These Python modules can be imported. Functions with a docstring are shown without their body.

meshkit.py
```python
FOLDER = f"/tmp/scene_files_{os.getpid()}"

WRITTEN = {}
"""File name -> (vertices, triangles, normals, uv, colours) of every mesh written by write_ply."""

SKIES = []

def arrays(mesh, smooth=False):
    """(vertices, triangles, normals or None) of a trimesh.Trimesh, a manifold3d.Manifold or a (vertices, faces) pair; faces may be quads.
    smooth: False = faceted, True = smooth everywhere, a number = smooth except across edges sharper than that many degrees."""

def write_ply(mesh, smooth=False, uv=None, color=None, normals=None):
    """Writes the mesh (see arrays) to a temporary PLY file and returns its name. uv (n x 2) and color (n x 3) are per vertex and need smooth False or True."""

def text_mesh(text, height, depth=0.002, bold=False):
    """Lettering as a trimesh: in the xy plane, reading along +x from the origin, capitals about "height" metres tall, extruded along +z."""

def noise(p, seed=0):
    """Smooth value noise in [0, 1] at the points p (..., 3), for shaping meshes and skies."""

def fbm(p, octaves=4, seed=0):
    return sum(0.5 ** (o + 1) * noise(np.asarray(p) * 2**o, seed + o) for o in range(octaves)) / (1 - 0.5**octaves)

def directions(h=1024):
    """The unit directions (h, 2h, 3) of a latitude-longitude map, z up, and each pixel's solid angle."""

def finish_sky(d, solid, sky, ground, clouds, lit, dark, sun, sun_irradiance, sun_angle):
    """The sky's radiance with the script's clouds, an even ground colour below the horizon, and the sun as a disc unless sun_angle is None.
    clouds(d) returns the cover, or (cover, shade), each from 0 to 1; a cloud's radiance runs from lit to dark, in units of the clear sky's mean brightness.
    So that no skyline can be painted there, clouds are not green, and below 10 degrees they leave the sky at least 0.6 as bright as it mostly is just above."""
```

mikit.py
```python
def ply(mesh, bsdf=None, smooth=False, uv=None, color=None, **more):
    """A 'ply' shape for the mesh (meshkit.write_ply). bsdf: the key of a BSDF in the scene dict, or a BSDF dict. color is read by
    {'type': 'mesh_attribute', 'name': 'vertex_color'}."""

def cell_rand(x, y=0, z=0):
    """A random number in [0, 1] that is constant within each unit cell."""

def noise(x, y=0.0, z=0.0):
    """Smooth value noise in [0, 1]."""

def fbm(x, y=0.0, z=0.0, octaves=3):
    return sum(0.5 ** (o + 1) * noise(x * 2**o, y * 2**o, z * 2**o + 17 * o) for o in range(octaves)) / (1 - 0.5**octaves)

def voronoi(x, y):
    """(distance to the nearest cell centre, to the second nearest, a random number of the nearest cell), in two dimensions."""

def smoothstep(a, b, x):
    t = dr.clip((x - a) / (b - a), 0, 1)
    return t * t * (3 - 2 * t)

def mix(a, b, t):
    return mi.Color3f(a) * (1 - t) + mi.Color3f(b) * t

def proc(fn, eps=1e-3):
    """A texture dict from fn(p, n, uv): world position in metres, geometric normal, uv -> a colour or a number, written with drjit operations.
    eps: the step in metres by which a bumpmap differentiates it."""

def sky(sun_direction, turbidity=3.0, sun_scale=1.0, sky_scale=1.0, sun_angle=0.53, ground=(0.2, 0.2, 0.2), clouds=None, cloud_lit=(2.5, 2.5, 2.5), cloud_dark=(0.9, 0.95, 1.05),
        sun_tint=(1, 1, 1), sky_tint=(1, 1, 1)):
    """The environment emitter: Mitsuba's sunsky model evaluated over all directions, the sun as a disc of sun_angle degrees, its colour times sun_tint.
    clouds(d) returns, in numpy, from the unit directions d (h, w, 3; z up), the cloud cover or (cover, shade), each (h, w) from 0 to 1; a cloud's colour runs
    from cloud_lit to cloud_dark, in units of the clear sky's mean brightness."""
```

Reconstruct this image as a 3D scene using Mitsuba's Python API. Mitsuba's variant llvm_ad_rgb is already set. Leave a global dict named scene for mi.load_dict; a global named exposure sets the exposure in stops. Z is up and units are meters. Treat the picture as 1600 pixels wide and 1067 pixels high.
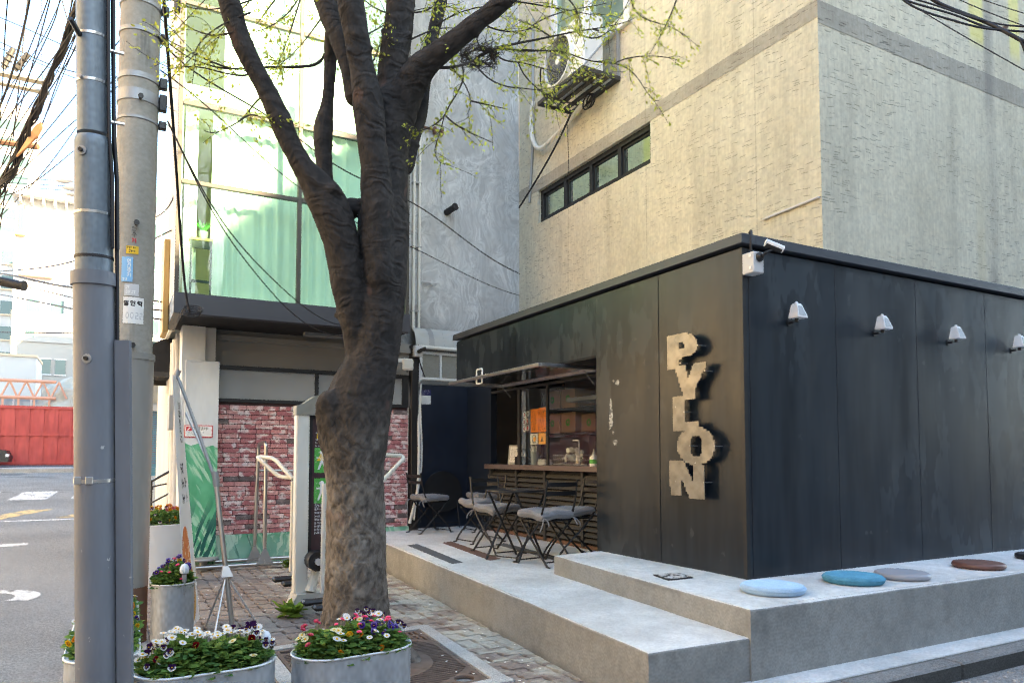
import math, random
import numpy as np, trimesh, drjit as dr, mitsuba as mi, mikit, meshkit
import manifold3d as m3
from shapely.geometry import Polygon, box as sbox
from shapely.ops import unary_union
from shapely import affinity
T = mi.ScalarTransform4f
scene, labels = {}, {}

# ------------------------------------------------------------------ camera, light, exposure
EYE = 1.40
PSI, PITCH = math.radians(28.6), math.atan(62 / 1146.0)
fwd = np.array([math.sin(PSI) * math.cos(PITCH), math.cos(PSI) * math.cos(PITCH), math.sin(PITCH)])
scene['camera'] = {'type': 'perspective', 'fov': 2 * math.degrees(math.atan(800 / 1146.0)), 'fov_axis': 'x', 'near_clip': 0.05, 'far_clip': 2000.0,
                   'principal_point_offset_x': 0.0, 'principal_point_offset_y': -(651 - 533.5) / 1067.0,
                   'to_world': T().look_at(origin=[0, 0, EYE], target=[float(v) for v in (np.array([0, 0, EYE]) + fwd)], up=[0, 0, 1])}
SUN = np.array([0.45, -0.70, 0.40])
scene['sky'] = mikit.sky(SUN.tolist(), turbidity=4.5, sun_scale=1.35, ground=(0.25, 0.24, 0.22), sun_tint=(1.0, .965, .86), sky_tint=(.96, 1.0, 1.03))
exposure = 4.92

# ------------------------------------------------------------------ helpers
used = set()
def uniq(k):
    if k not in used:
        used.add(k); return k
    i = 1
    while f'{k}_{i:03d}' in used: i += 1
    used.add(f'{k}_{i:03d}'); return f'{k}_{i:03d}'
def thing(name, label, cat, group=None):
    k = uniq(name); labels[k] = {'label': label, 'category': cat}
    if group: labels[k]['group'] = group
    return k
def add(name, mesh, mat, parent=None, smooth=False, label=None, kind=None, **kw):
    k = uniq(f'{parent}__{name}' if parent else name)
    scene[k] = mikit.ply(mesh, mat, smooth=smooth, **kw)
    if label or kind:
        labels[k] = {}
        if label: labels[k]['label'] = label
        if kind: labels[k]['kind'] = kind
    return k
def solo(name, mesh, mat, label, cat, group=None, smooth=False, **kw):
    k = thing(name, label, cat, group); scene[k] = mikit.ply(mesh, mat, smooth=smooth, **kw); return k
def struct(name, mesh, mat, smooth=False, **kw):
    k = uniq(name); scene[k] = mikit.ply(mesh, mat, smooth=smooth, **kw); labels[k] = {'kind': 'structure'}; return k
def put(ply, name, parent, mat4):
    k = uniq(f'{parent}__{name}'); scene[k] = {**ply, 'to_world': mat4}; return k
def cat_(*ms):
    l = []
    for m in ms: l += list(m) if isinstance(m, (list, tuple)) else [m]
    return trimesh.util.concatenate([trimesh.Trimesh(x.vertices, x.faces, process=False) for x in l])
def bx(x0, x1, y0, y1, z0, z1):
    m = trimesh.creation.box(extents=(abs(x1 - x0), abs(y1 - y0), abs(z1 - z0)))
    m.apply_translation(((x0 + x1) / 2, (y0 + y1) / 2, (z0 + z1) / 2)); return m
def tm(man):
    q = man.to_mesh(); return trimesh.Trimesh(np.array(q.vert_properties[:, :3]), np.array(q.tri_verts), process=False)
def cbx(x0, x1, y0, y1, z0, z1, c=0.006):
    x0, x1 = sorted((x0, x1)); y0, y1 = sorted((y0, y1)); z0, z1 = sorted((z0, z1))
    pts = []
    for x, sx in ((x0, 1), (x1, -1)):
        for y, sy in ((y0, 1), (y1, -1)):
            for z, sz in ((z0, 1), (z1, -1)):
                pts += [(x + sx * c, y + sy * c, z), (x + sx * c, y, z + sz * c), (x, y + sy * c, z + sz * c)]
    return tm(m3.Manifold.hull_points(np.array(pts, np.float64)))
def frame_(t):
    a = np.array([0, 0, 1.0]) if abs(t[2]) < 0.9 else np.array([1.0, 0, 0])
    u = np.cross(t, a); u /= np.linalg.norm(u); return u, np.cross(t, u)
def tube(pts, r, n=8, caps=True):
    p = np.asarray(pts, float); r = np.broadcast_to(np.asarray(r, float), (len(p),))
    t = np.gradient(p, axis=0); t /= np.linalg.norm(t, axis=1, keepdims=True) + 1e-12
    u, _ = frame_(t[0]); V = []
    for i in range(len(p)):
        u = u - t[i] * (u @ t[i]); u /= np.linalg.norm(u); w = np.cross(t[i], u)
        a = np.arange(n) * 2 * np.pi / n
        V.append(p[i] + r[i] * (np.cos(a)[:, None] * u + np.sin(a)[:, None] * w))
    V = np.vstack(V); F = []
    for i in range(len(p) - 1):
        for j in range(n):
            a, b, c, d = i * n + j, i * n + (j + 1) % n, (i + 1) * n + (j + 1) % n, (i + 1) * n + j
            F += [(a, b, c), (a, c, d)]
    if caps:
        k = len(V); V = np.vstack([V, p[0], p[-1]]); e = (len(p) - 1) * n
        for j in range(n): F += [(k, (j + 1) % n, j), (k + 1, e + j, e + (j + 1) % n)]
    return trimesh.Trimesh(V, np.array(F), process=False)
def curve(pts, n=24):
    from scipy.interpolate import CubicSpline
    p = np.asarray(pts, float)
    if len(p) < 3: return np.array([p[0] + (p[-1] - p[0]) * s for s in np.linspace(0, 1, n)])
    s = np.r_[0, np.cumsum(np.linalg.norm(np.diff(p[:, :3], axis=0), axis=1))]
    return CubicSpline(s, p)(np.linspace(0, s[-1], n))
def bend(pts, rad=0.04, k=4):
    p = [np.array(q, float) for q in pts]; out = [p[0]]
    for i in range(1, len(p) - 1):
        a = p[i - 1] - p[i]; b = p[i + 1] - p[i]; la, lb = np.linalg.norm(a), np.linalg.norm(b)
        d = min(rad, la * .45, lb * .45); A = p[i] + a / la * d; B = p[i] + b / lb * d
        for s in np.linspace(0, 1, k): out.append((1 - s) ** 2 * A + 2 * s * (1 - s) * p[i] + s * s * B)
    return np.array(out + [p[-1]])
def cyl(p0, p1, r, n=16, r1=None): return tube([p0, p1], [r, r if r1 is None else r1], n)
def lathe(prof, c=(0, 0, 0), n=32):
    m = trimesh.creation.revolve(np.array(prof, float), sections=n); m.apply_translation(c); return m
def prism(poly, h, z=0.0):
    gs = getattr(poly, 'geoms', [poly])
    m = cat_([trimesh.creation.extrude_polygon(g, h, engine='earcut') for g in gs if g.area > 1e-9]); m.apply_translation((0, 0, z)); return m
def place(m, ux, uy, uz, o):
    R = np.eye(4); R[:3, 0], R[:3, 1], R[:3, 2], R[:3, 3] = ux, uy, uz, o
    m = m.copy(); m.apply_transform(R); return m
def onX(m, x, y0, z0=0): return place(m, (0, -1, 0), (0, 0, 1), (-1, 0, 0), (x, y0, z0))     # flat art on a wall facing -X
def onY(m, y, x0, z0=0): return place(m, (1, 0, 0), (0, 0, 1), (0, -1, 0), (x0, y, z0))      # flat art on a wall facing -Y
def rect(u0, u1, v0, v1): return sbox(u0, v0, u1, v1)
def grid(x0, x1, y0, y1, nx, ny, fz):
    X, Y = np.meshgrid(np.linspace(x0, x1, nx), np.linspace(y0, y1, ny)); V = np.c_[X.ravel(), Y.ravel(), fz(X, Y).ravel()]; F = []
    i = np.arange(ny - 1)[:, None] * nx + np.arange(nx - 1)[None]; i = i.ravel()
    return trimesh.Trimesh(V, np.vstack([np.c_[i, i + 1, i + nx + 1], np.c_[i, i + nx + 1, i + nx]]), process=False)
def wall_holes(u0, u1, v0, v1, holes, t):
    p = rect(u0, u1, v0, v1)
    for h in holes: p = p.difference(rect(*h))
    return prism(p, t)
def glyphs(w, h, rows, rng, size=.5, gap=.02, cw=None):
    """rows of small print as flat marks, u to the right and v up"""
    out = []; lh = h / rows
    for i in range(rows):
        u = 0.0; end = w * rng.uniform(.55, 1.0)
        while u < end:
            c = (cw or lh * size) * rng.uniform(.6, 1.1)
            v = h - (i + 1) * lh + lh * .25
            k = rng.random()
            if k < .5: out += [sbox(u, v, u + c * .25, v + lh * size), sbox(u, v + lh * size * .4, u + c, v + lh * size * .65)]
            elif k < .85: out += [sbox(u, v + lh * size * .75, u + c, v + lh * size), sbox(u + c * .6, v, u + c * .85, v + lh * size), sbox(u, v, u + c * .4, v + lh * size * .3)]
            u += c + (gap if rng.random() < .8 else gap * 3)
    return unary_union(out)
HAN = {'o': [('c', .28, .72, .2)]}
def hangul(ch):
    S = {'일': [('c', .28, .74, .2), (.75, .48, .75, 1), (.1, .4, .8, .4), (.8, .4, .8, .22), (.15, .22, .8, .22), (.15, .22, .15, .03), (.15, .03, .85, .03)],
         '인': [('c', .28, .68, .22), (.78, .25, .78, 1), (.2, .3, .2, .03), (.2, .03, .85, .03)],
         '력': [(.05, .95, .45, .95), (.45, .95, .45, .75), (.08, .75, .45, .75), (.08, .75, .08, .52), (.08, .52, .5, .52), (.82, .4, .82, 1), (.6, .85, .82, .85), (.6, .62, .82, .62), (.2, .3, .82, .3), (.82, .3, .82, .0)],
         '선': [(.3, 1, .08, .55), (.3, .9, .5, .55), (.8, .3, .8, 1), (.55, .75, .8, .75), (.2, .3, .2, .03), (.2, .03, .85, .03)],
         '주': [(.15, .95, .85, .95), (.5, .95, .15, .6), (.5, .85, .85, .6), (.02, .42, .98, .42), (.5, .42, .5, 0)],
         '기': [(.08, .9, .5, .9), (.5, .9, .42, .5), (.42, .5, .15, .25), (.82, 0, .82, 1)]}[ch]
    return S
def strokes(S, size, wd):
    from shapely.geometry import LineString, Point
    return unary_union([(Point(s[1] * size, s[2] * size).buffer(s[3] * size + wd / 2).difference(Point(s[1] * size, s[2] * size).buffer(s[3] * size - wd / 2)) if s[0] == 'c'
                         else LineString([(s[0] * size, s[1] * size), (s[2] * size, s[3] * size)]).buffer(wd / 2, cap_style=2)) for s in S])
def wrap(m, cx, cy, r, a0, z0):
    """bend flat art (u along the girth, v up, z outwards) round a pole; a0 = direction of u=0 in radians"""
    m = m.copy()
    for _ in range(2):
        if len(m.faces) < 4000: m = m.subdivide()
    v = m.vertices; a = a0 + v[:, 0] / r; rr = r + v[:, 2]
    m.vertices = np.c_[cx + rr * np.cos(a), cy + rr * np.sin(a), z0 + v[:, 1]]; return m
def text2d(s, h):
    m = meshkit.text_mesh(s, h, 0.002, True); return m

# ------------------------------------------------------------------ materials
N, FB, SS, MX = mikit.noise, mikit.fbm, mikit.smoothstep, mikit.mix
def rgb(c): return {'type': 'rgb', 'value': [float(x) for x in c]}
def mat(name, color, rough=.6, bump=None, bscale=.01, eps=2e-3, **kw):
    b = {'type': 'principled', 'base_color': rgb(color) if isinstance(color, (tuple, list)) else mikit.proc(color),
         'roughness': mikit.proc(rough) if callable(rough) else rough, **kw}
    if bump is not None: b = {'type': 'bumpmap', 'arbitrary': mikit.proc(bump, eps=eps), 'scale': bscale, 'bsdf': b}
    scene[name] = {'type': 'twosided', 'bsdf': b}; return name
def C(*c): return mi.Color3f(*c)

mat('m_asphalt', lambda p, n, uv: MX((.10, .10, .10), (.28, .28, .275), FB(p.x * 70, p.y * 70) * .6 + FB(p.x * .9, p.y * .9) * .4) * (.65 + .7 * N(p.x * 120, p.y * 120)) * (1 - .4 * SS(.60, .66, FB(p.x * .5 + 3, p.y * .35, octaves=4))), .85,
    bump=lambda p, n, uv: FB(p.x * 110, p.y * 110), bscale=.006)
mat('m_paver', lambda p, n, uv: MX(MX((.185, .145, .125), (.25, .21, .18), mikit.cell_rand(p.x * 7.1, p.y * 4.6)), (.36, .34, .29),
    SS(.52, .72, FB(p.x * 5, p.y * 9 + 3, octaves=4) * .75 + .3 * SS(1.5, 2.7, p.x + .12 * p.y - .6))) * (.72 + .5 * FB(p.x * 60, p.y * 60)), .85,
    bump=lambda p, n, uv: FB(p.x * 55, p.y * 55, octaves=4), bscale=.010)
mat('m_soil', lambda p, n, uv: MX((.03, .024, .018), (.10, .08, .06), FB(p.x * 80, p.y * 80)), .95)
mat('m_bed', lambda p, n, uv: MX((.045, .04, .034), (.12, .11, .09), FB(p.x * 40, p.y * 40)), .95)
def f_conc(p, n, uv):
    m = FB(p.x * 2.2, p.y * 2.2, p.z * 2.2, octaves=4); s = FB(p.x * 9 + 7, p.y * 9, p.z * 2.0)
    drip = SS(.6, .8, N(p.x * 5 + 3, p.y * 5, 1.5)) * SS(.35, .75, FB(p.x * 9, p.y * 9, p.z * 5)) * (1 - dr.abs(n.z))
    c = MX(MX((.20, .20, .19), (.275, .275, .262), SS(.1, .9, m)), MX((.42, .425, .415), (.56, .565, .555), SS(.2, .8, m)), SS(.5, .9, n.z)) * (.88 + .24 * FB(p.x * 28, p.y * 28, p.z * 16, octaves=3)) * (.88 + .24 * s)  # sides darker than tops: shade of upright faces put into the colour
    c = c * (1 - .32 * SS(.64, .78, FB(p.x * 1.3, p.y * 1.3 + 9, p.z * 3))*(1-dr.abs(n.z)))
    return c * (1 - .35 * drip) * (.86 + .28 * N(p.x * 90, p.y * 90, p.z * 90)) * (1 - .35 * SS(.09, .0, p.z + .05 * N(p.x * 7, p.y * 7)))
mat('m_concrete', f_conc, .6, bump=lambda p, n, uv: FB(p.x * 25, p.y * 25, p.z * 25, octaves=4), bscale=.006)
mat('m_granite', lambda p, n, uv: MX((.16, .155, .15), (.5, .49, .47), FB(p.x * 170, p.y * 170, p.z * 170)) * (.7 + .6 * FB(p.x * 3, p.y * 3, p.z * 3)), .75, bump=lambda p, n, uv: FB(p.x * 70, p.y * 70, p.z * 70), bscale=.006)
def f_cafe(p, n, uv):
    s = FB(p.x * 7 + 3, p.y * 7, p.z * .7, octaves=4); d = FB(p.x * 22, p.y * 22, p.z * 2.2 + 4)
    sc = SS(.70, .80, FB(p.x * 14, p.y * 14, p.z * 9 + 5, octaves=4)) * SS(.5, .65, N(p.x * 1.7, p.y * 1.7, p.z * 1.4))
    w_ = FB(p.x * 2.2 + 9, p.y * 2.2, p.z * .45, octaves=3)
    pt = SS(.50, .56, FB(p.x * 6 + 1, p.y * 6, p.z * 2.0 + 8, octaves=4)) * SS(.45, .6, N(p.x * 1.3, p.y * 1.3 + 4, p.z * .9))
    c = MX(MX((.0016, .0044, .0090), (.0105, .0165, .0245), SS(.30, .70, s * .55 + d * .2 + w_ * .35)), C(.024, .033, .042), pt * .75)
    return MX(c, C(.10, .10, .10), sc * .22)
mat('m_cafe', f_cafe, lambda p, n, uv: .20 + .26 * FB(p.x * 5, p.y * 5, p.z * .8 + 2), bump=lambda p, n, uv: FB(p.x * 1.3, p.y * 1.3, p.z * .5) + .06 * FB(p.x * 30, p.y * 30, p.z * 12), bscale=.010, specular=.45)
mat('m_navy', lambda p, n, uv: MX((.009, .015, .029), (.017, .026, .045), FB(p.x * 4, p.y * 4, p.z * 1.1)), .42)
mat('m_coping', lambda p, n, uv: MX((.028, .032, .040), (.05, .055, .066), FB(p.x * 3, p.y * 3, p.z * 20)), .42)
mat('m_black', (.012, .012, .013), .42)
mat('m_blackmatt', (.012, .012, .013), .8)
mat('m_darkmetal', lambda p, n, uv: MX((.03, .03, .03), (.07, .068, .065), FB(p.x * 8, p.y * 8, p.z * 3)), .5, metallic=.3)
def f_stucco(p, n, uv):
    t = dr.select(dr.abs(n.x) > .5, p.y, p.x)
    j = p.z * 40 + 2.6 * N(t * 2.2, p.z * 3)
    row = dr.floor(j); o = mikit.cell_rand(row, 3)
    cell = t * 10 + o * 7
    on = SS(.72, .9, mikit.cell_rand(dr.floor(cell), row, 5)) * SS(.26, .06, dr.abs(j - row - .5 - .5 * (N(t * 14, row) - .5) - .25 * (cell - dr.floor(cell) - .5))) * SS(.0, .12, cell - dr.floor(cell)) * SS(1.0, .75, cell - dr.floor(cell))
    return on * SS(.25, .55, N(t * 1.5, p.z * 1.5, 4) + .3 * N(t * 9, p.z * 9, 8))
def stucco_col(a, b):
    def f(p, n, uv):
        t = dr.select(dr.abs(n.x) > .5, p.y, p.x)
        st = SS(.50, .85, FB(t * 2.3 + 5, 7, p.z * .12, octaves=4)) * .26 * (.4 + .6 * N(t * 16, p.z * .6))
        d1 = SS(.16, .02, dr.abs(t - 8.75 - .05 * N(p.z * 2))) * SS(.1, .5, N(p.z * .8, 3) + .25) * (1 - SS(.3, .7, dr.abs(n.x)))
        d2 = SS(.13, .03, dr.abs(t - 8.50)) * (1 - SS(.3, .7, dr.abs(n.x)))
        g = FB(t * 30, p.z * 30, 2, octaves=4)
        vj = SS(.012, .004, dr.abs(t * .556 - dr.floor(t * .556 + .5)) / .556) * .2 * SS(.3, .7, dr.abs(n.x))
        c = MX(a, b, FB(t * 1.2, p.z * 1.2, 4)) * (.84 + .32 * g)
        c = c * (1 - st) * (1 - .38 * f_stucco(p, n, uv)) * (1 - vj) * (.90 + .20 * FB(t * 60, p.z * 5, 6))
        c = MX(c, C(.16, .15, .14), .5 * d1)
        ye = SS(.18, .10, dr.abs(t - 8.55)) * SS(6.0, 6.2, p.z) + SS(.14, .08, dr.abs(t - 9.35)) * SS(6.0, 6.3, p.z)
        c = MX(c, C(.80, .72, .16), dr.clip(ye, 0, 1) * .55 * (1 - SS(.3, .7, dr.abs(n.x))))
        return MX(c, C(.5, .42, .25), .35 * d2 * SS(4.9, 3.6, p.z) * (1 - SS(.3, .7, dr.abs(n.x))))
    return f
stb = lambda p, n, uv: FB(p.x * 40, p.y * 40, p.z * 40, octaves=3) - 1.1 * f_stucco(p, n, uv)
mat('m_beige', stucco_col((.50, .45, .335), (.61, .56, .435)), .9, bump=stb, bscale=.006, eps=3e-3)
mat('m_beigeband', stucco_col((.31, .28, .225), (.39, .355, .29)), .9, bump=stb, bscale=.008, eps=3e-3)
def f_gray(p, n, uv):
    wx = FB(p.x * 1.1, p.z * 1.1, 3, octaves=4); wz = FB(p.x * 1.1 + 9, p.z * 1.1, 5, octaves=4)
    q = FB(p.x * 12 + wx * 14, p.z * 1.5 + wz * 9, 1, octaves=4); r = dr.abs(dr.abs(q - .5) - .09) * 2
    base = MX((.33, .33, .325), (.47, .47, .465), FB(p.x * 1.1, p.z * 1.1, octaves=4))
    c = MX(base, C(.66, .66, .65), SS(.22, .0, r) * .55 * SS(.30, .65, FB(p.x * 4, p.z * 2.2, 7, octaves=3))) * (.80 + .4 * FB(p.x * 30 + wx * 40, p.z * 7 + wz * 30))
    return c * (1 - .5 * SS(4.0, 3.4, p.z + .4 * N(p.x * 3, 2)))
mat('m_gray', f_gray, .8, bump=lambda p, n, uv: FB(p.x * 9, p.z * 9, 3), bscale=.010)
def f_zinc(p, n, uv):
    s = FB(p.x * 12 + 3, p.y * 12, p.z * 1.6, octaves=4)
    return MX((.26, .29, .32), (.50, .535, .57), s) * (.85 + .3 * N(p.x * 60, p.y * 60, p.z * 30))
mat('m_zinc', f_zinc, lambda p, n, uv: .38 + .25 * FB(p.x * 9, p.y * 9, p.z * 3), metallic=.55)
mat('m_zincrim', (.62, .64, .66), .4, metallic=.3)
mat('m_polesteel', lambda p, n, uv: MX((.125, .155, .185), (.20, .235, .265), FB(p.x * 30, p.y * 30, p.z * 1.3, octaves=4)) * (.9 + .2 * N(p.x * 60, p.y * 60, p.z * 60)), .42, bump=lambda p, n, uv: FB(p.x * 40, p.y * 40, p.z * 40), bscale=.002, metallic=.25)
mat('m_casing', lambda p, n, uv: MX(MX((.115, .125, .15), (.165, .175, .195), FB(p.x * 20, p.y * 20, p.z * .9, octaves=4)), (.42, .42, .41), SS(.775, .82, FB(p.x * 30 + 2, p.y * 30, p.z * 16, octaves=4))) * (.85 + .3 * FB(p.x * 6, p.y * 6, p.z * 3)), .5)
mat('m_poleconc', lambda p, n, uv: MX((.23, .22, .19), (.36, .345, .31), FB(p.x * 7, p.y * 7, p.z * 1.6, octaves=4)) * (.82 + .36 * FB(p.x * 45, p.y * 45, p.z * 45)) * (1 - .45 * SS(.62, .8, FB(p.x * 14 + 5, p.y * 14, p.z * 1.3 + 3, octaves=4))), .85, bump=lambda p, n, uv: FB(p.x * 50, p.y * 50, p.z * 50), bscale=.006)
mat('m_jacket', lambda p, n, uv: MX((.19, .185, .17), (.26, .255, .24), FB(p.x * 9, p.y * 9, p.z * .8)), .5)
def MX3(a, b, t): return a * (1 - t) + b * t
def f_barkh(p, n, uv):
    a = FB(p.x * 26, p.y * 26, p.z * 15, octaves=4); w = FB(p.x * 6, p.y * 6, p.z * 6)
    h = FB(p.x * 9 + 4, p.y * 9, p.z * 42 + w * 9, octaves=3); k = SS(2.4, 1.4, p.z); g = FB(p.x * 46 + w * 5, p.y * 46, p.z * 24 + w * 6, octaves=4)
    return a * .45 + MX3(h, g, k) * .55
def f_bark(p, n, uv):
    a = f_barkh(p, n, uv); low = SS(2.1, 1.2, p.z + .5 * N(p.x * 6, p.y * 6, p.z * 3))
    a = SS(.2, .8, a)
    c = MX(MX((.008, .0068, .0064), (.036, .030, .0275), a), MX((.042, .035, .030), (.225, .195, .165), a), low * .85)
    pat = SS(.56, .72, FB(p.x * 9 + 3, p.y * 9, p.z * 6, octaves=4)) * low
    c = MX(c, C(.26, .24, .21), pat * .45) * (.7 + .6 * FB(p.x * 38, p.y * 38, p.z * 26, octaves=3))
    return MX(c, C(.11, .06, .045), .4 * SS(.72, .80, FB(p.x * 7, p.y * 7 + 4, p.z * 4)))
mat('m_bark', f_bark, .9, bump=f_barkh, bscale=.034, eps=4e-3)
mat('m_twig', (.035, .027, .022), .85)
BR = [((.43, .165, .165), (.55, .265, .255)), ((.35, .11, .12), (.47, .195, .20)), ((.47, .22, .215), (.60, .33, .31)), ((.31, .095, .105), (.43, .17, .175)), ((.115, .085, .085), (.17, .13, .128))]
for i, (a, b) in enumerate(BR):
    mat(f'm_brick{i}', (lambda a, b, i: lambda p, n, uv: MX(MX(a, b, FB(p.x * 12, p.z * 25 + i)), (.70, .58, .56), (.15 if i == 4 else .95) * SS(.50, .68, FB(p.x * 13 + 9 * i, p.z * 22 + 3, octaves=4))) * (.8 + .4 * N(p.x * 90, p.z * 90)))(a, b, i), .85,
        bump=lambda p, n, uv: FB(p.x * 45, p.y * 45, p.z * 60), bscale=.006)
mat('m_mortar', (.07, .04, .042), .95)
def f_mural(p, n, uv):
    w = FB(p.x * 3, p.z * 3, octaves=4); s = FB(p.x * 22 + w * 9, p.z * 5 + p.x * 6, octaves=4)
    g = MX(MX((.05, .22, .10), (.16, .45, .26), w), MX((.08, .30, .22), (.35, .55, .42), w), SS(.5, .2, p.z))
    return MX(MX(g, (.50, .64, .52), SS(.45, .65, s) * .75), (.02, .12, .09), SS(.66, .8, FB(p.x * 20 + p.z * 7, p.z * 3, octaves=3)) * .7 * SS(.95, .6, p.z))
mat('m_mural', f_mural, .7)
mat('m_whitepanel', lambda p, n, uv: MX((.50, .53, .54), (.66, .68, .68), FB(p.x * 5, p.y * 5, p.z * 2, octaves=4)) * (.92 + .12 * FB(p.x * 25, p.y * 25, p.z * 6)), .6)
mat('m_white', (.68, .68, .67), .5)
mat('m_whiteplanter', lambda p, n, uv: MX((.52, .52, .52), (.68, .68, .67), FB(p.x * 3, p.y * 3, p.z * 4)), .6)
mat('m_cream', lambda p, n, uv: MX((.58, .565, .50), (.70, .685, .62), FB(p.x * 8, p.y * 8, p.z * 2)), .4)
mat('m_khaki', (.24, .23, .19), .5)
mat('m_steel', lambda p, n, uv: MX((.42, .42, .42), (.62, .62, .62), FB(p.x * 40, p.y * 40, p.z * 3)), .28, metallic=.9)
mat('m_alu', (.66, .67, .68), .38, metallic=.6)
mat('m_graymetal', (.30, .31, .32), .45, metallic=.4)
mat('m_iron', lambda p, n, uv: MX((.085, .06, .05), (.16, .115, .095), FB(p.x * 20, p.y * 20, p.z * 20)), .6, bump=lambda p, n, uv: FB(p.x * 80, p.y * 80, p.z * 80), bscale=.003)
mat('m_grayplaster', lambda p, n, uv: MX((.20, .195, .18), (.25, .245, .23), FB(p.x * 3, p.y * 3, p.z * 3)), .8)
mat('m_frost', lambda p, n, uv: MX((.24, .25, .25), (.36, .37, .37), FB(p.x * 1.6, p.z * .5, octaves=3)), .30, clearcoat=.6, clearcoat_gloss=.9)
mat('m_offwhite', lambda p, n, uv: MX((.50, .48, .44), (.62, .60, .56), FB(p.x * 2, p.y * 2, p.z * 1.2)), .8)
scene['m_curtain'] = {'type': 'principledthin', 'base_color': rgb((.86, .88, .85)), 'roughness': .8, 'diff_trans': .5}
mat('m_room', (.66, .64, .54), .9)
mat('m_fabric', lambda p, n, uv: MX((.13, .13, .138), (.25, .25, .26), FB(p.x * 160, p.y * 160, p.z * 160)) * (.8 + .4 * FB(p.x * 12, p.y * 12, p.z * 12)), .95, bump=lambda p, n, uv: FB(p.x * 130, p.y * 130, p.z * 130), bscale=.004)
def felt(a, b): return lambda p, n, uv: MX(a, b, FB(p.x * 26, p.y * 26, p.z * 40)) * (.85 + .3 * N(p.x * 220, p.y * 220, p.z * 220))
mat('m_sky', felt((.24, .36, .50), (.34, .48, .62)), .95, bump=lambda p, n, uv: FB(p.x * 90, p.y * 90, p.z * 90), bscale=.003)
mat('m_teal', felt((.04, .17, .27), (.09, .28, .40)), .95, bump=lambda p, n, uv: FB(p.x * 90, p.y * 90, p.z * 90), bscale=.003)
mat('m_satin', (.27, .28, .31), .38)
mat('m_brownleather', (.13, .06, .045), .42)
mat('m_blackleather', (.02, .02, .023), .45)
mat('m_letter', lambda p, n, uv: MX((.21, .195, .17), (.33, .305, .265), SS(.2, .8, FB(p.x * 8, p.y * 13, p.z * 13, octaves=4))), lambda p, n, uv: .34 + .2 * FB(p.x * 9, p.y * 9, p.z * 9), metallic=.75)
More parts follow.
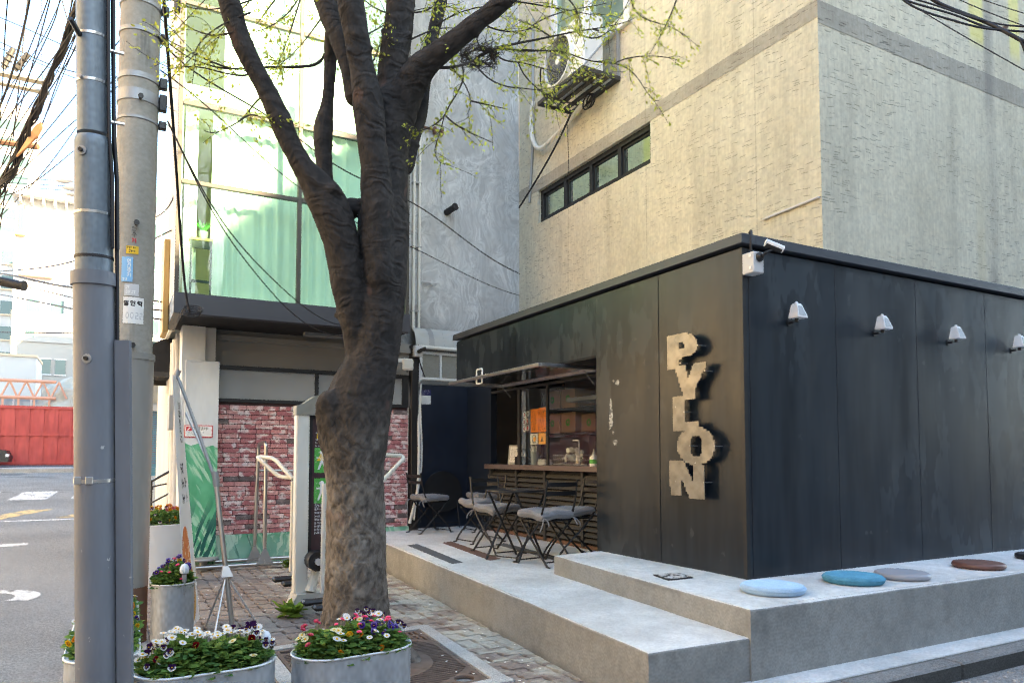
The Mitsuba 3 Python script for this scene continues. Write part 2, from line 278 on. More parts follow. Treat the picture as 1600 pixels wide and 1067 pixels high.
mat('m_vc', (0, 0, 0), .6); scene['m_vc'] = {'type': 'twosided', 'bsdf': {'type': 'principled', 'base_color': {'type': 'mesh_attribute', 'name': 'vertex_color'}, 'roughness': .65}}
scene['m_leaf'] = {'type': 'principledthin', 'base_color': {'type': 'mesh_attribute', 'name': 'vertex_color'}, 'roughness': .6, 'diff_trans': .9}
scene['m_glassteal'] = {'type': 'thindielectric', 'int_ior': 1.36, 'specular_transmittance': rgb((.70, .94, .84))}
scene['m_glass'] = {'type': 'thindielectric', 'int_ior': 1.5, 'specular_transmittance': rgb((.86, .9, .88))}
scene['m_clear'] = {'type': 'thindielectric', 'int_ior': 1.5}
mat('m_redpaint', lambda p, n, uv: MX((.36, .035, .03), (.50, .07, .055), FB(p.x * 2, p.y * 2, p.z * 1.5, octaves=4)) * (.8 + .4 * FB(p.x * 11, p.y, p.z * 1.2)), .55)
mat('m_farwhite', lambda p, n, uv: MX((.44, .44, .43), (.56, .56, .55), FB(p.x * .4, p.y * .4, p.z * .2)), .9)
mat('m_farbeige', (.38, .36, .33), .9)
mat('m_tower', (.15, .155, .165), .8)
mat('m_farcream', lambda p, n, uv: MX((.54, .45, .32), (.64, .55, .41), FB(p.x * .5, p.y * .5, p.z * .3)), .9)
mat('m_fardark', (.09, .075, .07), .9)
mat('m_fargray', (.40, .39, .37), .9)
mat('m_farglass', (.05, .10, .10), .12)
mat('m_farblue', (.10, .22, .48), .6)
def solid(name, c, r=.6, **kw): return mat('c_' + name, c, r, **kw)
for nm, c, r in (('orange', (.95, .27, .02), .5), ('amber', (.92, .45, .08), .5), ('paper', (.74, .73, .70), .7), ('ink', (.02, .02, .02), .8), ('cardboard', (.33, .21, .13), .85), ('red', (.50, .03, .04), .5),
                 ('yellow', (.72, .45, .02), .6), ('blue', (.20, .42, .68), .6), ('green', (.08, .36, .06), .5), ('maroon', (.045, .022, .025), .35), ('gold', (.42, .27, .08), .45), ('graycan', (.28, .30, .31), .5),
                 ('rust', (.13, .07, .045), .8), ('wood', (.17, .09, .045), .7), ('salmon', (.62, .33, .22), .6), ('dummy', (.5, .5, .5), .7), ('cable', (.012, .012, .016), .55), ('hose', (.66, .65, .60), .5),
                 ('strip', (.075, .08, .085), .8), ('stripbrown', (.12, .07, .055), .8), ('bluegray', (.36, .43, .50), .5), ('boxgray', (.52, .52, .52), .5), ('seal', (.06, .05, .06), .6), ('marble', (.30, .31, .33), .25), ('shutter', (.10, .28, .34), .5), ('tarp', (.45, .44, .38), .9)):
    solid(nm, c, r)

for nm, c in (('road', (.60, .60, .59)), ('roadyellow', (.58, .40, .16))):
    mat('c_' + nm, (lambda c: lambda p, n, uv: MX((.13, .13, .13), c, SS(.26, .46, FB(p.x * 9, p.y * 9, octaves=4)) * (.55 + .45 * N(p.x * 60, p.y * 60))))(c), .8)

# ------------------------------------------------------------------ ground, road, pavement
rng = np.random.default_rng(7)
def gz(y): return -0.02 + np.interp(y, [11, 45, 120, 400], [0, .90, 2.2, 3.0])
xs = np.array([-600, -60, -20, -6, -2, 0, 3, 8, 20, 60, 600.0]); ys = np.array([-600, -60, -10, 0, 11, 16, 22, 30, 38, 45, 60, 120, 400, 1500.0])
GX, GY = np.meshgrid(xs, ys); gi = (np.arange(len(ys) - 1)[:, None] * len(xs) + np.arange(len(xs) - 1)[None]).ravel(); nx = len(xs)
struct('road', trimesh.Trimesh(np.c_[GX.ravel(), GY.ravel(), gz(GY).ravel()], np.vstack([np.c_[gi, gi + 1, gi + nx + 1], np.c_[gi, gi + nx + 1, gi + nx]]), process=False), 'm_asphalt')
def marking(poly_pts, m, name='road_marking', lab=None, cat=None, group=None):
    p = Polygon(poly_pts); y0, y1 = p.bounds[1], p.bounds[3]
    t = trimesh.creation.triangulate_polygon(p, engine='earcut'); v = np.c_[t[0], gz(t[0][:, 1]) + .005]
    f = np.array(t[1]); n = np.cross(v[f[:, 1]] - v[f[:, 0]], v[f[:, 2]] - v[f[:, 0]]); f[n[:, 2] < 0] = f[n[:, 2] < 0][:, ::-1]
    return solo(name, trimesh.Trimesh(v, f, process=False), m, lab, cat, group)
def strip(x0, x1, y0, y1, sk=0): return [(x0, y0), (x1, y0 + sk), (x1 + (y1 - y0) * 0, y1 + sk), (x0, y1)]
for i in range(3):
    x = -3.68 + i * 1.38
    marking([(x, 22.6), (x + .85, 22.6), (x + .95, 25.6), (x + .1, 25.6)], 'c_road', 'crosswalk_stripe', ['crosswalk stripe at the left edge before the red fence', 'middle white crosswalk stripe before the red fence', 'white crosswalk stripe nearest the steel pole'][i], 'crosswalk stripe', 'white crosswalk stripes across the far road')
for i in range(3):
    x = -3.85 + i * 1.45
    marking([(x, 17.6), (x + .5, 17.6), (x + 1.3, 19.6), (x + .8, 19.6)], 'c_roadyellow', 'hatch_marking', ['worn yellow slanted road stripe at the left edge', 'worn yellow slanted road stripe in the middle', 'worn yellow slanted road stripe nearest the steel pole'][i], 'road marking', 'worn yellow slanted stripes')
marking([(-9, 17.1), (-.2, 17.1), (-.2, 17.3), (-9, 17.3)], 'c_road', 'stop_line', 'thin worn white line along the near edge of the yellow stripes', 'road marking')
def arc(cx, cy, r, a0, a1, w): 
    a = np.linspace(a0, a1, 14); return [(cx + r * math.cos(t), cy + r * .8 * math.sin(t)) for t in a] + [(cx + (r - w) * math.cos(t), cy + (r - w) * .8 * math.sin(t)) for t in a[::-1]]
marking(arc(-1.35, 9.0, .75, -.5, 2.0, .22), 'c_road', 'curved_marking', 'white hooked stroke painted on the road left of the poles', 'road marking')
marking([(-1.9, 7.55), (-1.05, 7.75), (-1.05, 7.95), (-1.9, 7.85)], 'c_road', 'short_marking', 'short white painted bar on the road below the hooked stroke', 'road marking')
marking([(-1.5, 6.6), (-.95, 6.95), (-1.0, 7.15), (-1.6, 6.95)], 'c_road', 'tapered_marking', 'white tapered painted stroke at the left edge nearest the camera', 'road marking')
marking([(-1.7, 13.4), (-1.1, 13.4), (-1.1, 13.7), (-1.7, 13.7)], 'c_road', 'dash_marking', 'small white dash on the road past the hooked stroke', 'road marking')
struct('far_pavement', cat_([bx(-30, 14, 38.2, 47, 0, .86), bx(-30, 14, 38.0, 38.25, 0, .88)]), 'm_granite')

# pavement: bed, interlocking pavers, granite kerb
PAV = Polygon([(.30, 1.0), (2.5, 1.0), (2.63, 3.182), (2.78, 4.8), (3.06, 10.0), (.30, 10.0)])
GRATE = [np.array(q) for q in ((1.04, 4.03), (2.13, 4.176), (2.22, 5.639), (1.05, 5.52))]
hole = Polygon([tuple(q) for q in GRATE])
pave = struct('pavement', prism(Polygon([(.30, .6), (2.5, .6), (3.0, 3.2), (3.1, 10.05), (.30, 10.05)]).difference(hole.buffer(.05, join_style=2)), .3, -.335), 'm_bed')
struct('pavement_back', bx(.3, .8, 10.0, 16, -.3, .0), 'm_concrete')
PL, PW = .215, .135
zig = [(0, 0), (.25, .014), (.5, 0), (.75, -.014), (1, 0)]
def paver_shape(x0, y0, g=.003, c=.004):
    L = [(x0 + g + o, y0 + g + (PL - 2 * g) * s) for s, o in zig]; R = [(x0 + PW - g + o, y0 + g + (PL - 2 * g) * s) for s, o in zig]
    return Polygon(L + R[::-1])
vis, rest, paver_ms = [], [], []
for i in range(20):
    for j in range(34):
        x = .30 + i * PW; y = 2.7 + j * PL + (.5 * PL if i % 2 else 0)
        p = paver_shape(x, y)
        if not PAV.buffer(.05).contains(p.centroid): continue
        p = p.intersection(PAV).difference(hole.buffer(.112, join_style=2))
        if p.area < .003 or p.geom_type != 'Polygon': continue
        c = p.centroid; dz = rng.normal(0, .0022); t1, t2 = rng.normal(0, .012, 2)
        m = prism(p, .055, -.055); v = m.vertices; top = v[:, 2] > -.01
        cx, cy = c.x, c.y
        lo = m.copy(); lo.vertices[:, 2] = np.where(top, -.005, v[:, 2])
        ins = p.buffer(-.005); cap = prism(ins, .012, -.012) if ins.geom_type == 'Polygon' and ins.area > .001 else None
        mm = cat_([lo] + ([cap] if cap is not None else [])); w = mm.vertices
        w[:, 2] += dz + (w[:, 0] - cx) * t1 + (w[:, 1] - cy) * t2 - .001; mm.vertices = w
        d = math.hypot(cx, cy); front = cy > 3.45 + .0 * cx and not (cx < 1.25 and cy < 5.0)
        (vis if front else rest).append((d, mm))
vis.sort(key=lambda q: q[0])
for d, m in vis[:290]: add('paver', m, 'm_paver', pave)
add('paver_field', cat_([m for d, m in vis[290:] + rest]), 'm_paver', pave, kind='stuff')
kerb = uniq('kerb'); labels[kerb] = {'kind': 'structure'}
for j in range(14): add('kerb_stone', cbx(.10, .292, .6 + j, 1.594 + j, -.3, .004, .012), 'm_granite', kerb)
# apron and kerb of the side lane
apr = struct('lane_apron', cbx(3.0, 14, 2.9435, 3.3, -.2, .093, .006), 'm_concrete')
mat('m_lanekerb', lambda p, n, uv: MX((.05, .05, .048), (.24, .24, .235), FB(p.x * 120, p.y * 120, p.z * 120)) * MX((.35, .35, .34), (1, 1, 1), SS(.2, .8, n.z)) * (.7 + .6 * FB(p.x * 3, p.y * 3, p.z * 9)), .8)  # kerb faces coloured darker than their tops to stand in for shadow
lk = uniq('lane_kerb'); labels[lk] = {'kind': 'structure'}
for j in range(10): add('kerb_stone', cbx(2.8 + j * 1.0, 3.794 + j * 1.0, 2.80, 2.943, -.3, .085, .012), 'm_lanekerb', lk)
# grit along the lane edge
gr = []
for _ in range(420):
    x, y = rng.uniform(3.6, 8), 2.78 - abs(rng.normal(0, .14)); s = rng.uniform(.004, .014)
    m = trimesh.creation.icosphere(0, s); m.vertices *= (1, 1, .6); m.apply_translation((x, y, -.018)); gr.append(m)
k = struct('lane_grit', cat_(gr), 'm_granite'); labels[k] = {'kind': 'stuff', 'label': 'loose grit and small stones along the lane kerb', 'category': 'grit'}

# cast iron tree grate in its granite frame
gt = thing('tree_grate', 'brown cast iron grate with slots in the paving around the tree, framed in granite', 'tree grate')
g0, g1, g2, g3 = GRATE
def edge(a, b, w, z0, z1, out=1):
    d = (b - a) / np.linalg.norm(b - a); nrm = np.array([d[1], -d[0]]) * out
    return prism(Polygon([a - d * w, b + d * w, b + d * w + nrm * w, a - d * w + nrm * w]), z1 - z0, z0)
for a, b in ((g1, g2), (g2, g3), (g3, g0), (g0, g1)): add('frame_stone', edge(a, b, .105, -.2, .012), 'm_granite', gt)
ctr = np.array([1.56, 4.88]); plate = hole.buffer(-.012, join_style=2)
shp = Pt0 = __import__('shapely').Point
sl_in = unary_union([rect(-1.2, 1.2, i * .040 - .0125, i * .040 + .0125) for i in range(-30, 31)]).intersection(shp(0, 0).buffer(.66)).difference(unary_union([rect(-.02, .02, -1, 1), shp(0, 0).buffer(.43)]))
sl_out = unary_union([rect(i * .042 - .013, i * .042 + .013, j * .20 + .012, j * .20 + .188) for i in range(-30, 31) for j in range(-6, 6)]).difference(shp(0, 0).buffer(.72)).difference(unary_union([shp(a * .43, b * .60).buffer(.10) for a in (-1, 1) for b in (-1, 1)]))
eyes = unary_union([shp(a * .43, b * .60).buffer(.065) for a in (-1, 1) for b in (-1, 1)])
cut = affinity.translate(unary_union([sl_in, sl_out, eyes]), *ctr).intersection(plate.buffer(-.03))
pl = plate.difference(cut).difference(shp(1.526, 5.036).buffer(.36))
add('grate_plate', prism(pl, .016, -.012), 'm_iron', gt)
struct('grate_soil', prism(plate.buffer(.04), .02, -.14), mat('m_pit', (.012, .010, .009), .95))
deb = []
for _ in range(160):
    x, y = rng.uniform(.5, 2.8), rng.uniform(3.3, 9)
    m = bx(-.008, .008, -.005, .005, 0, .002); m.apply_transform(trimesh.transformations.rotation_matrix(rng.uniform(0, 3), (0, 0, 1))); m.apply_translation((x, y, .004)); deb.append(m)
k = uniq('ground_litter'); scene[k] = mikit.ply(cat_(deb), 'c_paper'); labels[k] = {'kind': 'stuff', 'label': 'tiny pale petals and scraps scattered over the paving', 'category': 'litter'}

# ------------------------------------------------------------------ terrace, step and bench
def soft(poly, z0, z1, c=.012, wob=.006, seed=0, step=.05):
    lo = prism(poly, z1 - z0 - c, z0); ins = poly.buffer(-c)
    def ringpts(p):
        q = np.array(p.exterior.coords)[:-1]; out = []
        for i in range(len(q)):
            a, b = q[i], q[(i + 1) % len(q)]; n = max(1, int(np.linalg.norm(b - a) / step)); out += [a + (b - a) * s / n for s in range(n)]
        return np.array(out)
    A = ringpts(poly); V = []; nrm = []
    for i in range(len(A)):
        d = A[(i + 1) % len(A)] - A[i - 1]; nn = np.array([-d[1], d[0]]); nrm.append(nn / (np.linalg.norm(nn) + 1e-9))
    nrm = np.array(nrm)
    if Polygon(A).exterior.is_ccw is False: nrm = -nrm
    rings = [(0, z0), (0, z1 - c), (c * .3, z1 - c * .3), (c, z1)]
    P = []
    for ins_, z in rings:
        q = A + nrm * ins_; zz = np.full(len(q), z)
        if z > z0: zz = zz + wob * (meshkit.fbm(np.c_[q * 1.7, np.full(len(q), seed)], 3) - .5) * 2 - .010 * np.clip(meshkit.fbm(np.c_[q * 9, np.full(len(q), seed + 2)], 3) - .68, 0, 1) / .32 * (ins_ < c); q = q + nrm * (wob * 1.2 * (meshkit.fbm(np.c_[q * 1.3, np.full(len(q), seed + 5)], 3) - .5))[:, None]
        P.append(np.c_[q, zz])
    n = len(A); V = np.vstack(P); F = []
    for k in range(3):
        for i in range(n):
            a, b = k * n + i, k * n + (i + 1) % n; F += [(a, b, b + n), (a, b + n, a + n)]
    t = trimesh.creation.triangulate_polygon(Polygon(P[3][:, :2]), engine='earcut')
    tv, tf = t; idx = [int(np.argmin(((P[3][:, :2] - q) ** 2).sum(1))) + 3 * n for q in tv]; F += [tuple(idx[j] for j in f) for f in tf]
    m = trimesh.Trimesh(V, np.array(F), process=False); 
    fn = m.face_normals; up = (np.array(F) >= 3 * n).all(1) & (fn[:, 2] < 0); Fa = np.array(F); Fa[up] = Fa[up][:, ::-1]
    return trimesh.Trimesh(V, Fa, process=False)
terr = thing('concrete_terrace', 'pale concrete terrace with a step and a bench ledge around the black kiosk', 'terrace')
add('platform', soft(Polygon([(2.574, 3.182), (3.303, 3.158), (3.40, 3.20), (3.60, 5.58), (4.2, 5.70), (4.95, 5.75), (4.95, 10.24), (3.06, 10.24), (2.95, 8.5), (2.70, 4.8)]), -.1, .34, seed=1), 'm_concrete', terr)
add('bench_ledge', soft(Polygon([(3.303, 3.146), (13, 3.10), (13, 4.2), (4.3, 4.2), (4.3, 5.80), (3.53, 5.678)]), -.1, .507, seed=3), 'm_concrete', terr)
for x, y, n, w in ((3.04, 8.42, (3.05, 6.72), .15),): pass
def floorstrip(a, b, c, d, m, lab): return solo('floor_strip', prism(Polygon([a, b, c, d]), .0085, .336), m, lab, 'floor strip')
floorstrip((3.123, 8.345), (3.278, 8.407), (3.114, 6.727), (2.977, 6.702), 'c_strip', 'dark gray flat strip set in the terrace floor nearest its edge')
floorstrip((3.595, 8.384), (3.747, 8.456), (3.573, 6.79), (3.411, 6.719), 'c_stripbrown', 'brown flat strip set in the terrace floor beside the chairs')
floorstrip((4.10, 7.95), (4.25, 8.0), (4.12, 5.95), (3.98, 5.90), 'c_strip', 'dark gray flat strip on the terrace floor under the chairs by the counter')
mt = thing('patterned_tile', 'dark blue tile with a pale worn pattern lying on the concrete step', 'tile')
tile = Polygon([(3.598, 4.379), (3.543, 4.149), (3.779, 4.148), (3.823, 4.358)])
add('tile', prism(tile, .008, .507), 'c_ink', mt)
pat = unary_union([affinity.translate(__import__('shapely').Point(0, 0).buffer(rng.uniform(.008, .022)), rng.uniform(3.57, 3.79), rng.uniform(4.16, 4.35)) for _ in range(36)]).intersection(tile.buffer(-.015))
add('pattern', prism(pat, .002, .5152), 'c_boxgray', mt)

# seat pads on the bench ledge
def pad(x, y, r, h, m, lab, puff=.5, z=.508):
    prof = [(0, 0)] + [(r - h * .5 + h * .5 * math.sin(a), h * .5 - h * .5 * math.cos(a)) for a in np.linspace(0, math.pi, 12)] + [(r * .5, h * (1 + .12 * puff)), (0, h * (1 + .16 * puff))]
    mm = lathe(prof, (0, 0, 0), 48); v = mm.vertices
    v[:, 2] += .006 * (meshkit.fbm(np.c_[v[:, :2] * 9, np.full(len(v), x)], 3) - .5) * (v[:, 2] > h * .3); mm.vertices = v; mm.apply_translation((x, y, z))
    k = thing('round_seat_pad', lab, 'seat pad'); add('pad', mm, m, k, smooth=True)
    if puff < .8: add('piping', tube([(x + (r + .001) * math.cos(t), y + (r + .001) * math.sin(t), z + h * .62) for t in np.linspace(0, 2 * math.pi, 64)], .0035, 6, False), m, k, smooth=True)
    else: add('piping', tube([(x + (r - .0005) * math.cos(t), y + (r - .0005) * math.sin(t), z + h * .42) for t in np.linspace(0, 2 * math.pi, 64)], .0022, 6, False), m, k, smooth=True)
    return k
pad(3.85, 3.47, .205, .055, 'm_sky', 'round pale blue felt seat pad nearest the kiosk corner')
pad(4.66, 3.47, .205, .055, 'm_teal', 'round teal felt seat pad overlapping the gray one')
pad(5.14, 3.42, .19, .045, 'm_satin', 'round shiny gray seat pad beyond the teal one', .9)
pad(6.16, 3.44, .19, .045, 'm_brownleather', 'round brown leather seat pad on the bench ledge', .9)
pad(7.14, 3.46, .19, .045, 'm_blackleather', 'round black seat pad at the far right of the bench ledge', .9)

# ------------------------------------------------------------------ black kiosk
cafe = thing('black_kiosk', 'black metal clad kiosk with a serving window, standing letters and a flat roof', 'kiosk')
XF, YF, ZT = 4.087, 3.915, 2.955
def sheet(m, name='wall_panel', **k): add(name, m, 'm_cafe', cafe, **k)
sheet(cbx(XF, XF + .06, YF, 4.869, .507, ZT, .003)); sheet(cbx(XF, XF + .06, 4.875, 5.800, .507, ZT, .003)); sheet(cbx(XF + .004, XF + .06, 5.804, 9.08, 2.372, ZT, .003))
xr = [XF + .062, 5.119, 6.18, 7.248, 8.31, 9.37, 10.4, 11.5]
for a, b in zip(xr[:-1], xr[1:]): sheet(cbx(a + .002, b - .002, YF, YF + .06, .50, ZT, .003))
sheet(bx(XF + .02, XF + .05, YF + .02, 9.0, 2.36, 2.38), 'lintel')
add('corner_trim', cbx(XF - .004, XF + .03, YF - .004, YF + .03, .507, ZT, .002), 'm_black', cafe)
add('coping', cat_([cbx(XF - .045, XF + .10, YF - .045, 9.10, 2.975, 3.050, .004), cbx(XF + .1, 12, YF - .045, YF + .10, 2.976, 3.051, .004)]), 'm_coping', cafe)
add('roof', bx(XF + .09, 12, YF + .09, 9.05, 2.9, 3.0), 'm_darkmetal', cafe)
add('end_wall', bx(XF + .065, 5.8, 9.02, 9.08, 2.38, 2.95), 'm_cafe', cafe)
add('recess_ceiling', bx(XF + .062, 4.9, 5.8, 9.02, 2.385, 2.41), 'm_black', cafe)
add('jamb_wall', bx(XF + .062, 4.86, 5.74, 5.80, .507, 2.385), 'm_black', cafe)
# inner wall at the counter
XC = 4.80
add('counter_wall', cat_([bx(XC + .005, XC + .10, 9.45, 10.25, .34, 2.46), bx(XC, XC + .1, 5.8, 9.45, 2.40, 2.48)]), 'm_navy', cafe)
add('louvre_backing', bx(XC + .04, XC + .10, 5.80, 9.45, .34, 1.22), 'm_blackmatt', cafe)
add('counter_top', cbx(4.72, 5.15, 5.81, 9.50, 1.225, 1.288, .004), 'c_wood2' if False else mat('m_counter', lambda p, n, uv: MX((.10, .075, .07), (.17, .13, .12), FB(p.x * 30, p.y * 2, p.z * 30)), .35), cafe)
add('sill', bx(4.80, 4.86, 5.8, 9.45, .345, .385), 'c_rust', cafe)
posts = [9.42, 8.66, 7.92, 7.08, 6.3, 5.84]
for y in posts: add('louvre_post', cbx(4.775, 4.83, y - .022, y + .022, .36, 1.222, .003), 'm_darkmetal', cafe)
for a, b in zip(posts[1:], posts[:-1]):
    for i in range(12):
        z = .42 + i * .065
        m = prism(Polygon([(-.004, 0), (.004, -.004), (.036, .036), (.030, .042)]), b - a - .05); m = place(m, (1, 0, 0), (0, 0, 1), (0, -1, 0), (4.785, b - .024, z))
        add('louvre_slat', m, mat('m_louvre', (.05, .048, .045), .5) if 'm_louvre' not in scene else 'm_louvre', cafe)
# window: frame, panes, flap
add('window_frame', cat_([cbx(4.79, 4.83, 5.81, 9.44, 2.375, 2.405), cbx(4.80, 4.84, 5.81, 9.44, 2.30, 2.335), bx(4.815, 4.845, 8.62, 8.68, 1.29, 2.30), bx(4.82, 4.85, 7.9, 7.94, 1.29, 2.30)]), 'm_darkmetal', cafe)
for a, b in ((5.82, 7.9), (7.94, 8.62)): add('window_pane', trimesh.Trimesh([(4.833, a, 1.289), (4.833, b, 1.289), (4.833, b, 2.30), (4.833, a, 2.30)], [(0, 2, 1), (0, 3, 2)], process=False), 'm_glass', cafe)
fl = add('window_flap', cat_([cbx(3.77, 3.81, 6.36, 8.62, 2.312, 2.350), cbx(4.53, 4.57, 6.36, 8.62, 2.312, 2.350), cbx(3.81, 4.53, 6.36, 6.40, 2.312, 2.350), cbx(3.81, 4.53, 8.58, 8.62, 2.312, 2.350), ]), 'm_steel', cafe)
add('pane', trimesh.Trimesh([(3.81, 6.4, 2.335), (4.53, 6.4, 2.335), (4.53, 8.58, 2.335), (3.81, 8.58, 2.335)], [(0, 1, 2), (0, 2, 3)], process=False), 'm_glass', fl)
for dz in (-.0,): add('handle', tube(bend([(3.80, 7.85, 2.35), (3.80, 7.85, 2.43), (3.80, 7.70, 2.43), (3.80, 7.70, 2.35)], .02), .010), 'm_white', fl)
add('handle', tube(bend([(3.80, 7.85, 2.32), (3.80, 7.85, 2.26), (3.80, 7.70, 2.26), (3.80, 7.70, 2.32)], .02), .010), 'm_white', fl)
for y in (6.5, 8.4): add('gas_strut', cyl((4.42, y, 2.32), (4.56, y, 2.17), .006), 'm_graymetal', fl)
# interior
room = add('interior_wall', cat_([bx(7.0, 7.05, 4.0, 10.2, 0.3, 2.9), bx(4.9, 7.0, 10.15, 10.2, .3, 2.9), bx(4.92, 7.0, 5.5, 5.55, .3, 2.9), bx(4.85, 7.0, 5.5, 10.2, 2.52, 2.55), bx(4.9, 7, 5.5, 10.2, .30, .335)]), mat('m_inner', lambda p, n, uv: MX((.20, .19, .175), (.30, .29, .27), FB(p.y * 3, p.z * 3)), .7), cafe)
add('shelf', cat_([bx(6.0, 6.4, 7.0, 10.1, z, z + .03) for z in (.9, 1.35, 1.72, 2.1)] + [bx(6.0, 6.04, y, y + .04, .34, 2.4) for y in (7.0, 8.5, 10.0)]), 'm_darkmetal', cafe)
for i, (y, z, w, h) in enumerate(((9.9, 1.76, .42, .3), (9.45, 1.76, .4, .3), (9.9, 2.13, .42, .28), (9.45, 2.13, .4, .28), (8.9, 1.76, .4, .25), (8.3, 1.38, .45, .26))):
    b = thing('cardboard_box', ['brown cardboard box on the kiosk shelf behind the pattern poster', 'brown cardboard box with a round mark on the kiosk shelf above the menus', 'brown cardboard box at the top left of the kiosk shelves', 'brown cardboard box topmost above the menus inside the kiosk', 'cardboard box on the middle of the upper kiosk shelf', 'cardboard box on the lower kiosk shelf'][i], 'box')
    add('carton', cbx(6.0, 6.35, y - w, y - .01, z, z + h, .004), 'c_cardboard', b)
    mk = affinity.translate(__import__('shapely').Point(0, 0).buffer(.055).difference(__import__('shapely').Point(0, 0).buffer(.02)), w / 2, h / 2); add('round_mark', onX(prism(mk, .001), 5.9985, y, z), 'c_green', b)
solo('tissue_rolls', cat_([cyl((6.05, 8.1 - i * .14, 1.76), (6.05, 8.1 - i * .14, 1.88), .055) for i in range(3)]), 'm_white', 'white rolls lined up on the kiosk shelf', 'roll', smooth=40)
hood = thing('extractor_hood', 'gray metal extractor duct hanging inside the kiosk window', 'duct')
add('duct', cat_([tube(bend([(5.6, 7.5, 2.5), (5.6, 7.5, 2.15), (5.6, 6.9, 1.95)], .15, 8), .07, 14), bx(5.3, 5.9, 6.3, 8.2, 2.12, 2.17)]), 'm_graymetal', hood, smooth=40)
solo('espresso_machine', cat_([cbx(5.45, 5.9, 6.4, 7.1, 1.30, 1.62, .02), cbx(5.45, 5.9, 6.4, 7.1, 1.68, 1.75, .01), bx(5.5, 5.85, 6.45, 7.05, 1.62, 1.68), cyl((5.42, 6.6, 1.55), (5.3, 6.6, 1.53), .015), cyl((5.42, 6.85, 1.55), (5.3, 6.85, 1.53), .015)]), 'm_steel', 'steel espresso machine behind the kiosk window glass', 'coffee machine', smooth=30)
solo('back_counter', cbx(5.4, 6.0, 5.8, 10.1, .34, 1.30, .01), 'm_darkmetal', 'dark back counter inside the kiosk', 'counter')
# posters hung just inside the glass
def sheet_on(name, lab, cat, y0, y1, z0, z1, m, arts, x=4.862, group=None):
    k = thing(name, lab, cat, group); add('sheet', bx(x, x + .003, y1, y0, z0, z1), m, k)
    for nm, art, am in arts: add(nm, onX(prism(art, .001), x - .0005, y0, z0), am, k)
rp = np.random.default_rng(3)
Pt = __import__('shapely').Point
sheet_on('menu_sheet', 'left one of two tall orange menu sheets in the kiosk window', 'menu', 8.40, 8.20, 1.715, 2.02, 'c_orange', [('print', affinity.translate(unary_union([glyphs(.15, .26, 17, rp, .45, .006, .012)]), .02, .02), 'c_ink')])
sheet_on('menu_sheet', 'right one of two tall orange menu sheets in the kiosk window', 'menu', 8.19, 7.99, 1.715, 2.03, 'c_orange', [('print', affinity.translate(glyphs(.15, .27, 17, rp, .45, .006, .012), .02, .02), 'c_ink')])
sheet_on('picture_card', 'white picture card with an orange round plate below the left menu', 'card', 8.41, 8.22, 1.555, 1.70, 'c_paper', [('ring', affinity.translate(Pt(0, 0).buffer(.055).difference(Pt(0, 0).buffer(.046)), .10, .075), 'c_wood'), ('dish', affinity.translate(Pt(0, 0).buffer(.03), .11, .07), 'c_amber')])
sheet_on('picture_card', 'amber picture card with a small dark cup below the right menu', 'card', 8.20, 8.02, 1.555, 1.70, 'c_amber', [('cup', unary_union([rect(.085, .10, .05, .10), rect(.06, .125, .04, .055)]), 'c_ink')])
circ = unary_union([affinity.translate(Pt(0, 0).buffer(r).difference(Pt(0, 0).buffer(r - .011)), x, z) for x, z, r in [(.05, .05, .04), (.14, .06, .04), (.05, .14, .04), (.13, .15, .035), (.06, .24, .04), (.15, .25, .035), (.1, .2, .02)]]).intersection(rect(0, .2, 0, .3))
sheet_on('pattern_poster', 'poster of white and red rings left of the orange menus', 'poster', 8.62, 8.43, 1.72, 2.0, 'c_maroon', [('rings', circ, 'c_paper'), ('dots', unary_union([affinity.translate(Pt(0, 0).buffer(.016), x, z) for x, z in ((.05, .05), (.14, .06), (.05, .14), (.13, .15), (.06, .24))]), 'c_red')])
# things on the counter
zc = 1.289
k = thing('framed_notice', 'small framed white notice leaning at the left of the counter', 'frame')
fm = cat_([bx(-.11, .11, -.008, .008, 0, .27)]); R = trimesh.transformations.rotation_matrix(-.14, (1, 0, 0)); Rz = trimesh.transformations.rotation_matrix(-1.15, (0, 0, 1)); Tt = trimesh.transformations.translation_matrix((4.93, 8.98, zc))
def tr(m, *Ms):
    m = m.copy()
    for M_ in Ms: m.apply_transform(M_)
    return m
add('frame', tr(fm, R, Rz, Tt), 'm_graymetal', k); add('paper', tr(bx(-.08, .08, -.0105, -.0085, .03, .245), R, Rz, Tt), 'c_paper', k)
add('print', tr(place(prism(affinity.translate(glyphs(.12, .17, 9, rp, .45, .008, .014), -.06, .05), .001), (1, 0, 0), (0, 0, 1), (0, -1, 0), (0, -.0106, 0)), R, Rz, Tt), 'c_ink', k)
solo('condiment_caddy', cat_([bx(4.84, 4.98, 8.55, 8.80, zc, zc + .02), bx(4.84, 4.85, 8.55, 8.80, zc, zc + .11), bx(4.97, 4.98, 8.55, 8.80, zc, zc + .11), bx(4.85, 4.97, 8.55, 8.56, zc, zc + .11), bx(4.85, 4.97, 8.79, 8.80, zc, zc + .11)]), 'm_black', 'black open caddy on the counter beside the framed notice', 'caddy')
for y, lab in ((8.73, 'left small pump bottle standing in the black caddy'), (8.63, 'right small pump bottle standing in the black caddy')):
    b = thing('pump_bottle', lab, 'bottle'); add('bottle', lathe([(0, 0), (.026, 0), (.026, .1), (.012, .13), (.012, .15), (0, .15)], (4.91, y, zc + .02), 16), 'c_boxgray', b, smooth=40); add('pump', cat_([cyl((4.91, y, zc + .17), (4.91, y, zc + .20), .005), bx(4.87, 4.92, y - .006, y + .006, zc + .2, zc + .21)]), 'm_black', b)
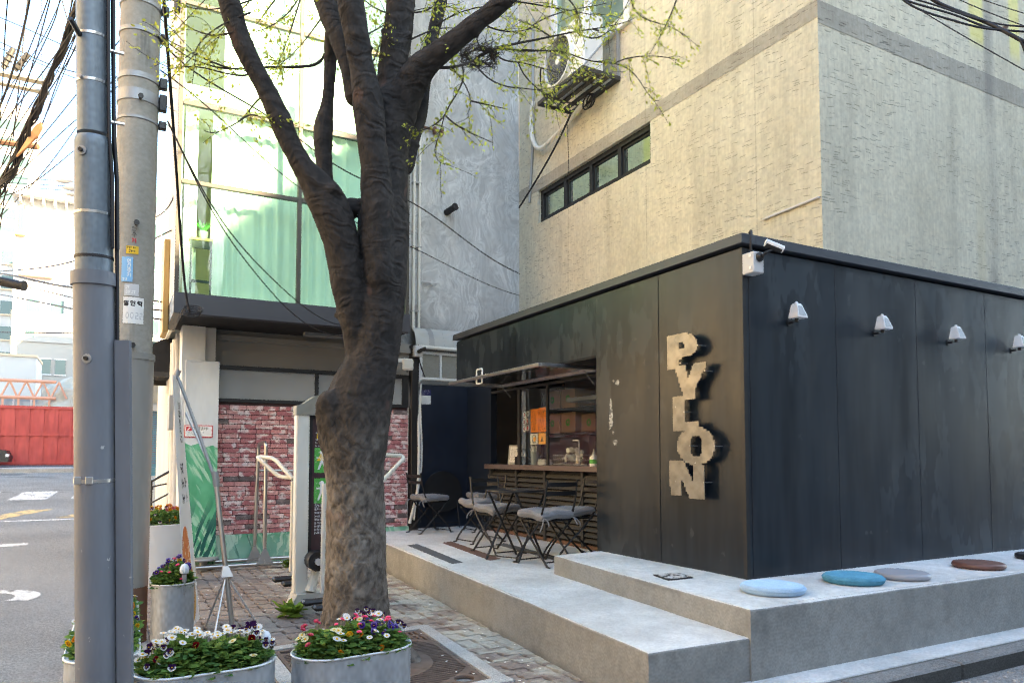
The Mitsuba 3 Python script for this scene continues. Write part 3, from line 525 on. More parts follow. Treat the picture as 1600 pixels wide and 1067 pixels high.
k = thing('straw_holder', 'gray cylinder of white straws on the kiosk counter', 'holder'); add('cup', lathe([(0, 0), (.055, 0), (.055, .17), (.05, .17), (.05, .01), (0, .01)], (4.90, 8.36, zc), 28), 'c_graycan', k, smooth=40)
for i in range(11): add('straw', cyl((4.90 + rp.uniform(-.025, .025), 8.36 + rp.uniform(-.02, .03), zc + .02), (4.90 + rp.uniform(-.05, .03), 8.37 + rp.uniform(-.05, .09), zc + rp.uniform(.22, .27)), .007, 8), 'c_paper', k)
solo('napkin_box', cat_([cbx(4.84, 4.95, 8.0, 8.19, zc, zc + .045, .003), cbx(4.845, 4.945, 8.01, 8.18, zc + .047, zc + .075, .003)]), 'c_boxgray', 'two stacked white paper boxes on the counter by the straws', 'box')
k = thing('wrapper_basket', 'wire basket of clear wrapped sachets behind the window glass', 'basket')
bk = [tube([(4.92 + .0, 7.88 - t * .5, zc + .01), (4.90, 7.90 - t * .54, zc + .13)], .003, 5) for t in np.linspace(0, 1, 12)] + [tube([(4.90, 7.90, z), (4.90, 7.36, z), (5.1, 7.36, z), (5.1, 7.9, z), (4.9, 7.9, z)], .004, 5) for z in (zc + .01, zc + .07, zc + .13)]
add('basket', cat_(bk), 'm_alu', k)
for i in range(22):
    m = trimesh.creation.icosphere(1, .04); m.vertices *= (.25, .8, 1.1); m.apply_transform(trimesh.transformations.random_rotation_matrix(rp.random(3))); m.apply_translation((rp.uniform(4.93, 5.07), rp.uniform(7.42, 7.84), zc + rp.uniform(.06, .20))); add('sachet', m, 'c_paper', k)
k = thing('soap_bottle', 'round white dispenser bottle with a green label at the right of the counter', 'bottle'); add('bottle', lathe([(0, 0), (.05, 0), (.052, .02), (.05, .10), (.02, .13), (.015, .16), (0, .16)], (4.86, 6.95, zc), 24), 'm_white', k, smooth=40)
add('label', lathe([(.0525, .03), (.0535, .03), (.0525, .075), (.0515, .075)], (4.86, 6.95, zc), 24), 'c_green', k, smooth=40); add('nozzle', cyl((4.86, 6.95, zc + .16), (4.86, 6.95, zc + .20), .008, 8, .003), 'm_white', k)
k = thing('glass_pitcher', 'clear glass pitcher with a tall pump standing on the counter', 'pitcher'); add('pitcher', lathe([(.045, 0), (.05, .01), (.05, .12)], (4.84, 7.22, zc), 24), 'm_clear', k, smooth=True); add('pump', tube(bend([(4.84, 7.22, zc + .01), (4.84, 7.22, zc + .30), (4.80, 7.30, zc + .30)], .02), .008), 'c_boxgray', k)

# standing letters
LET = [
 ('P', [(0.004,2.388),(0.241,2.383),(0.293,2.364),(0.327,2.335),(0.353,2.301),(0.356,2.262),(0.341,2.229),(0.317,2.210),(0.269,2.198),(0.145,2.183),(0.143,2.113),(0.003,2.109)] , [(0.139,2.322),(0.202,2.316),(0.208,2.260),(0.142,2.260)] ),
 ('Y', [(0.083,2.126),(0.216,2.132),(0.251,2.021),(0.315,2.132),(0.458,2.130),(0.458,2.108),(0.332,1.934),(0.326,1.850),(0.185,1.857),(0.182,1.918)] ,None),
 ('L', [(0.070,1.887),(0.201,1.887),(0.197,1.683),(0.357,1.680),(0.355,1.615),(0.065,1.604)] ,None),
 ('O', [(0.533,1.481),(0.526,1.443),(0.505,1.407),(0.473,1.376),(0.430,1.353),(0.380,1.337),(0.326,1.332),(0.271,1.336),(0.219,1.351),(0.174,1.375),(0.139,1.408),(0.117,1.445),(0.111,1.486),(0.119,1.526),(0.142,1.564),(0.178,1.595),(0.224,1.618),(0.277,1.632),(0.332,1.635),(0.386,1.628),(0.435,1.611),(0.477,1.586),(0.508,1.555),(0.527,1.519)] , [(0.292,1.563),(0.372,1.561),(0.388,1.528),(0.386,1.431),(0.369,1.399),(0.289,1.396),(0.267,1.431),(0.269,1.531)] ),
 ('N', [(0.013,1.366),(0.185,1.367),(0.285,1.216),(0.288,1.340),(0.415,1.341),(0.414,1.070),(0.246,1.076),(0.157,1.223),(0.158,1.079),(0.025,1.080)] ,None)]
def raster(poly, c=.0175):
    x0, y0, x1, y1 = poly.bounds; cells = []
    for i in range(int((x1 - x0) / c) + 2):
        for j in range(int((y1 - y0) / c) + 2):
            u, v = x0 + i * c, y0 + j * c
            if poly.contains(Pt(u + c / 2, v + c / 2)): cells.append(sbox(u, v, u + c + 1e-5, v + c + 1e-5))
    return unary_union(cells)
sg = thing('letter_sign', 'metal sign reading PYLON downwards in stepped letters on the kiosk front', 'sign')
for ch, out, hl in LET:
    p = Polygon(out); p = p.difference(Polygon(hl)) if hl else p
    add('letter', onX(prism(raster(p), .006), 4.010, 4.673), 'm_letter', sg)
for u, v in ((.362, 2.269), (.437, 2.06), (.20, 1.755), (.26, 1.483), (.53, 1.478), (.41, 1.20), (.16, 2.15), (.09, 1.2), (.1, 1.8), (.32, 1.35)):
    add('stud', cyl((4.0102, 4.673 - u, v), (4.087, 4.673 - u, v), .004, 8), 'm_steel', sg)
    add('stud_cap', cyl((4.003, 4.673 - u, v), (4.0101, 4.673 - u, v), .006, 8), 'm_steel', sg)
# torn paint scraps
scr = []
for u, v, w, h in ((5.52, 2.10, .012, .02), (5.46, 2.08, .03, .045), (5.565, 1.78, .03, .28), (5.53, 1.62, .018, .03), (5.50, 1.53, .035, .05)):
    a = np.linspace(0, 2 * np.pi, 14, endpoint=False); r_ = 1 + .35 * np.sin(a * 3 + u * 40) * .6
    scr.append(Polygon([(5.8 - u + w * math.cos(t) * r, v + h * .5 * math.sin(t) * r) for t, r in zip(a, r_)]))
add('torn_sticker', onX(prism(unary_union(scr), .0008), 4.0866, 5.8), mat('m_scrap', lambda p, n, uv: MX((.10, .10, .10), (.42, .42, .40), SS(.4, .6, FB(p.y * 60, p.z * 60))), .7), cafe, label='torn gray sticker remains')
# wall lamps
for i, x in enumerate((4.575, 5.606, 6.647, 7.689)):
    l = thing('wall_lamp', ['small white bell shaped wall lamp nearest the kiosk corner', 'second small white wall lamp from the kiosk corner', 'third small white wall lamp from the kiosk corner', 'small white wall lamp cut by the right edge of the picture'][i], 'wall lamp', 'small wall lamps in a row on the kiosk side')
    y = 3.84; v = []
    tp = [(-.03, -.03), (.03, -.03), (.03, .03), (-.03, .03)]
    pts = [(x + a * .75, y + b * .75, 2.565) for a, b in tp] + [(x + a * 1.0, y + b * .95, 2.55) for a, b in tp] + [(x + a * 1.75, y - .012 + b * 1.55, 2.463) for a, b in tp] + [(x + a * 1.75, y - .012 + b * 1.55, 2.452) for a, b in tp]
    add('lamp_shade', tm(m3.Manifold.hull_points(np.array(pts))), 'm_white', l); add('panel', tm(m3.Manifold.hull_points(np.array([(x - .02, y - .0305, 2.545), (x + .02, y - .0305, 2.545), (x - .038, y - .058, 2.468), (x + .038, y - .058, 2.468), (x - .02, y - .0325, 2.545), (x + .02, y - .0325, 2.545), (x - .038, y - .060, 2.468), (x + .038, y - .060, 2.468)]))), 'm_graymetal', l)
    add('bracket', cat_([cyl((x, y, 2.45), (x, y, 2.425), .014, 10), cyl((x, y + .03, 2.43), (x, YF, 2.43), .01, 8), cyl((x, YF - .008, 2.43), (x, YF, 2.43), .028, 14)]), 'm_black', l); add('finial', trimesh.creation.icosphere(2, .012, ), 'm_white', l, smooth=True)
    kk = [q for q in scene if q.startswith(l + '__finial')][0]; scene[kk] = {**scene[kk], 'to_world': T().translate([x, y, 2.572])}
# camera on junction box at the kiosk corner
k = thing('security_camera', 'security camera on a gray junction box at the kiosk corner', 'security camera')
add('junction_box', cbx(4.083, 4.19, 3.80, 3.914, 2.745, 2.90, .006), 'c_boxgray', k); add('hinge', cat_([cbx(4.076, 4.083, 3.82, 3.84, 2.86, 2.88, .001), cbx(4.076, 4.083, 3.82, 3.84, 2.77, 2.79, .001)]), 'm_alu', k)
add('mount', cat_([lathe([(0, 0), (.034, 0), (.034, .012), (.02, .03), (0, .03)], (0, 0, 0), 20)]), 'm_black', k, smooth=40); kk = [q for q in scene if q.startswith(k + '__mount')][0]; scene[kk] = {**scene[kk], 'to_world': T().translate([4.14, 3.80, 2.86]).rotate([1, 0, 0], 90)}
add('arm', tube([(4.14, 3.77, 2.86), (4.15, 3.74, 2.885), (4.19, 3.72, 2.905)], .011, 8), 'm_black', k)
dcam = np.array([.72, -.45, -.38]); dcam /= np.linalg.norm(dcam); pc = np.array([4.19, 3.72, 2.925])
add('body', tube([pc - dcam * .05, pc + dcam * .07], .026, 18), 'm_black', k, smooth=30); add('hood', tube([pc - dcam * .055 + (0, 0, .010), pc + dcam * .085 + (0, 0, .010)], .028, 18), 'm_white', k, smooth=30); add('lens', tube([pc + dcam * .0701, pc + dcam * .074], .018, 16), 'm_farglass', k)
add('cable', tube(curve([(4.13, 3.86, 2.90), (4.10, 3.84, 2.95), (4.12, 3.85, 3.06), (4.16, 3.90, 3.08), (4.22, 3.96, 3.06)]), .009, 8), 'c_cable', k)

# wing wall panel with notice, hoses
wing = thing('navy_screen_wall', 'dark navy screen wall at the back of the terrace', 'screen wall')
add('panel', cbx(3.955, 5.0, 10.25, 10.30, .34, 2.475, .004), 'm_navy', wing); add('post', cbx(3.79, 3.90, 9.98, 10.12, .0, 3.02, .005), 'm_black', wing)
k = thing('notice_sheet', 'dark blue and white notice stuck high on the navy wall', 'notice'); add('paper', bx(4.0, 4.195, 10.243, 10.249, 2.18, 2.31), 'c_paper', k); add('header', bx(3.995, 4.195, 10.242, 10.249, 2.312, 2.40), mat('c_navyhead', (.02, .02, .10), .5), k)
add('print', onY(prism(affinity.translate(glyphs(.15, .10, 8, rp, .4, .006, .009), .02, .012), .001), 10.243, 4.0, 2.18), 'c_boxgray', k); add('header_print', onY(prism(affinity.translate(glyphs(.13, .07, 3, rp, .5, .006, .016), .05, .01), .001), 10.242, 4.0, 2.315), 'c_paper', k)
solo('white_hose', tube(bend([(4.75, 10.2, 2.545), (4.15, 10.2, 2.55), (3.90, 10.05, 2.53), (3.90, 9.95, 1.5), (3.88, 9.94, .9), (3.74, 9.9, .45)], .16, 8), .022, 10), 'c_hose', 'white plastic hose running down the corner beside the navy wall', 'hose', smooth=True)
solo('white_hose', tube(curve([(3.94, 10.0, 2.45), (3.935, 9.97, 1.8), (3.93, 9.95, 1.2), (3.86, 9.93, .8), (3.80, 9.88, .5)]), .013, 8), 'c_hose', 'thinner second white hose beside the first one', 'hose', smooth=True)

# ------------------------------------------------------------------ beige building
XB, YB = 5.859, 4.60
bg = thing('beige_building', 'tall beige stucco building with a gray band rising behind the kiosk', 'building')
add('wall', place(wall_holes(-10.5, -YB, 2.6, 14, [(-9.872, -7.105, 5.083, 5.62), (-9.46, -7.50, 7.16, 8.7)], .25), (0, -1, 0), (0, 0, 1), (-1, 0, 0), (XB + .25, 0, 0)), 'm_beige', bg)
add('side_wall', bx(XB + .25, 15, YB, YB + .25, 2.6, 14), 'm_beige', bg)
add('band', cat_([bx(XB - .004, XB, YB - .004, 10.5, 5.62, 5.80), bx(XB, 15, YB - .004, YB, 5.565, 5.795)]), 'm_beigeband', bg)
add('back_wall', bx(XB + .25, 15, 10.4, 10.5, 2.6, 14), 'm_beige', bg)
for k_, x0 in enumerate((0,)): pass
def window_X(parent, x, y0, y1, z0, z1, panes, fm, gm, fw=.05, depth=.09, name='window', tilt=0):
    w = add(name, cat_([bx(x, x + depth, y0, y1, z0, z0 + fw), bx(x, x + depth, y0, y1, z1 - fw, z1)] + [bx(x + .001, x + depth - .001, y - fw / 2, y + fw / 2, z0 + fw, z1 - fw) for y in np.linspace(y0 + fw / 2, y1 - fw / 2, panes + 1)]), fm, parent)
    ys = np.linspace(y0 + fw / 2, y1 - fw / 2, panes + 1)
    for a, b in zip(ys[:-1], ys[1:]):
        a2, b2 = a + fw / 2 + .03, b - fw / 2 - .03
        add('sash', cat_([bx(x + .03, x + .06, a + fw / 2, b - fw / 2, z0 + fw, z0 + fw + .035), bx(x + .03, x + .06, a + fw / 2, b - fw / 2, z1 - fw - .035, z1 - fw), bx(x + .031, x + .059, a + fw / 2, a2, z0 + fw + .035, z1 - fw - .035), bx(x + .031, x + .059, b2, b - fw / 2, z0 + fw + .035, z1 - fw - .035)]), fm, w)
        add('pane', trimesh.Trimesh([(x + .045, a2, z0 + fw + .03), (x + .045, a2, z1 - fw - .03), (x + .045, b2, z1 - fw - .03), (x + .045, b2, z0 + fw + .03)], [(0, 1, 2), (0, 2, 3)], process=False), gm, w)
    return w
scene['m_winglass'] = {'type': 'thindielectric', 'int_ior': 1.75, 'specular_transmittance': rgb((.6, .85, .75))}
wf = window_X(bg, XB + .05, 7.105, 9.872, 5.083, 5.62, 4, 'm_black', 'm_winglass', .07, .12, 'strip_window')
add('reveal', cat_([bx(XB + .17, XB + .9, 7.1, 9.88, 5.07, 5.08), bx(XB + .9, XB + .95, 7.0, 9.9, 5.0, 5.7)]), mat('m_tealroom', lambda p, n, uv: MX((.12, .2, .17), (.4, .5, .44), N(p.y * 2.5, p.z * 6)), .8), bg)
uw = window_X(bg, XB - .02, 7.50, 9.46, 7.17, 8.7, 2, 'm_white', 'm_winglass', .11, .14, 'white_window')
add('sill', cbx(XB - .06, XB + .1, 7.45, 9.5, 7.10, 7.165), 'm_white', bg)
add('room_back', bx(XB + .7, XB + .75, 7.3, 9.6, 7.0, 8.9), 'm_tealroom', bg)
add('cleat_conduit', tube([(XB - .015, 4.62, 3.86), (XB - .015, 5.3, 3.84)], .012), 'c_boxgray', bg)
# outdoor unit on its bracket
ac = thing('air_conditioner_unit', 'white outdoor air conditioner unit with a round fan grille on a wall bracket', 'air conditioner')
add('casing', cbx(5.315, 5.645, 7.79, 8.73, 6.485, 7.285, .02), 'm_white', ac)
fc = np.array([5.31, 8.36, 6.86]); rings = []
for r in np.linspace(.05, .32, 10): a = np.linspace(0, 2 * np.pi, 40); rings.append(tube([fc + np.array([-.012 - .02 * (1 - (r / .32) ** 2), r * math.cos(t), r * math.sin(t)]) for t in a], .0035, 5, False))
for t in np.linspace(0, 2 * np.pi, 24, endpoint=False): rings.append(tube([fc + np.array([-.03, .05 * math.cos(t), .05 * math.sin(t)]), fc + np.array([-.01, .325 * math.cos(t), .325 * math.sin(t)])], .0035, 5))
add('fan_grille', cat_(rings), 'm_graymetal', ac); add('fan_opening', cyl((5.3145, 8.36, 6.86), (5.312, 8.36, 6.86), .325, 40), 'm_black', ac); add('hub', cyl((5.27, 8.36, 6.86), (5.285, 8.36, 6.86), .055, 20), 'm_white', ac)
rim_ = lathe([(.325, 0), (.345, 0), (.345, .06), (.325, .06), (.325, 0)], (0, 0, 0), 44); rim_.apply_transform(trimesh.transformations.rotation_matrix(-math.pi / 2, (0, 1, 0))); rim_.apply_translation((5.314, 8.36, 6.86)); add('fan_rim', rim_, 'm_white', ac, smooth=40)
add('side_grip', cat_([bx(5.45, 5.58, 7.785, 7.789, 7.0, 7.09)]), 'm_white', ac); add('grip_slot', bx(5.46, 5.57, 7.783, 7.785, 7.05, 7.08), 'm_black', ac)
br = thing('unit_bracket', 'dark metal bracket tray bolted to the beige wall below the air conditioner', 'bracket')
add('tray', cat_([bx(5.24, 5.27, 7.70, 8.85, 6.42, 6.475), bx(5.27, 5.85, 7.70, 7.73, 6.42, 6.475), bx(5.27, 5.85, 8.82, 8.85, 6.42, 6.475), bx(5.80, 5.85, 7.73, 8.82, 6.42, 6.475)]), 'm_darkmetal', br)
for x in (5.38, 5.52, 5.66): add('rail', bx(x, x + .05, 7.73, 8.82, 6.435, 6.47), 'm_darkmetal', br)
for y in (7.95, 8.55): add('crossbar', bx(5.27, 5.80, y, y + .035, 6.425, 6.434), 'm_darkmetal', br)
for y in (7.715, 8.835): add('brace', tube([(5.26, y, 6.47), (5.845, y, 7.2)], .014, 6), 'm_graymetal', br); 
add('shield', bx(5.80, 5.845, 7.70, 7.72, 6.475, 7.10), 'm_graymetal', br)
add('cable_coil', cat_([tube([(5.7, 8.25 + .12 * math.cos(t), 6.33 + .10 * math.sin(t)) for t in np.linspace(0, 6.28, 24)], .010, 6, False), tube([(5.73, 8.22 + .10 * math.cos(t), 6.34 + .09 * math.sin(t)) for t in np.linspace(0, 6.28, 24)], .010, 6, False)]), 'c_cable', br)
solo('drain_hose', tube(curve([(5.82, 9.95, 7.1), (5.80, 9.98, 6.6), (5.78, 9.75, 6.25), (5.75, 9.2, 6.22), (5.75, 8.6, 6.35), (5.75, 8.3, 6.45)]), .035, 10), 'c_hose', 'white drain hose looping from the air conditioner along the beige wall', 'hose', smooth=True)
solo('wall_conduit', tube([(5.84, 10.0, 8.5), (5.84, 10.0, 6.5), (5.84, 10.12, 5.5)], .022, 8), 'm_graymetal', 'thin gray conduit down the far edge of the beige wall', 'conduit', smooth=True)

# ------------------------------------------------------------------ gray wall, pipes, lean-to
gw = thing('gray_building', 'gray building wall with swirling trowelled render between the glass and beige buildings', 'building')
add('wall', bx(3.3, 5.858, 10.5, 10.8, 2.5, 14), 'm_gray', gw)
pp = thing('drain_pipes', 'pair of thin white pipes running up the gray wall beside the tree', 'pipes')
for x in (3.985, 4.075): add('pipe', cyl((x, 10.45, 3.30), (x, 10.45, 6.5), .022, 10), 'c_hose', pp, smooth=40)
for z in (3.6, 4.6, 5.6): add('clip', bx(3.95, 4.11, 10.43, 10.5, z, z + .02), 'm_graymetal', pp)
solo('vent_stub', cat_([cyl((4.539, 10.5, 5.235), (4.60, 10.30, 5.28), .05, 18), cyl((4.60, 10.30, 5.28), (4.606, 10.28, 5.284), .058, 18)]), 'c_cable', 'short black pipe stub sticking out of the gray wall', 'pipe', smooth=40)
solo('tap_pipe', cat_([tube([(4.09, 10.44, 4.08), (4.36, 10.44, 4.075)], .014), bx(4.26, 4.29, 10.42, 10.46, 4.05, 4.11), tube([(4.275, 10.44, 4.08), (4.275, 10.44, 4.13)], .01)]), 'c_boxgray', 'short horizontal pipe with a valve on the gray wall', 'pipe')
solo('pipe_bracket', cat_([tube([(3.98, 10.45, 6.52), (4.4, 10.45, 6.5)], .02), bx(4.30, 4.34, 10.42, 10.5, 6.45, 6.55), bx(4.42, 4.46, 10.42, 10.5, 6.45, 6.55)]), 'c_rust', 'rusty bracket arm at the head of the white pipes', 'bracket')
lt = thing('lean_to', 'small lean-to with a curved translucent canopy and white framed textured window', 'lean-to')
a = np.linspace(0, math.pi / 2, 9); prof = np.array([(10.48 - .26 * math.sin(t), 3.05 + .31 * math.cos(t)) for t in a]); 
for i, (x0, x1) in enumerate(((3.94, 4.16), (4.162, 4.24), (4.242, 4.40), (4.402, 4.55), (4.552, 4.75), (4.752, 5.2))):
    V = np.vstack([np.c_[np.full(9, x), prof] for x in (x0, x1)]); F = [(j, j + 1, j + 10) for j in range(8)] + [(j, j + 10, j + 9) for j in range(8)]
    add('canopy_sheet', trimesh.Trimesh(V, np.array(F), process=False), 'm_graymetal' if i == 1 else mat('m_canopy', (.42, .43, .42), .4) if i == 0 else 'm_canopy', lt, smooth=True)
add('gutter', tube([(3.93, 10.20, 3.03), (5.0, 10.20, 3.02)], .028, 10), 'c_hose', lt, smooth=True)
add('wall', cat_([bx(3.9, 4.02, 10.30, 10.36, 2.3, 3.05), bx(4.02, 5.2, 10.30, 10.36, 2.98, 3.05), bx(4.02, 5.2, 10.30, 10.36, 2.3, 2.56)]), 'm_grayplaster', lt)
w = add('window', cat_([bx(4.02, 4.07, 10.28, 10.33, 2.55, 2.98), bx(4.07, 5.1, 10.28, 10.33, 2.94, 2.98), bx(4.07, 5.1, 10.28, 10.33, 2.55, 2.59), bx(4.36, 4.385, 10.281, 10.329, 2.59, 2.94), bx(4.7, 4.725, 10.281, 10.329, 2.59, 2.94)]), 'm_white', lt)
for x0, x1 in ((4.07, 4.36), (4.385, 4.7), (4.725, 5.1)): add('pane', bx(x0, x1, 10.305, 10.31, 2.59, 2.94), mat('m_texglass', lambda p, n, uv: MX((.22, .21, .18), (.29, .28, .24), FB(p.x * 60, p.z * 60)), .35, bump=lambda p, n, uv: FB(p.x * 60, p.z * 60), bscale=.006), w)
k = thing('security_camera', 'black security camera on a small gray box above the black post', 'security camera')
add('box', cbx(3.80, 3.92, 9.90, 9.98, 2.84, 3.0), 'c_boxgray', k); add('camera', cat_([tube([(3.86, 9.90, 2.91), (3.87, 9.86, 2.92)], .028, 12), tube([(3.86, 9.87, 2.92), (3.93, 9.80, 2.95)], .025, 12)]), 'm_black', k); add('cable', tube(curve([(3.87, 9.92, 2.84), (3.92, 9.95, 2.7), (3.99, 9.97, 2.55)]), .010, 6), 'c_cable', k)
k = thing('wireless_box', 'square cream antenna box on a bracket beside the tree trunk', 'box'); add('box', cbx(3.59, 3.75, 9.80, 9.86, 2.62, 2.79, .02), 'm_cream', k); add('arm', bx(3.50, 3.66, 9.86, 9.90, 2.74, 2.79), 'm_white', k); add('stem', cyl((3.66, 9.83, 2.62), (3.66, 9.83, 2.59), .006, 6), 'm_black', k)

# ------------------------------------------------------------------ glass fronted building on the left
gb = thing('glass_building', 'building with a green glass upper storey over a painted brick ground floor', 'building')
YW, YG = 10.05, 9.10
bw = add('brick_wall', bx(1.13, 3.76, YW + .012, YW + .25, .40, 2.10), 'm_mortar', gb)
rb = np.random.default_rng(21); RH, BL = .0617, .205; hid = [[] for _ in BR]; ply5 = [mikit.ply(cbx(0, 1, 0, 1, 0, 1, .04), f'm_brick{i}') for i in range(5)]
for r in range(27):
    x = 1.13 - rb.uniform(0, BL); z = .403 + r * RH + (0 if r else 0)
    while x < 3.76:
        L = BL * rb.uniform(.88, 1.1); a, b = max(x, 1.132), min(x + L - .008, 3.758); x += L
        if b - a < .02: continue
        i = 4 if rb.random() < .05 else int(rb.integers(0, 4)); pr = .018 + rb.uniform(0, .010)
        if b < 2.22 or a > 3.38: put(ply5[i], 'brick', bw, T().translate([a, YW + .014 - pr, z]).scale([b - a, pr, RH - .008]))
        else: m = bx(a, b, YW + .014 - pr, YW + .014, z, z + RH - .0065); hid[i].append(m)
for i in range(5): add('brick_field', cat_(hid[i]), f'm_brick{i}', bw, kind='stuff')
add('base_band', cat_([cbx(1.10, 3.78, YW - .03, YW + .2, -.05, .40, .006)]), 'm_mural', gb, label='base of the wall painted green')
wn = add('transom_window', cat_([bx(1.13, 3.76, YW - .02, YW + .08, 2.10, 2.145), bx(1.13, 3.76, YW - .02, YW + .08, 2.525, 2.575)] + [bx(x0, x1, YW - .019, YW + .079, 2.145, 2.525) for x0, x1 in ((1.13, 1.17), (2.415, 2.46), (3.67, 3.76))]), 'm_black', gb)
for x0, x1 in ((1.17, 2.415), (2.46, 3.67)): add('pane', bx(x0, x1, YW + .02, YW + .03, 2.145, 2.525), 'm_frost', wn)
add('upper_wall', bx(1.02, 3.8, YW + .05, YW + .2, 2.576, 3.04), 'm_grayplaster', gb); add('soffit_trim', bx(1.02, 3.8, YW - .01, YW + .05, 2.90, 2.97), 'm_grayplaster', gb)
add('corner_pier', cat_([bx(.735, 1.0, 9.90, 10.2, -.05, 3.03)]), 'm_whitepanel', gb); add('pier_return', bx(1.0, 1.13, 9.96, 10.2, -.05, 3.03), 'm_offwhite', gb)
pn = add('painted_panel', cbx(.775, 1.165, 9.83, 9.87, .06, 2.59, .004), 'm_whitepanel', gb, label='tall white panel with its lower half painted green')
gp = prism(Polygon([(.0, .0), (.388, .0), (.388, 1.43), (.33, 1.47), (.24, 1.44), (.16, 1.49), (.08, 1.46), (0, 1.50)]), .001); add('green_paint', onY(gp, 9.829, .776, .07), mat('m_greenpaint', lambda p, n, uv: MX(MX(MX((.04, .26, .12), (.14, .46, .26), FB(p.x * 9, p.z * 5, octaves=4)), (.40, .62, .46), SS(.50, .72, FB(p.x * 22 + p.z * 12, p.z * 5, 4, octaves=4)) * .8), (.008, .085, .07), SS(.47, .56, FB(p.x * 30 - p.z * 11, p.z * 2.2 + p.x * 3, octaves=2)) * SS(1.0, .45, p.z)), .6), pn)
k = thing('warning_sign', 'white sign with red border on the painted panel', 'sign'); add('plate', bx(.775, 1.10, 9.818, 9.828, 1.635, 1.785), 'c_red', k); add('face', bx(.785, 1.09, 9.815, 9.818, 1.645, 1.775), 'c_paper', k)
add('print', onY(prism(unary_union([affinity.translate(glyphs(.21, .05, 1, rp, .7, .008, .03), .085, .07), affinity.translate(glyphs(.26, .05, 2, rp, .5, .006, .016), .03, .012)]), .001), 9.815, .785, 1.645), 'c_ink', k); add('mark', onY(prism(rect(.01, .075, .07, .12), .0012), 9.815, .785, 1.645), 'c_red', k); add('mark_slash', onY(prism(Polygon([(.02, .08), (.03, .075), (.065, .11), (.055, .116)]), .002), 9.815, .785, 1.645), 'c_paper', k)
# overhang
XL, XR = .575, 3.42
add('ledge', cat_([cbx(XL, XR, YG - .02, YG + .10, 3.03, 3.27, .004), cbx(XL, XL + .1, YG + .1, 10.4, 3.03, 3.27, .004)]), mat('m_ledge', (.035, .038, .05), .4), gb)
add('soffit', bx(XL + .1, XR, YG + .1, 10.4, 3.04, 3.06), 'm_blackmatt', gb); add('side_wall', cat_([bx(XL, XL + .06, YG + .02, 10.4, 3.272, 9.5)]), 'm_offwhite', gb)
add('soffit_lamp', bx(2.2, 2.75, 9.75, 9.85, 3.0, 3.04), 'm_graymetal', gb)
mx = [.60, 1.967, 3.38]; mz = [3.27, 4.57, 5.50, 6.70, 8.2]
cw = add('curtain_wall', cat_([bx(x - .022, x + .022, YG - .012, YG + .06, 3.271, 9.4) for x in mx] + [bx(.628, 1.939, YG - .01, YG + .05, z - .022, z + .022) for z in mz[1:]] + [bx(1.995, 3.352, YG - .01, YG + .05, z - .028, z + .028) for z in mz[1:]]), mat('m_mullion', (.04, .037, .03), .5), gb)
rg = np.random.default_rng(5)
for i in range(2):
    for j in range(5):
        z1 = mz[j + 1] - .028 if j < 4 else 9.4; x0, x1, z0 = mx[i] + .028, mx[i + 1] - .028, mz[j] + (.028 if j else .001); e = rg.uniform(-.004, .004, 2)
        add('pane', trimesh.Trimesh([(x0, YG + .01 + e[0], z0), (x1, YG + .01, z0), (x1, YG + .01 + e[1], z1), (x0, YG + .01, z1)], [(0, 1, 2), (0, 2, 3)], process=False), 'm_glassteal', cw)
add('room', cat_([bx(.64, 3.4, 12.3, 12.35, 3.1, 9.4), bx(3.35, 3.4, 9.2, 12.3, 3.1, 9.4), bx(.64, 3.4, 9.16, 12.3, 3.22, 3.27), bx(.64, 3.4, 9.25, 12.3, 5.62, 5.80), bx(.64, 3.4, 9.2, 12.3, 8.1, 8.25), bx(.64, .68, 10.4, 12.3, 3.1, 9.4)]), 'm_room', gb)
def curtain(x0, x1, y, z0, z1, amp=.03, n=160, seed=0):
    xs_ = np.linspace(x0, x1, n); rows = np.linspace(z0, z1, 6); ph = meshkit.fbm(np.c_[xs_ * 3, np.full(n, seed), np.zeros(n)], 3) * 14
    V = np.vstack([np.c_[xs_, y + amp * np.sin(xs_ * 34 + ph) * (1 - .3 * (z - z0) / (z1 - z0)), np.full(n, z)] for z in rows]); i = (np.arange(5)[:, None] * n + np.arange(n - 1)[None]).ravel()
    return trimesh.Trimesh(V, np.vstack([np.c_[i, i + 1, i + n + 1], np.c_[i, i + n + 1, i + n]]), process=False)
add('curtain', curtain(.98, 3.32, 9.42, 3.33, 5.60), 'm_curtain', gb, smooth=True); add('curtain', curtain(1.1, 3.32, 9.42, 5.82, 8.05, seed=4), 'm_curtain', gb, smooth=True); add('curtain', curtain(.68, .82, 9.40, 3.3, 5.6, seed=8, n=40), 'm_curtain', gb, smooth=True)
for x, y_, z_ in (): pass
sh = thing('plant_shelf', 'narrow wooden shelf behind the green glass', 'shelf'); add('board', bx(.74, 1.0, 9.30, 9.50, 3.96, 3.99), mat('m_yellowwood', (.55, .42, .14), .6), sh); add('frame', cat_([bx(.75, .77, 9.3, 9.32, 3.28, 3.96), bx(.97, .99, 9.3, 9.32, 3.28, 3.96), bx(.75, .99, 9.3, 9.32, 3.45, 3.48), bx(.75, .99, 9.301, 9.321, 3.86, 3.95)]), 'm_darkmetal', sh)
k = thing('potted_plant', 'small spiky plant in a pot on the shelf behind the glass', 'potted plant'); add('pot', lathe([(0, 0), (.045, 0), (.055, .10), (.048, .10), (.045, .02)], (.90, 9.40, 3.99), 20), 'c_graycan', k, smooth=40)
add('leaves', cat_([tube([(.90, 9.40, 4.08), (.90 + .07 * math.cos(t), 9.40 + .07 * math.sin(t), 4.17), (.90 + .13 * math.cos(t), 9.40 + .13 * math.sin(t), 4.19 + .03 * math.sin(5 * t))], [.006, .006, .001], 4) for t in np.linspace(0, 6.28, 16)]), 'c_green', k)
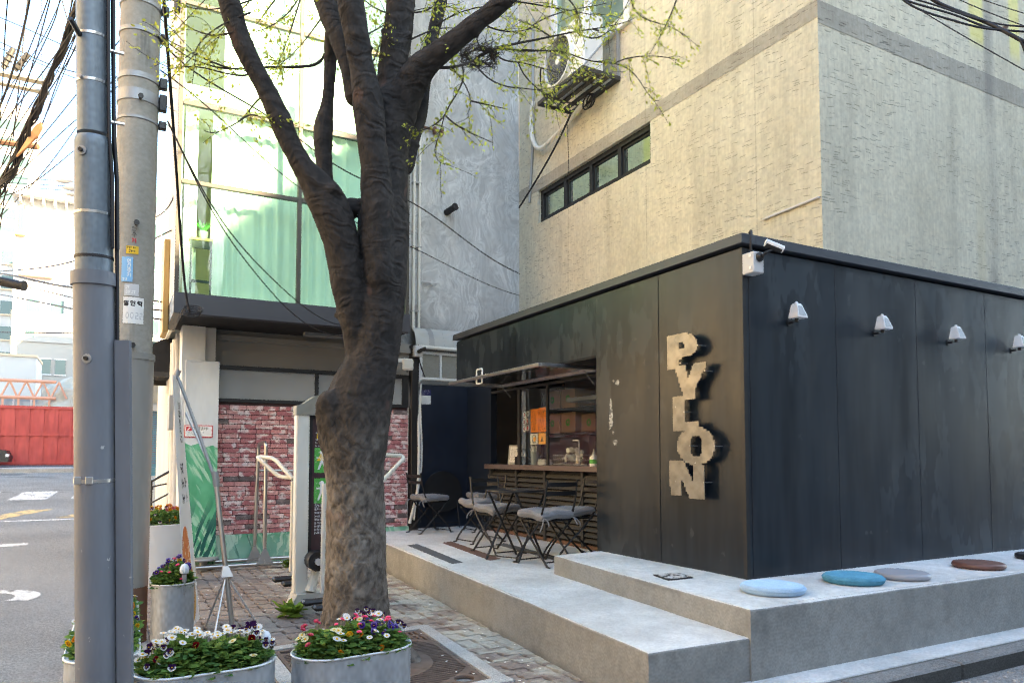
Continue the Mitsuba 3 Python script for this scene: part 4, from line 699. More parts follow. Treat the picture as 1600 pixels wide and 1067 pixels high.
solo('hanging_sign', cbx(.508, .572, 9.92, 10.5, 2.93, 4.09, .006), 'c_gold', 'tall ochre sign box on the left side of the glass building', 'sign')
solo('rain_pipe', tube([(.54, 9.2, 6.6), (.54, 9.2, 9.2)], .035, 10), 'm_darkmetal', 'dark pipe at the top left corner of the glass building', 'pipe', smooth=True)
add('lower_side_wall', bx(.76, .95, 10.2, 15.8, -.05, 3.05), 'm_offwhite', gb)
aw = thing('black_awning', 'black rounded fabric awning over the side door of the glass building', 'awning'); a = np.linspace(0, math.pi / 2, 9)
pr = Polygon([(0, 0)] + [(-.44 * math.sin(math.pi / 2 - t), .50 * math.sin(t)) for t in a]); m = prism(pr, 1.5); add('canopy', place(m, (1, 0, 0), (0, 0, 1), (0, -1, 0), (.755, 13.2, 2.62)), 'm_blackmatt', aw); add('frame_bar', bx(.32, .755, 11.70, 11.73, 2.55, 2.62), 'm_darkmetal', aw); add('frame_bar', bx(.32, .755, 13.17, 13.2, 2.55, 2.62), 'm_darkmetal', aw)
eb = thing('meter_box', 'gray electric box on the side wall behind the banner', 'box'); add('box', cbx(.64, .76, 10.5, 10.85, 1.75, 2.2), 'm_graymetal', eb); add('conduit', tube([(.72, 10.45, 0), (.72, 10.45, 3.0)], .025), 'c_boxgray', eb)
for y in (11.0, 11.35): solo('wall_pipe', tube([(.72, y, 0), (.72, y, 3.0)], .03), 'c_hose', ['pale vertical pipe on the side wall nearer the corner', 'pale vertical pipe on the side wall nearer the awning'][y > 11.2], 'pipe')
rl = thing('stair_railing', 'thin black railing by the side door', 'railing'); add('rail', cat_([tube([(.28, 11.8, .2), (.28, 11.8, .9), (.70, 11.0, 1.2)], .018, 6), tube([(.28, 11.8, .6), (.70, 11.0, .9)], .012, 6), tube([(.50, 11.4, .2), (.50, 11.4, 1.05)], .014, 6)]), 'm_black', rl)
bk2 = thing('parked_bicycle', 'dark bicycle leaning by the side railing behind the white planter', 'bicycle')
def wheelring(c, r): return tube([(c[0], c[1] + r * math.cos(t), c[2] + r * math.sin(t)) for t in np.linspace(0, 6.29, 28)], .016, 6, False)
for c in ((.52, 12.0, .36), (.52, 12.95, .38)):
    w = add('wheel', wheelring(c, .31), 'm_black', bk2); add('spokes', cat_([tube([c, (c[0], c[1] + .3 * math.cos(t), c[2] + .3 * math.sin(t))], .002, 4) for t in np.linspace(0, 6.28, 12, endpoint=False)]), 'm_steel', w)
add('frame', cat_([tube(q, .014, 6) for q in ([(.52, 12.0, .36), (.52, 12.12, .85), (.52, 12.62, .80), (.52, 12.45, .33), (.52, 12.12, .8)], [(.52, 12.62, .80), (.52, 12.95, .38), (.52, 12.45, .33)])]), 'm_darkmetal', bk2); add('saddle', cbx(.46, .58, 12.55, 12.78, .88, .94, .02), 'm_black', bk2); add('handlebar', tube([(.28, 12.1, 1.0), (.52, 12.08, .95), (.76, 12.1, 1.0)], .012, 6), 'm_black', bk2); add('seat_post', cyl((.52, 12.62, .8), (.52, 12.65, .9), .012), 'm_steel', bk2)

# neighbours seen past the left building
nb = thing('white_shop', 'white shop front with a blue shutter window beyond the awning', 'building')
add('wall', place(wall_holes(.1, 2.2, 0.1, 3.0, [(.60, .95, 1.0, 2.35)], .2), (1, 0, 0), (0, 0, 1), (0, -1, 0), (0, 17.2, 0)), 'm_farwhite', nb); add('shutter', cat_([bx(.60, .95, 17.1, 17.12, 1.0 + i * .045, 1.0 + i * .045 + .038) for i in range(30)]), 'c_shutter', nb); add('window_frame', cat_([bx(.58, .61, 16.98, 17.02, .98, 2.37), bx(.94, .97, 16.98, 17.02, .98, 2.37)]), 'm_white', nb); add('tarp_valance', grid(.1, 2.2, 0, 1, 30, 6, lambda X, Y: Y * .5 + 2.5).apply_transform(np.array([[1, 0, 0, 0], [0, -.25, 0, 16.95], [0, 0, 1, 0], [0, 0, 0, 1]])), 'c_tarp', nb); add('upper_glass', bx(.1, 2.2, 17.0, 17.1, 3.05, 3.8), 'm_farglass', nb); add('lintel', bx(.1, 2.2, 16.9, 17.2, 3.0, 3.06), 'm_black', nb)
ba = thing('blue_apartment', 'white and blue apartment block seen between the concrete pole and the ochre sign', 'building')
add('wall', bx(1.9, 12, 70, 82, 0, 24.5), 'm_farwhite', ba); add('blue_panel', cat_([bx(2.6, 4.0, 69.96, 70, z, z + h) for z, h in ((5, 5.5), (12.0, 3.2), (16.2, 2.6), (19.6, 2.6))]), 'c_bluegray', ba)
for i, z in enumerate((6.2, 9.0, 11.6, 14.4, 17.2, 20.0, 22.5)):
    for x in (2.7, 4.6, 6.6): w = add('window', bx(x, x + 1.2, 69.92, 69.96, z, z + 1.5), 'm_farglass', ba); add('frame', cat_([bx(x - .08, x + 1.28, 69.90, 69.95, z - .1, z), bx(x + .55, x + .65, 69.9, 69.95, z, z + 1.5)]), 'm_white', w)
    add('balcony_rail', cat_([bx(2.5, 4.1, 69.5, 69.55, z - .6 + q * .25, z - .52 + q * .25) for q in range(4)]), 'm_white', ba)

# ------------------------------------------------------------------ utility poles
def lerp(a, b, t): return np.array(a) + (np.array(b) - np.array(a)) * t
PA, PB = np.array([-.018, 3.735, 0.0]), np.array([-.125, 3.598, 3.40])
def pat_(z): return lerp(PA, PB, z / 3.40)
def band(z0, z1, r0, r1=None, n=40, g=.0): return tube([pat_(z0), pat_(z1)], [r0, r0 if r1 is None else r1], n)
mp = thing('steel_pole', 'blue gray steel pole with clamp bands and a wide gray lower casing', 'pole')
add('upper_tube', tube([pat_(2.80), pat_(4.6)], .0635, 40), 'm_polesteel', mp, smooth=40)
add('shoulder_tube', tube([pat_(z) for z in (2.20, 2.735, 2.76, 2.775, 2.785)], [.074, .075, .0745, .071, .066], 40), 'm_polesteel', mp, smooth=50)
add('casing', tube([pat_(-.02), pat_(2.20)], .0815, 48), 'm_casing', mp, smooth=40); add('collar', tube([pat_(2.14), pat_(2.195)], .091, 48), 'm_casing', mp, smooth=40)
sd = fwd[:2] / np.linalg.norm(fwd[:2]); rt = np.array([sd[1], -sd[0]])
def castrip(u0, u1, d, z0, z1, m, name):
    V = []
    for z in (z0, z1):
        c = pat_(z)
        for u, dd in ((u0, -d + .018), (u1, -d + .022), (u1, d), (u0, d)): V.append([*(c[:2] + rt * u + sd * dd), z])
    return add(name, tm(m3.Manifold.hull_points(np.array(V))), m, mp)
castrip(.0885, .150, .022, -.02, 1.905, 'm_casing', 'cable_cover')
for z in (3.22, 3.02, 2.45, 2.262): add('clamp_band', tube([pat_(z - .006), pat_(z + .006)], (.066 if z > 2.8 else .0765), 40), 'm_steel' if z > 2.4 else 'c_cable', mp, smooth=40)
add('clamp_band', cat_([tube([pat_(1.29), pat_(1.305)], .0835, 40)]), 'm_steel', mp, smooth=40)
for dx in (-.03, .02):
    c = pat_(1.297); q = c[:2] - sd * .082 + rt * dx; add('band_buckle', cbx(q[0] - .014, q[0] + .014, q[1] - .008, q[1] + .008, 1.282, 1.314, .002), 'm_steel', mp)
for z, u, big in ((3.20, -.02, 1), (3.02, -.015, 0), (2.70, -.005, 2), (1.815, .012, 2)):
    c = pat_(z); r = .063 if z > 2.8 else .0805; q = np.array([*(c[:2] - sd * r * .98 + rt * u), z])
    add('step_bolt', tube([q, q - np.array([*sd, 0]) * (.07 if big == 1 else .015) + np.array([0, 0, .03 if big == 1 else 0])], .011 if big == 1 else .009, 10), 'm_black' if big != 0 else 'm_steel', mp)
    if big == 2: add('washer', tube([q, q - np.array([*sd, 0]) * .004], .020, 18), 'm_graymetal', mp)
for i in range(5):
    o = rt * (.074 + .009 * (i % 3)) - sd * (.012 * (i - 2)); zb = 1.9 if i < 2 else 2.15 + .12 * i
    add('riser_cable', tube([np.array([*(pat_(z)[:2] + o + rt * (.012 if z < 2.75 else 0)), z]) for z in (zb, 2.3, 2.6, 2.8, 3.0, 3.3, 4.4)], .0065, 8), 'c_cable', mp, smooth=True)
for z in (2.85, 3.16): add('cable_tie', bx(*(np.sort([pat_(z)[0] + .06, pat_(z)[0] + .12])), pat_(z)[1] - .05, pat_(z)[1] - .03, z, z + .008), 'm_steel', mp)

CPX, CPY = .113, 6.335
cp = thing('concrete_pole', 'round concrete utility pole with steel bands, stickers and a gray lower jacket', 'pole')
add('shaft', tube([(CPX, CPY, z) for z in np.linspace(.1, 7.2, 12)], [.150 - .001 * i for i in range(12)], 44), 'm_poleconc', cp, smooth=40)
add('jacket', cat_([tube([(CPX, CPY, .42), (CPX, CPY, 2.14)], .160, 44), tube([(CPX, CPY, 2.135), (CPX, CPY, 2.185)], .168, 44)]), 'm_jacket', cp, smooth=40); add('foot', tube([(CPX, CPY, -.1), (CPX, CPY, .43)], .158, 40), 'c_rust', cp, smooth=40)
for z, h in ((4.93, .014), (4.70, .016), (4.335, .022), (4.18, .045), (4.0, .010)):
    add('steel_band', tube([(CPX, CPY, z - h), (CPX, CPY, z + h)], .1515, 44), 'm_graymetal', cp, smooth=40)
    add('band_lug', cbx(CPX + .145, CPX + .20, CPY - .07, CPY - .02, z - h - .02, z + h + .02, .006), 'm_black', cp)
def camdir(cx, cy): return math.atan2(-cy, -cx)
aC = camdir(CPX, CPY)
for z, u in ((4.98, .02), (4.14, .04), (3.16, .03), (2.23, .02)):
    a_ = aC + u * 2; d = np.array([math.cos(a_), math.sin(a_), 0]); q = np.array([CPX, CPY, z]) + d * .148; add('step_bolt', cat_([tube([q, q + d * .05], .011, 8), tube([q + d * .05, q + d * .062], .02, 8)]), 'm_black', cp)
def sticker(name, lab, u0, u1, z0, z1, m, arts):
    k = thing(name, lab, 'sticker'); R_ = .1512
    if m: add('sheet', wrap(prism(rect(0, u1 - u0, 0, z1 - z0), .0008), CPX, CPY, R_, aC + u0 / R_, z0), m, k)
    for nm, art, am in arts: add(nm, wrap(prism(art, .0006), CPX, CPY, R_ + .0009, aC + u0 / R_, z0), am, k)
rs = np.random.default_rng(11)
def L3(chs, size, wd, x=0, y=0, gap=.02): return unary_union([affinity.translate(strokes(hangul(c), size, wd), x + i * (size + gap), y) for i, c in enumerate(chs)])
sticker('paper_sticker', 'white paper sticker with large black Korean letters and a worn phone number', -.065, .078, 2.40, 2.60, 'c_paper', [('print', L3('일인력', .038, .008, .004, .135, .008), 'c_ink'), ('number', affinity.translate(unary_union([affinity.translate(affinity.scale(Pt(0, 0).buffer(.017), .7, 1.5), .03 + i * .032, .06).difference(affinity.translate(affinity.scale(Pt(0, 0).buffer(.011), .6, 1.4), .03 + i * .032, .06)) for i in range(2)] + [unary_union([rect(.085 + i * .03, .105 + i * .03, .078, .085), rect(.099 + i * .03, .106 + i * .03, .06, .085), rect(.085 + i * .03, .106 + i * .03, .056, .062), rect(.085 + i * .03, .092 + i * .03, .035, .06), rect(.085 + i * .03, .107 + i * .03, .034, .041)]) for i in range(2)]), 0, 0), 'c_boxgray')])
sticker('paper_sticker', 'torn plain gray sticker above the white sticker with black letters', -.06, .04, 2.61, 2.70, 'c_boxgray', [('print', affinity.translate(glyphs(.08, .07, 2, rs, .6, .01, .03), .01, .01), 'c_paper')])
sticker('blue_sticker', 'narrow light blue sticker with white letters on the concrete pole', -.085, -.005, 2.715, 2.905, 'c_blue', [('print', unary_union([affinity.translate(strokes(hangul(c), .030, .005), .04, .145 - i * .036) for i, c in enumerate('인선주기')] + [affinity.translate(glyphs(.06, .02, 1, rs, .8, .006, .014), .01, .005)]), 'c_paper')])
sticker('yellow_sticker', 'small tilted yellow sticker with black letters on the concrete pole', -.055, .03, 2.93, 2.99, 'c_yellow', [('print', affinity.translate(glyphs(.075, .055, 2, rs, .7, .004, .016), .005, .003), 'c_ink')])
sticker('pole_lettering', 'thin dark and red Korean letters written down the concrete pole', -.02, .04, 3.0, 3.16, None, [('ink_letters', unary_union([affinity.translate(strokes(hangul('선'), .036, .0028), 0, .105), affinity.translate(strokes(hangul('주'), .036, .0028), 0, .06)]), 'm_darkmetal'), ('red_letters', affinity.translate(strokes(hangul('기'), .034, .008), .0, .015), 'c_red')])

# ------------------------------------------------------------------ tree
LIMBS = {
 'main':[(1.526,5.045,-0.133,0.292),(1.521,5.035,0.088,0.257),(1.514,5.022,0.353,0.226),(1.502,5.010,0.662,0.212),(1.489,4.995,1.016,0.204),(1.477,4.982,1.325,0.204),(1.482,4.963,1.590,0.230),(1.499,4.940,1.811,0.221),(1.560,4.894,2.032,0.177),(1.598,4.854,2.341,0.168),(1.605,4.828,2.694,0.177),(1.611,4.803,3.048,0.173),(1.626,4.776,3.357,0.142),(1.635,4.755,3.622,0.133),(1.637,4.740,3.843,0.128)],
 'burl':[(1.449,4.987,1.502,0.204),(1.343,4.949,1.674,0.139),(1.275,4.894,1.764,0.086)],
 'A':[(1.568,4.917,1.946,0.115),(1.479,4.900,2.138,0.101),(1.417,4.865,2.371,0.100),(1.367,4.824,2.598,0.121),(1.302,4.790,2.843,0.115),(1.201,4.776,3.095,0.123),(1.104,4.767,3.213,0.096),(1.010,4.757,3.332,0.079),(0.896,4.751,3.559,0.070),(0.758,4.756,3.817,0.065),(0.649,4.749,4.010,0.064),(0.566,4.726,4.238,0.064),(0.477,4.706,4.484,0.059)],
 'C':[(1.267,4.932,3.075,0.061),(1.241,4.977,3.264,0.057),(1.241,5.007,3.478,0.058),(1.241,5.036,3.694,0.063),(1.270,5.053,3.869,0.050),(1.290,5.072,4.073,0.045),(1.304,5.088,4.384,0.043),(1.318,5.104,4.682,0.041),(1.327,5.121,5.030,0.042)],
 'B':[(1.553,4.724,2.621,0.112),(1.530,4.693,2.916,0.107),(1.508,4.661,3.208,0.103),(1.467,4.640,3.497,0.098),(1.423,4.621,3.784,0.093),(1.369,4.610,4.026,0.089),(1.328,4.594,4.224,0.090),(1.299,4.575,4.377,0.090),(1.260,4.554,4.654,0.087)],
 'D':[(1.390,4.761,3.838,0.074),(1.349,4.825,4.081,0.070),(1.299,4.896,4.307,0.071),(1.253,4.967,4.492,0.076),(1.224,5.026,4.702,0.077),(1.178,5.092,4.961,0.073)],
 'E':[(1.654,4.789,3.822,0.125),(1.659,4.784,4.097,0.112),(1.681,4.772,4.327,0.103),(1.706,4.755,4.604,0.099),(1.730,4.737,4.927,0.095)],
 'F':[(1.667,4.794,3.622,0.116),(1.690,4.706,3.818,0.124),(1.739,4.605,3.966,0.109),(1.804,4.500,4.053,0.086),(1.901,4.379,4.130,0.073),(2.042,4.230,4.259,0.065),(2.161,4.095,4.350,0.058),(2.295,3.950,4.480,0.054),(2.441,3.797,4.627,0.049)],
 'G':[(1.872,4.765,4.143,0.059),(1.940,4.816,4.327,0.051),(2.005,4.867,4.540,0.047),(2.078,4.911,4.806,0.043),(2.146,4.952,5.152,0.039)],
 'H':[(1.752,4.816,3.441,0.081),(1.836,4.790,3.749,0.050),(1.898,4.780,3.969,0.037),(1.923,4.795,4.123,0.032)],
 'fork':[(1.569,4.807,2.796,0.070),(1.492,4.832,3.082,0.062),(1.414,4.873,3.104,0.066),(1.351,4.913,3.016,0.070)],
}
TWIGS = [
 [(0.688,4.646,4.147),(0.541,4.711,4.066),(0.455,4.745,3.990),(0.370,4.781,3.843)],
 [(1.264,5.122,4.273),(1.168,5.093,4.149),(1.025,5.084,4.098),(0.799,5.121,4.048),(0.635,5.123,4.002),(0.475,5.121,3.994),(0.338,5.105,4.015),(0.210,5.080,4.095)],
 [(0.633,5.107,3.994),(0.436,5.128,4.039),(0.299,5.117,4.074),(0.203,5.084,4.095)],
 [(1.236,5.009,4.501),(1.133,5.033,4.331),(1.046,5.046,4.199),(0.956,5.058,4.104),(0.853,5.074,4.071)],
 [(0.800,4.805,3.715),(0.712,4.833,3.601),(0.667,4.834,3.537),(0.593,4.850,3.478),(0.517,4.867,3.435),(0.454,4.874,3.436)],
 [(0.665,4.821,3.532),(0.727,4.752,3.550),(0.784,4.691,3.496)],
 [(0.755,4.742,3.835),(0.633,4.796,3.804),(0.525,4.840,3.822),(0.381,4.903,3.844),(0.247,4.964,3.817)],
 [(0.899,5.022,4.506),(0.789,5.092,4.332)],
 [(0.597,4.703,4.028),(0.481,4.822,4.037),(0.378,4.931,4.107),(0.271,5.038,4.238)],
 [(1.376,4.667,4.188),(1.586,4.768,4.391),(1.808,4.862,4.600),(2.128,4.906,4.759)],
 [(1.030,4.837,4.487),(0.894,4.757,4.227),(0.727,4.687,4.057)],
 [(1.438,4.647,3.975),(1.536,4.751,4.185),(1.617,4.862,4.449)],
 [(1.789,4.509,4.027),(2.007,4.510,4.080),(2.167,4.540,4.182),(2.332,4.566,4.309),(2.504,4.592,4.379),(2.765,4.570,4.429),(2.948,4.591,4.464)],
 [(2.173,4.552,4.189),(2.336,4.573,4.323),(2.545,4.570,4.427),(2.803,4.541,4.533),(3.026,4.531,4.631),(3.299,4.494,4.731),(3.535,4.475,4.852)],
 [(2.334,4.570,4.312),(2.454,4.598,4.286),(2.574,4.622,4.315),(2.782,4.600,4.310),(2.952,4.598,4.318)],
 [(2.511,4.606,4.388),(2.734,4.612,4.441),(2.963,4.614,4.495),(3.201,4.615,4.492),(3.445,4.610,4.528),(3.651,4.629,4.511),(3.843,4.663,4.385),(3.987,4.713,4.398)],
 [(3.441,4.604,4.525),(3.579,4.618,4.610),(3.814,4.582,4.677),(4.054,4.545,4.685)],
 [(3.019,4.520,4.624),(3.190,4.511,4.617),(3.360,4.493,4.758),(3.509,4.479,5.029)],
 [(3.508,4.478,5.054),(3.620,4.501,4.917),(3.845,4.457,4.879),(4.029,4.437,4.814)],
 [(3.908,4.371,5.107),(3.845,4.417,4.911),(3.781,4.461,4.757),(3.717,4.504,4.628)],
 [(2.070,4.522,4.111),(2.028,4.535,3.892),(1.958,4.559,3.750),(1.933,4.556,3.653),(1.892,4.568,3.447),(1.943,4.521,3.382)],
 [(1.958,4.559,3.750),(1.852,4.589,3.648),(1.727,4.625,3.613)],
 [(1.958,4.559,3.750),(2.062,4.523,3.668),(2.186,4.474,3.607),(2.272,4.445,3.569)],
 [(1.984,4.514,4.075),(2.092,4.483,3.930),(2.120,4.491,3.849),(2.110,4.521,3.769)],
 [(2.334,4.570,4.312),(2.212,4.582,4.379),(2.249,4.503,4.489),(2.346,4.397,4.529),(2.421,4.301,4.591)],
 [(2.173,4.552,4.189),(2.290,4.584,4.118),(2.449,4.590,4.089),(2.653,4.569,4.106),(2.820,4.570,4.098)],
 [(2.119,4.488,3.857),(2.263,4.478,3.854),(2.389,4.477,3.860)],
 [(2.574,4.622,4.315),(2.687,4.629,4.191),(2.888,4.589,4.048),(2.960,4.613,4.001)],
 [(1.770,4.729,4.321),(1.897,4.712,4.404),(1.995,4.712,4.456),(2.177,4.670,4.462)],
 [(2.000,4.819,4.537),(2.183,4.796,4.676),(2.423,4.745,4.769)],
 [(1.757,4.725,4.510),(1.902,4.727,4.578),(2.008,4.745,4.739)],
 [(2.808,4.549,4.539),(2.655,4.572,4.596),(2.505,4.595,4.614)],
 [(1.329,4.808,4.166),(1.461,4.955,4.313),(1.685,5.059,4.355)],
 [(2.542,4.564,4.433),(2.756,4.555,4.665),(3.022,4.523,4.802),(3.297,4.488,4.916)],
 [(2.187,4.011,4.324),(2.336,4.107,4.410),(2.646,4.117,4.465),(2.930,4.142,4.517)],
 [(2.777,4.593,4.098),(2.895,4.600,4.179),(3.057,4.580,4.311),(3.268,4.540,4.320)],
 [(2.781,4.645,4.331),(2.793,4.618,4.113),(2.821,4.573,4.026)],
 [(0.989,4.641,4.340),(0.924,4.693,4.074),(0.857,4.742,3.869)],
 [(0.826,4.839,4.415),(0.670,4.854,4.320),(0.483,4.885,4.238),(0.335,4.891,4.218)],
 [(1.662,4.722,4.457),(1.529,4.737,4.471),(1.396,4.748,4.541)],
 [(2.046,4.239,4.286),(2.177,4.263,4.271),(2.330,4.273,4.298),(2.524,4.257,4.382)],
 [(2.832,4.406,4.792),(2.967,4.399,4.643),(2.978,4.460,4.481)],
]
def skel(p, n=5):
    q = curve(np.array(p), max(6, n * len(p))); q[:, 3] = np.maximum(q[:, 3], .01); return q
parts = []; ends = []
for k_, p in LIMBS.items():
    q = skel(p, 3)
    if k_ in 'ACBDEFG':
        d = q[-1, :3] - q[-4, :3]; d /= np.linalg.norm(d); e = q[-1]
        for s in (.5, 1.0, 1.6): q = np.vstack([q, np.r_[e[:3] + (d * .8 + np.array([0, 0, .25])) * s, e[3] * (1 - .36 * s)]])
        ends.append(q[-1])
    sph = []
    for a, b in zip(q[:-1], q[1:]):
        pts = []
        for c in (a, b):
            s_ = np.array(m3.Manifold.sphere(1.0, 18).to_mesh().vert_properties[:, :3]); pts.append(s_ * c[3] + c[:3])
        parts.append(m3.Manifold.hull_points(np.vstack(pts)))
rt_ = np.random.default_rng(9)
base = np.array(LIMBS['main'][1][:3])
for i in range(7):
    a = i * 2 * math.pi / 7 + .3; e = np.array([base[0] + .42 * math.cos(a), base[1] + .42 * math.sin(a), -.03]); s_ = np.array(m3.Manifold.sphere(1.0, 14).to_mesh().vert_properties[:, :3])
    parts.append(m3.Manifold.hull_points(np.vstack([s_ * .13 + np.array([base[0] + .16 * math.cos(a), base[1] + .16 * math.sin(a), .18]), s_ * .05 + e])))
S0 = np.array(m3.Manifold.sphere(1.0, 10).to_mesh().vert_properties[:, :3])
for k_ in ('A', 'B', 'C', 'E', 'F', 'H'):                                 # knots and branch scars
    q = skel(LIMBS[k_], 4)
    for _ in range(9 if k_ in 'AC' else 6):
        c = q[rt_.integers(3, len(q) - 2)]; d = rt_.normal(size=3); d /= np.linalg.norm(d); r = c[3] * rt_.uniform(.22, .42)
        parts.append(m3.Manifold.hull_points(np.vstack([S0 * r * 1.3 + c[:3] + d * c[3] * .75, S0 * r * .7 + c[:3] + d * c[3] * (1.02 + .1 * rt_.random())])))
tree_m = m3.Manifold.batch_boolean(parts, m3.OpType.Add).refine_to_length(.045)
tmsh = tm(tree_m); tmsh.merge_vertices(); trimesh.smoothing.filter_taubin(tmsh, lamb=.55, nu=.53, iterations=14)
tmsh = trimesh.Trimesh(*trimesh.remesh.subdivide_to_size(tmsh.vertices, tmsh.faces, .03, max_iter=6)); tmsh.merge_vertices()
v = tmsh.vertices; nn = tmsh.vertex_normals
lowk = np.clip((2.2 - v[:, 2]) / 1.0, 0, 1)
dsp = (meshkit.fbm(v * np.array([9, 9, 5]), 4, 3) - .5) * (.018 + .012 * lowk) + (meshkit.fbm(v * np.array([28, 28, 22]), 3, 8) - .5) * (.008 + .010 * lowk) + (meshkit.fbm(v * np.array([4, 4, 3]), 2, 5) - .5) * .03
tmsh.vertices = v + nn * dsp[:, None]
tree = thing('street_tree', 'large street tree with a dark forked trunk and sparse young yellow green leaves', 'tree')
add('trunk', tmsh, 'm_bark', tree, smooth=True)
# twigs: the given boughs with finer side shoots, leaves along them
tw, leafV, leafF, leafC = [], [], [], []
rl_ = np.random.default_rng(31)
def leaf(c, d, up, s, col):
    d = d / np.linalg.norm(d); w = np.cross(d, up); w /= np.linalg.norm(w) + 1e-9; u = np.cross(w, d); k0 = len(leafV)
    for a, b, h in ((0, 0, 0), (.35, .24, .06), (.35, -.24, .06), (.7, .2, .03), (.7, -.2, .03), (1, 0, -.08), (.35, 0, 0), (.7, 0, -.02)): leafV.append(c + d * a * s + w * b * s + u * h * s); leafC.append(col)
    for f in ((0, 1, 6), (0, 6, 2), (1, 3, 7), (1, 7, 6), (2, 6, 7), (2, 7, 4), (3, 5, 7), (7, 5, 4)): leafF.append(tuple(k0 + i for i in f))
def sprig(c, d, n, s0):
    for _ in range(n):
        e = d + rl_.normal(0, .7, 3); e[2] -= .35; col = np.array([.56, .60, .10]) * rl_.uniform(.55, 1.25) * np.array([1, rl_.uniform(.88, 1.05), rl_.uniform(.6, 1.5)])
        leaf(c + rl_.normal(0, .016, 3), e, rl_.normal(0, 1, 3), s0 * rl_.uniform(.6, 1.25), col)
def shoots(q, dens, lv, r0):
    L_ = np.linalg.norm(q[-1] - q[0]); n = max(1, int(L_ * dens))
    for _ in range(n):
        t = rl_.uniform(.15, 1.0); i = min(len(q) - 2, int(t * (len(q) - 1))); c = q[i]; d = q[i + 1] - q[i]; d = d / (np.linalg.norm(d) + 1e-9)
        e = d * .6 + rl_.normal(0, .55, 3); e[2] -= .1; e /= np.linalg.norm(e); l = rl_.uniform(.08, .30)
        p = np.array([c, c + e * l * .5 + rl_.normal(0, .012, 3), c + e * l + np.array([0, 0, -.03])]); pc_ = curve(p, 7); tw.append(tube(pc_, np.linspace(r0, .0016, 7), 4))
        for j in range(1, 7):
            if rl_.random() < lv: sprig(pc_[j], e, rl_.integers(2, 6), .027)
for i, p in enumerate(TWIGS):
    q = curve(np.array(p), 26); q = q + (meshkit.fbm(q * 9 + i, 3)[:, None] - .5) * .03 * np.linspace(0, 1, 26)[:, None]
    r0 = .011 if i in (1, 12, 13) else .0062
    tw.append(tube(q, np.linspace(r0, .0025, 26), 6))
    shoots(q, 12, .75, .0022)
    for j in range(8, 26, 2):
        if rl_.random() < .8: sprig(q[j], q[j] - q[j - 1] + 1e-6, rl_.integers(2, 6), .027)
for e in ends:
    for _ in range(7):
        d = rl_.normal(0, 1, 3); d[2] = abs(d[2]) * .8 + .15; d /= np.linalg.norm(d); p = np.array([e[:3], e[:3] + d * .6, e[:3] + d * 1.3 + rl_.normal(0, .2, 3)]); q = curve(p, 14); tw.append(tube(q, np.linspace(.02, .004, 14), 5)); shoots(q, 7, .5, .005)
add('twigs', cat_(tw), 'm_twig', tree, smooth=True, kind='stuff')
add('leaves', trimesh.Trimesh(np.array(leafV), np.array(leafF), process=False), 'm_leaf', tree, color=np.array(leafC), kind='stuff')
nst = []; rn = np.random.default_rng(4); NC = np.array([2.246, 4.621, 4.275])
for _ in range(150):
    a = rn.uniform(0, 6.28); r = .10 + rn.normal(0, .022); c = NC + np.array([r * math.cos(a), r * math.sin(a), rn.normal(0, .018)]); t = np.array([-math.sin(a), math.cos(a), rn.normal(0, .3)]) + rn.normal(0, .25, 3); t /= np.linalg.norm(t); l = rn.uniform(.05, .13); nst.append(tube([c - t * l, c + rn.normal(0, .008, 3), c + t * l], .0022, 4))
solo('bird_nest', cat_(nst), 'm_twig', 'small untidy nest of twigs under the right hand bough', 'nest')

# ------------------------------------------------------------------ planters and flowers
def leafcloud(pts, s, rg_, cols, lift=.5):
    V, F, Cc = [], [], []
    for c in pts:
        a = rg_.uniform(0, 6.28); d = np.array([math.cos(a), math.sin(a), rg_.uniform(-.2, 1.0) * lift]); d /= np.linalg.norm(d); u = rg_.normal(0, .4, 3) + np.array([0, 0, 1.0]); w = np.cross(d, u); w /= np.linalg.norm(w); h = np.cross(w, d); k0 = len(V); z = s * rg_.uniform(.6, 1.3); col = np.array(cols[rg_.integers(len(cols))]) * rg_.uniform(.6, 1.3)
        for A, B, H in ((0, 0, 0), (.3, .26, .04), (.3, -.26, .04), (.7, .24, .02), (.7, -.24, .02), (1, 0, -.1), (.5, 0, -.05)): V.append(c + d * A * z + w * B * z + h * H * z); Cc.append(col)
        for f in ((0, 1, 6), (0, 6, 2), (1, 3, 6), (2, 6, 4), (3, 5, 6), (6, 5, 4)): F.append(tuple(k0 + i for i in f))
    return trimesh.Trimesh(np.array(V), np.array(F), process=False), np.array(Cc)
def petalfan(n, r, w, c_in, c_out, cup=.1, r0=.12):
    V, F, Cc = [], [], []
    for i in range(n):
        a = i * 2 * math.pi / n; k0 = len(V); dz = .0006 * (i % 2)
        for rr, ww, cc in ((r0 * r, .35, c_in), (.6 * r, 1, c_out), (r, .55, c_out)):
            for s in (-1, 1): x, y = rr, s * ww * w * .5; V.append((x * math.cos(a) - y * math.sin(a), x * math.sin(a) + y * math.cos(a), dz + cup * rr * rr / r)); Cc.append(cc)
        F += [(k0, k0 + 2, k0 + 3), (k0, k0 + 3, k0 + 1), (k0 + 2, k0 + 4, k0 + 5), (k0 + 2, k0 + 5, k0 + 3)]
    return V, F, Cc
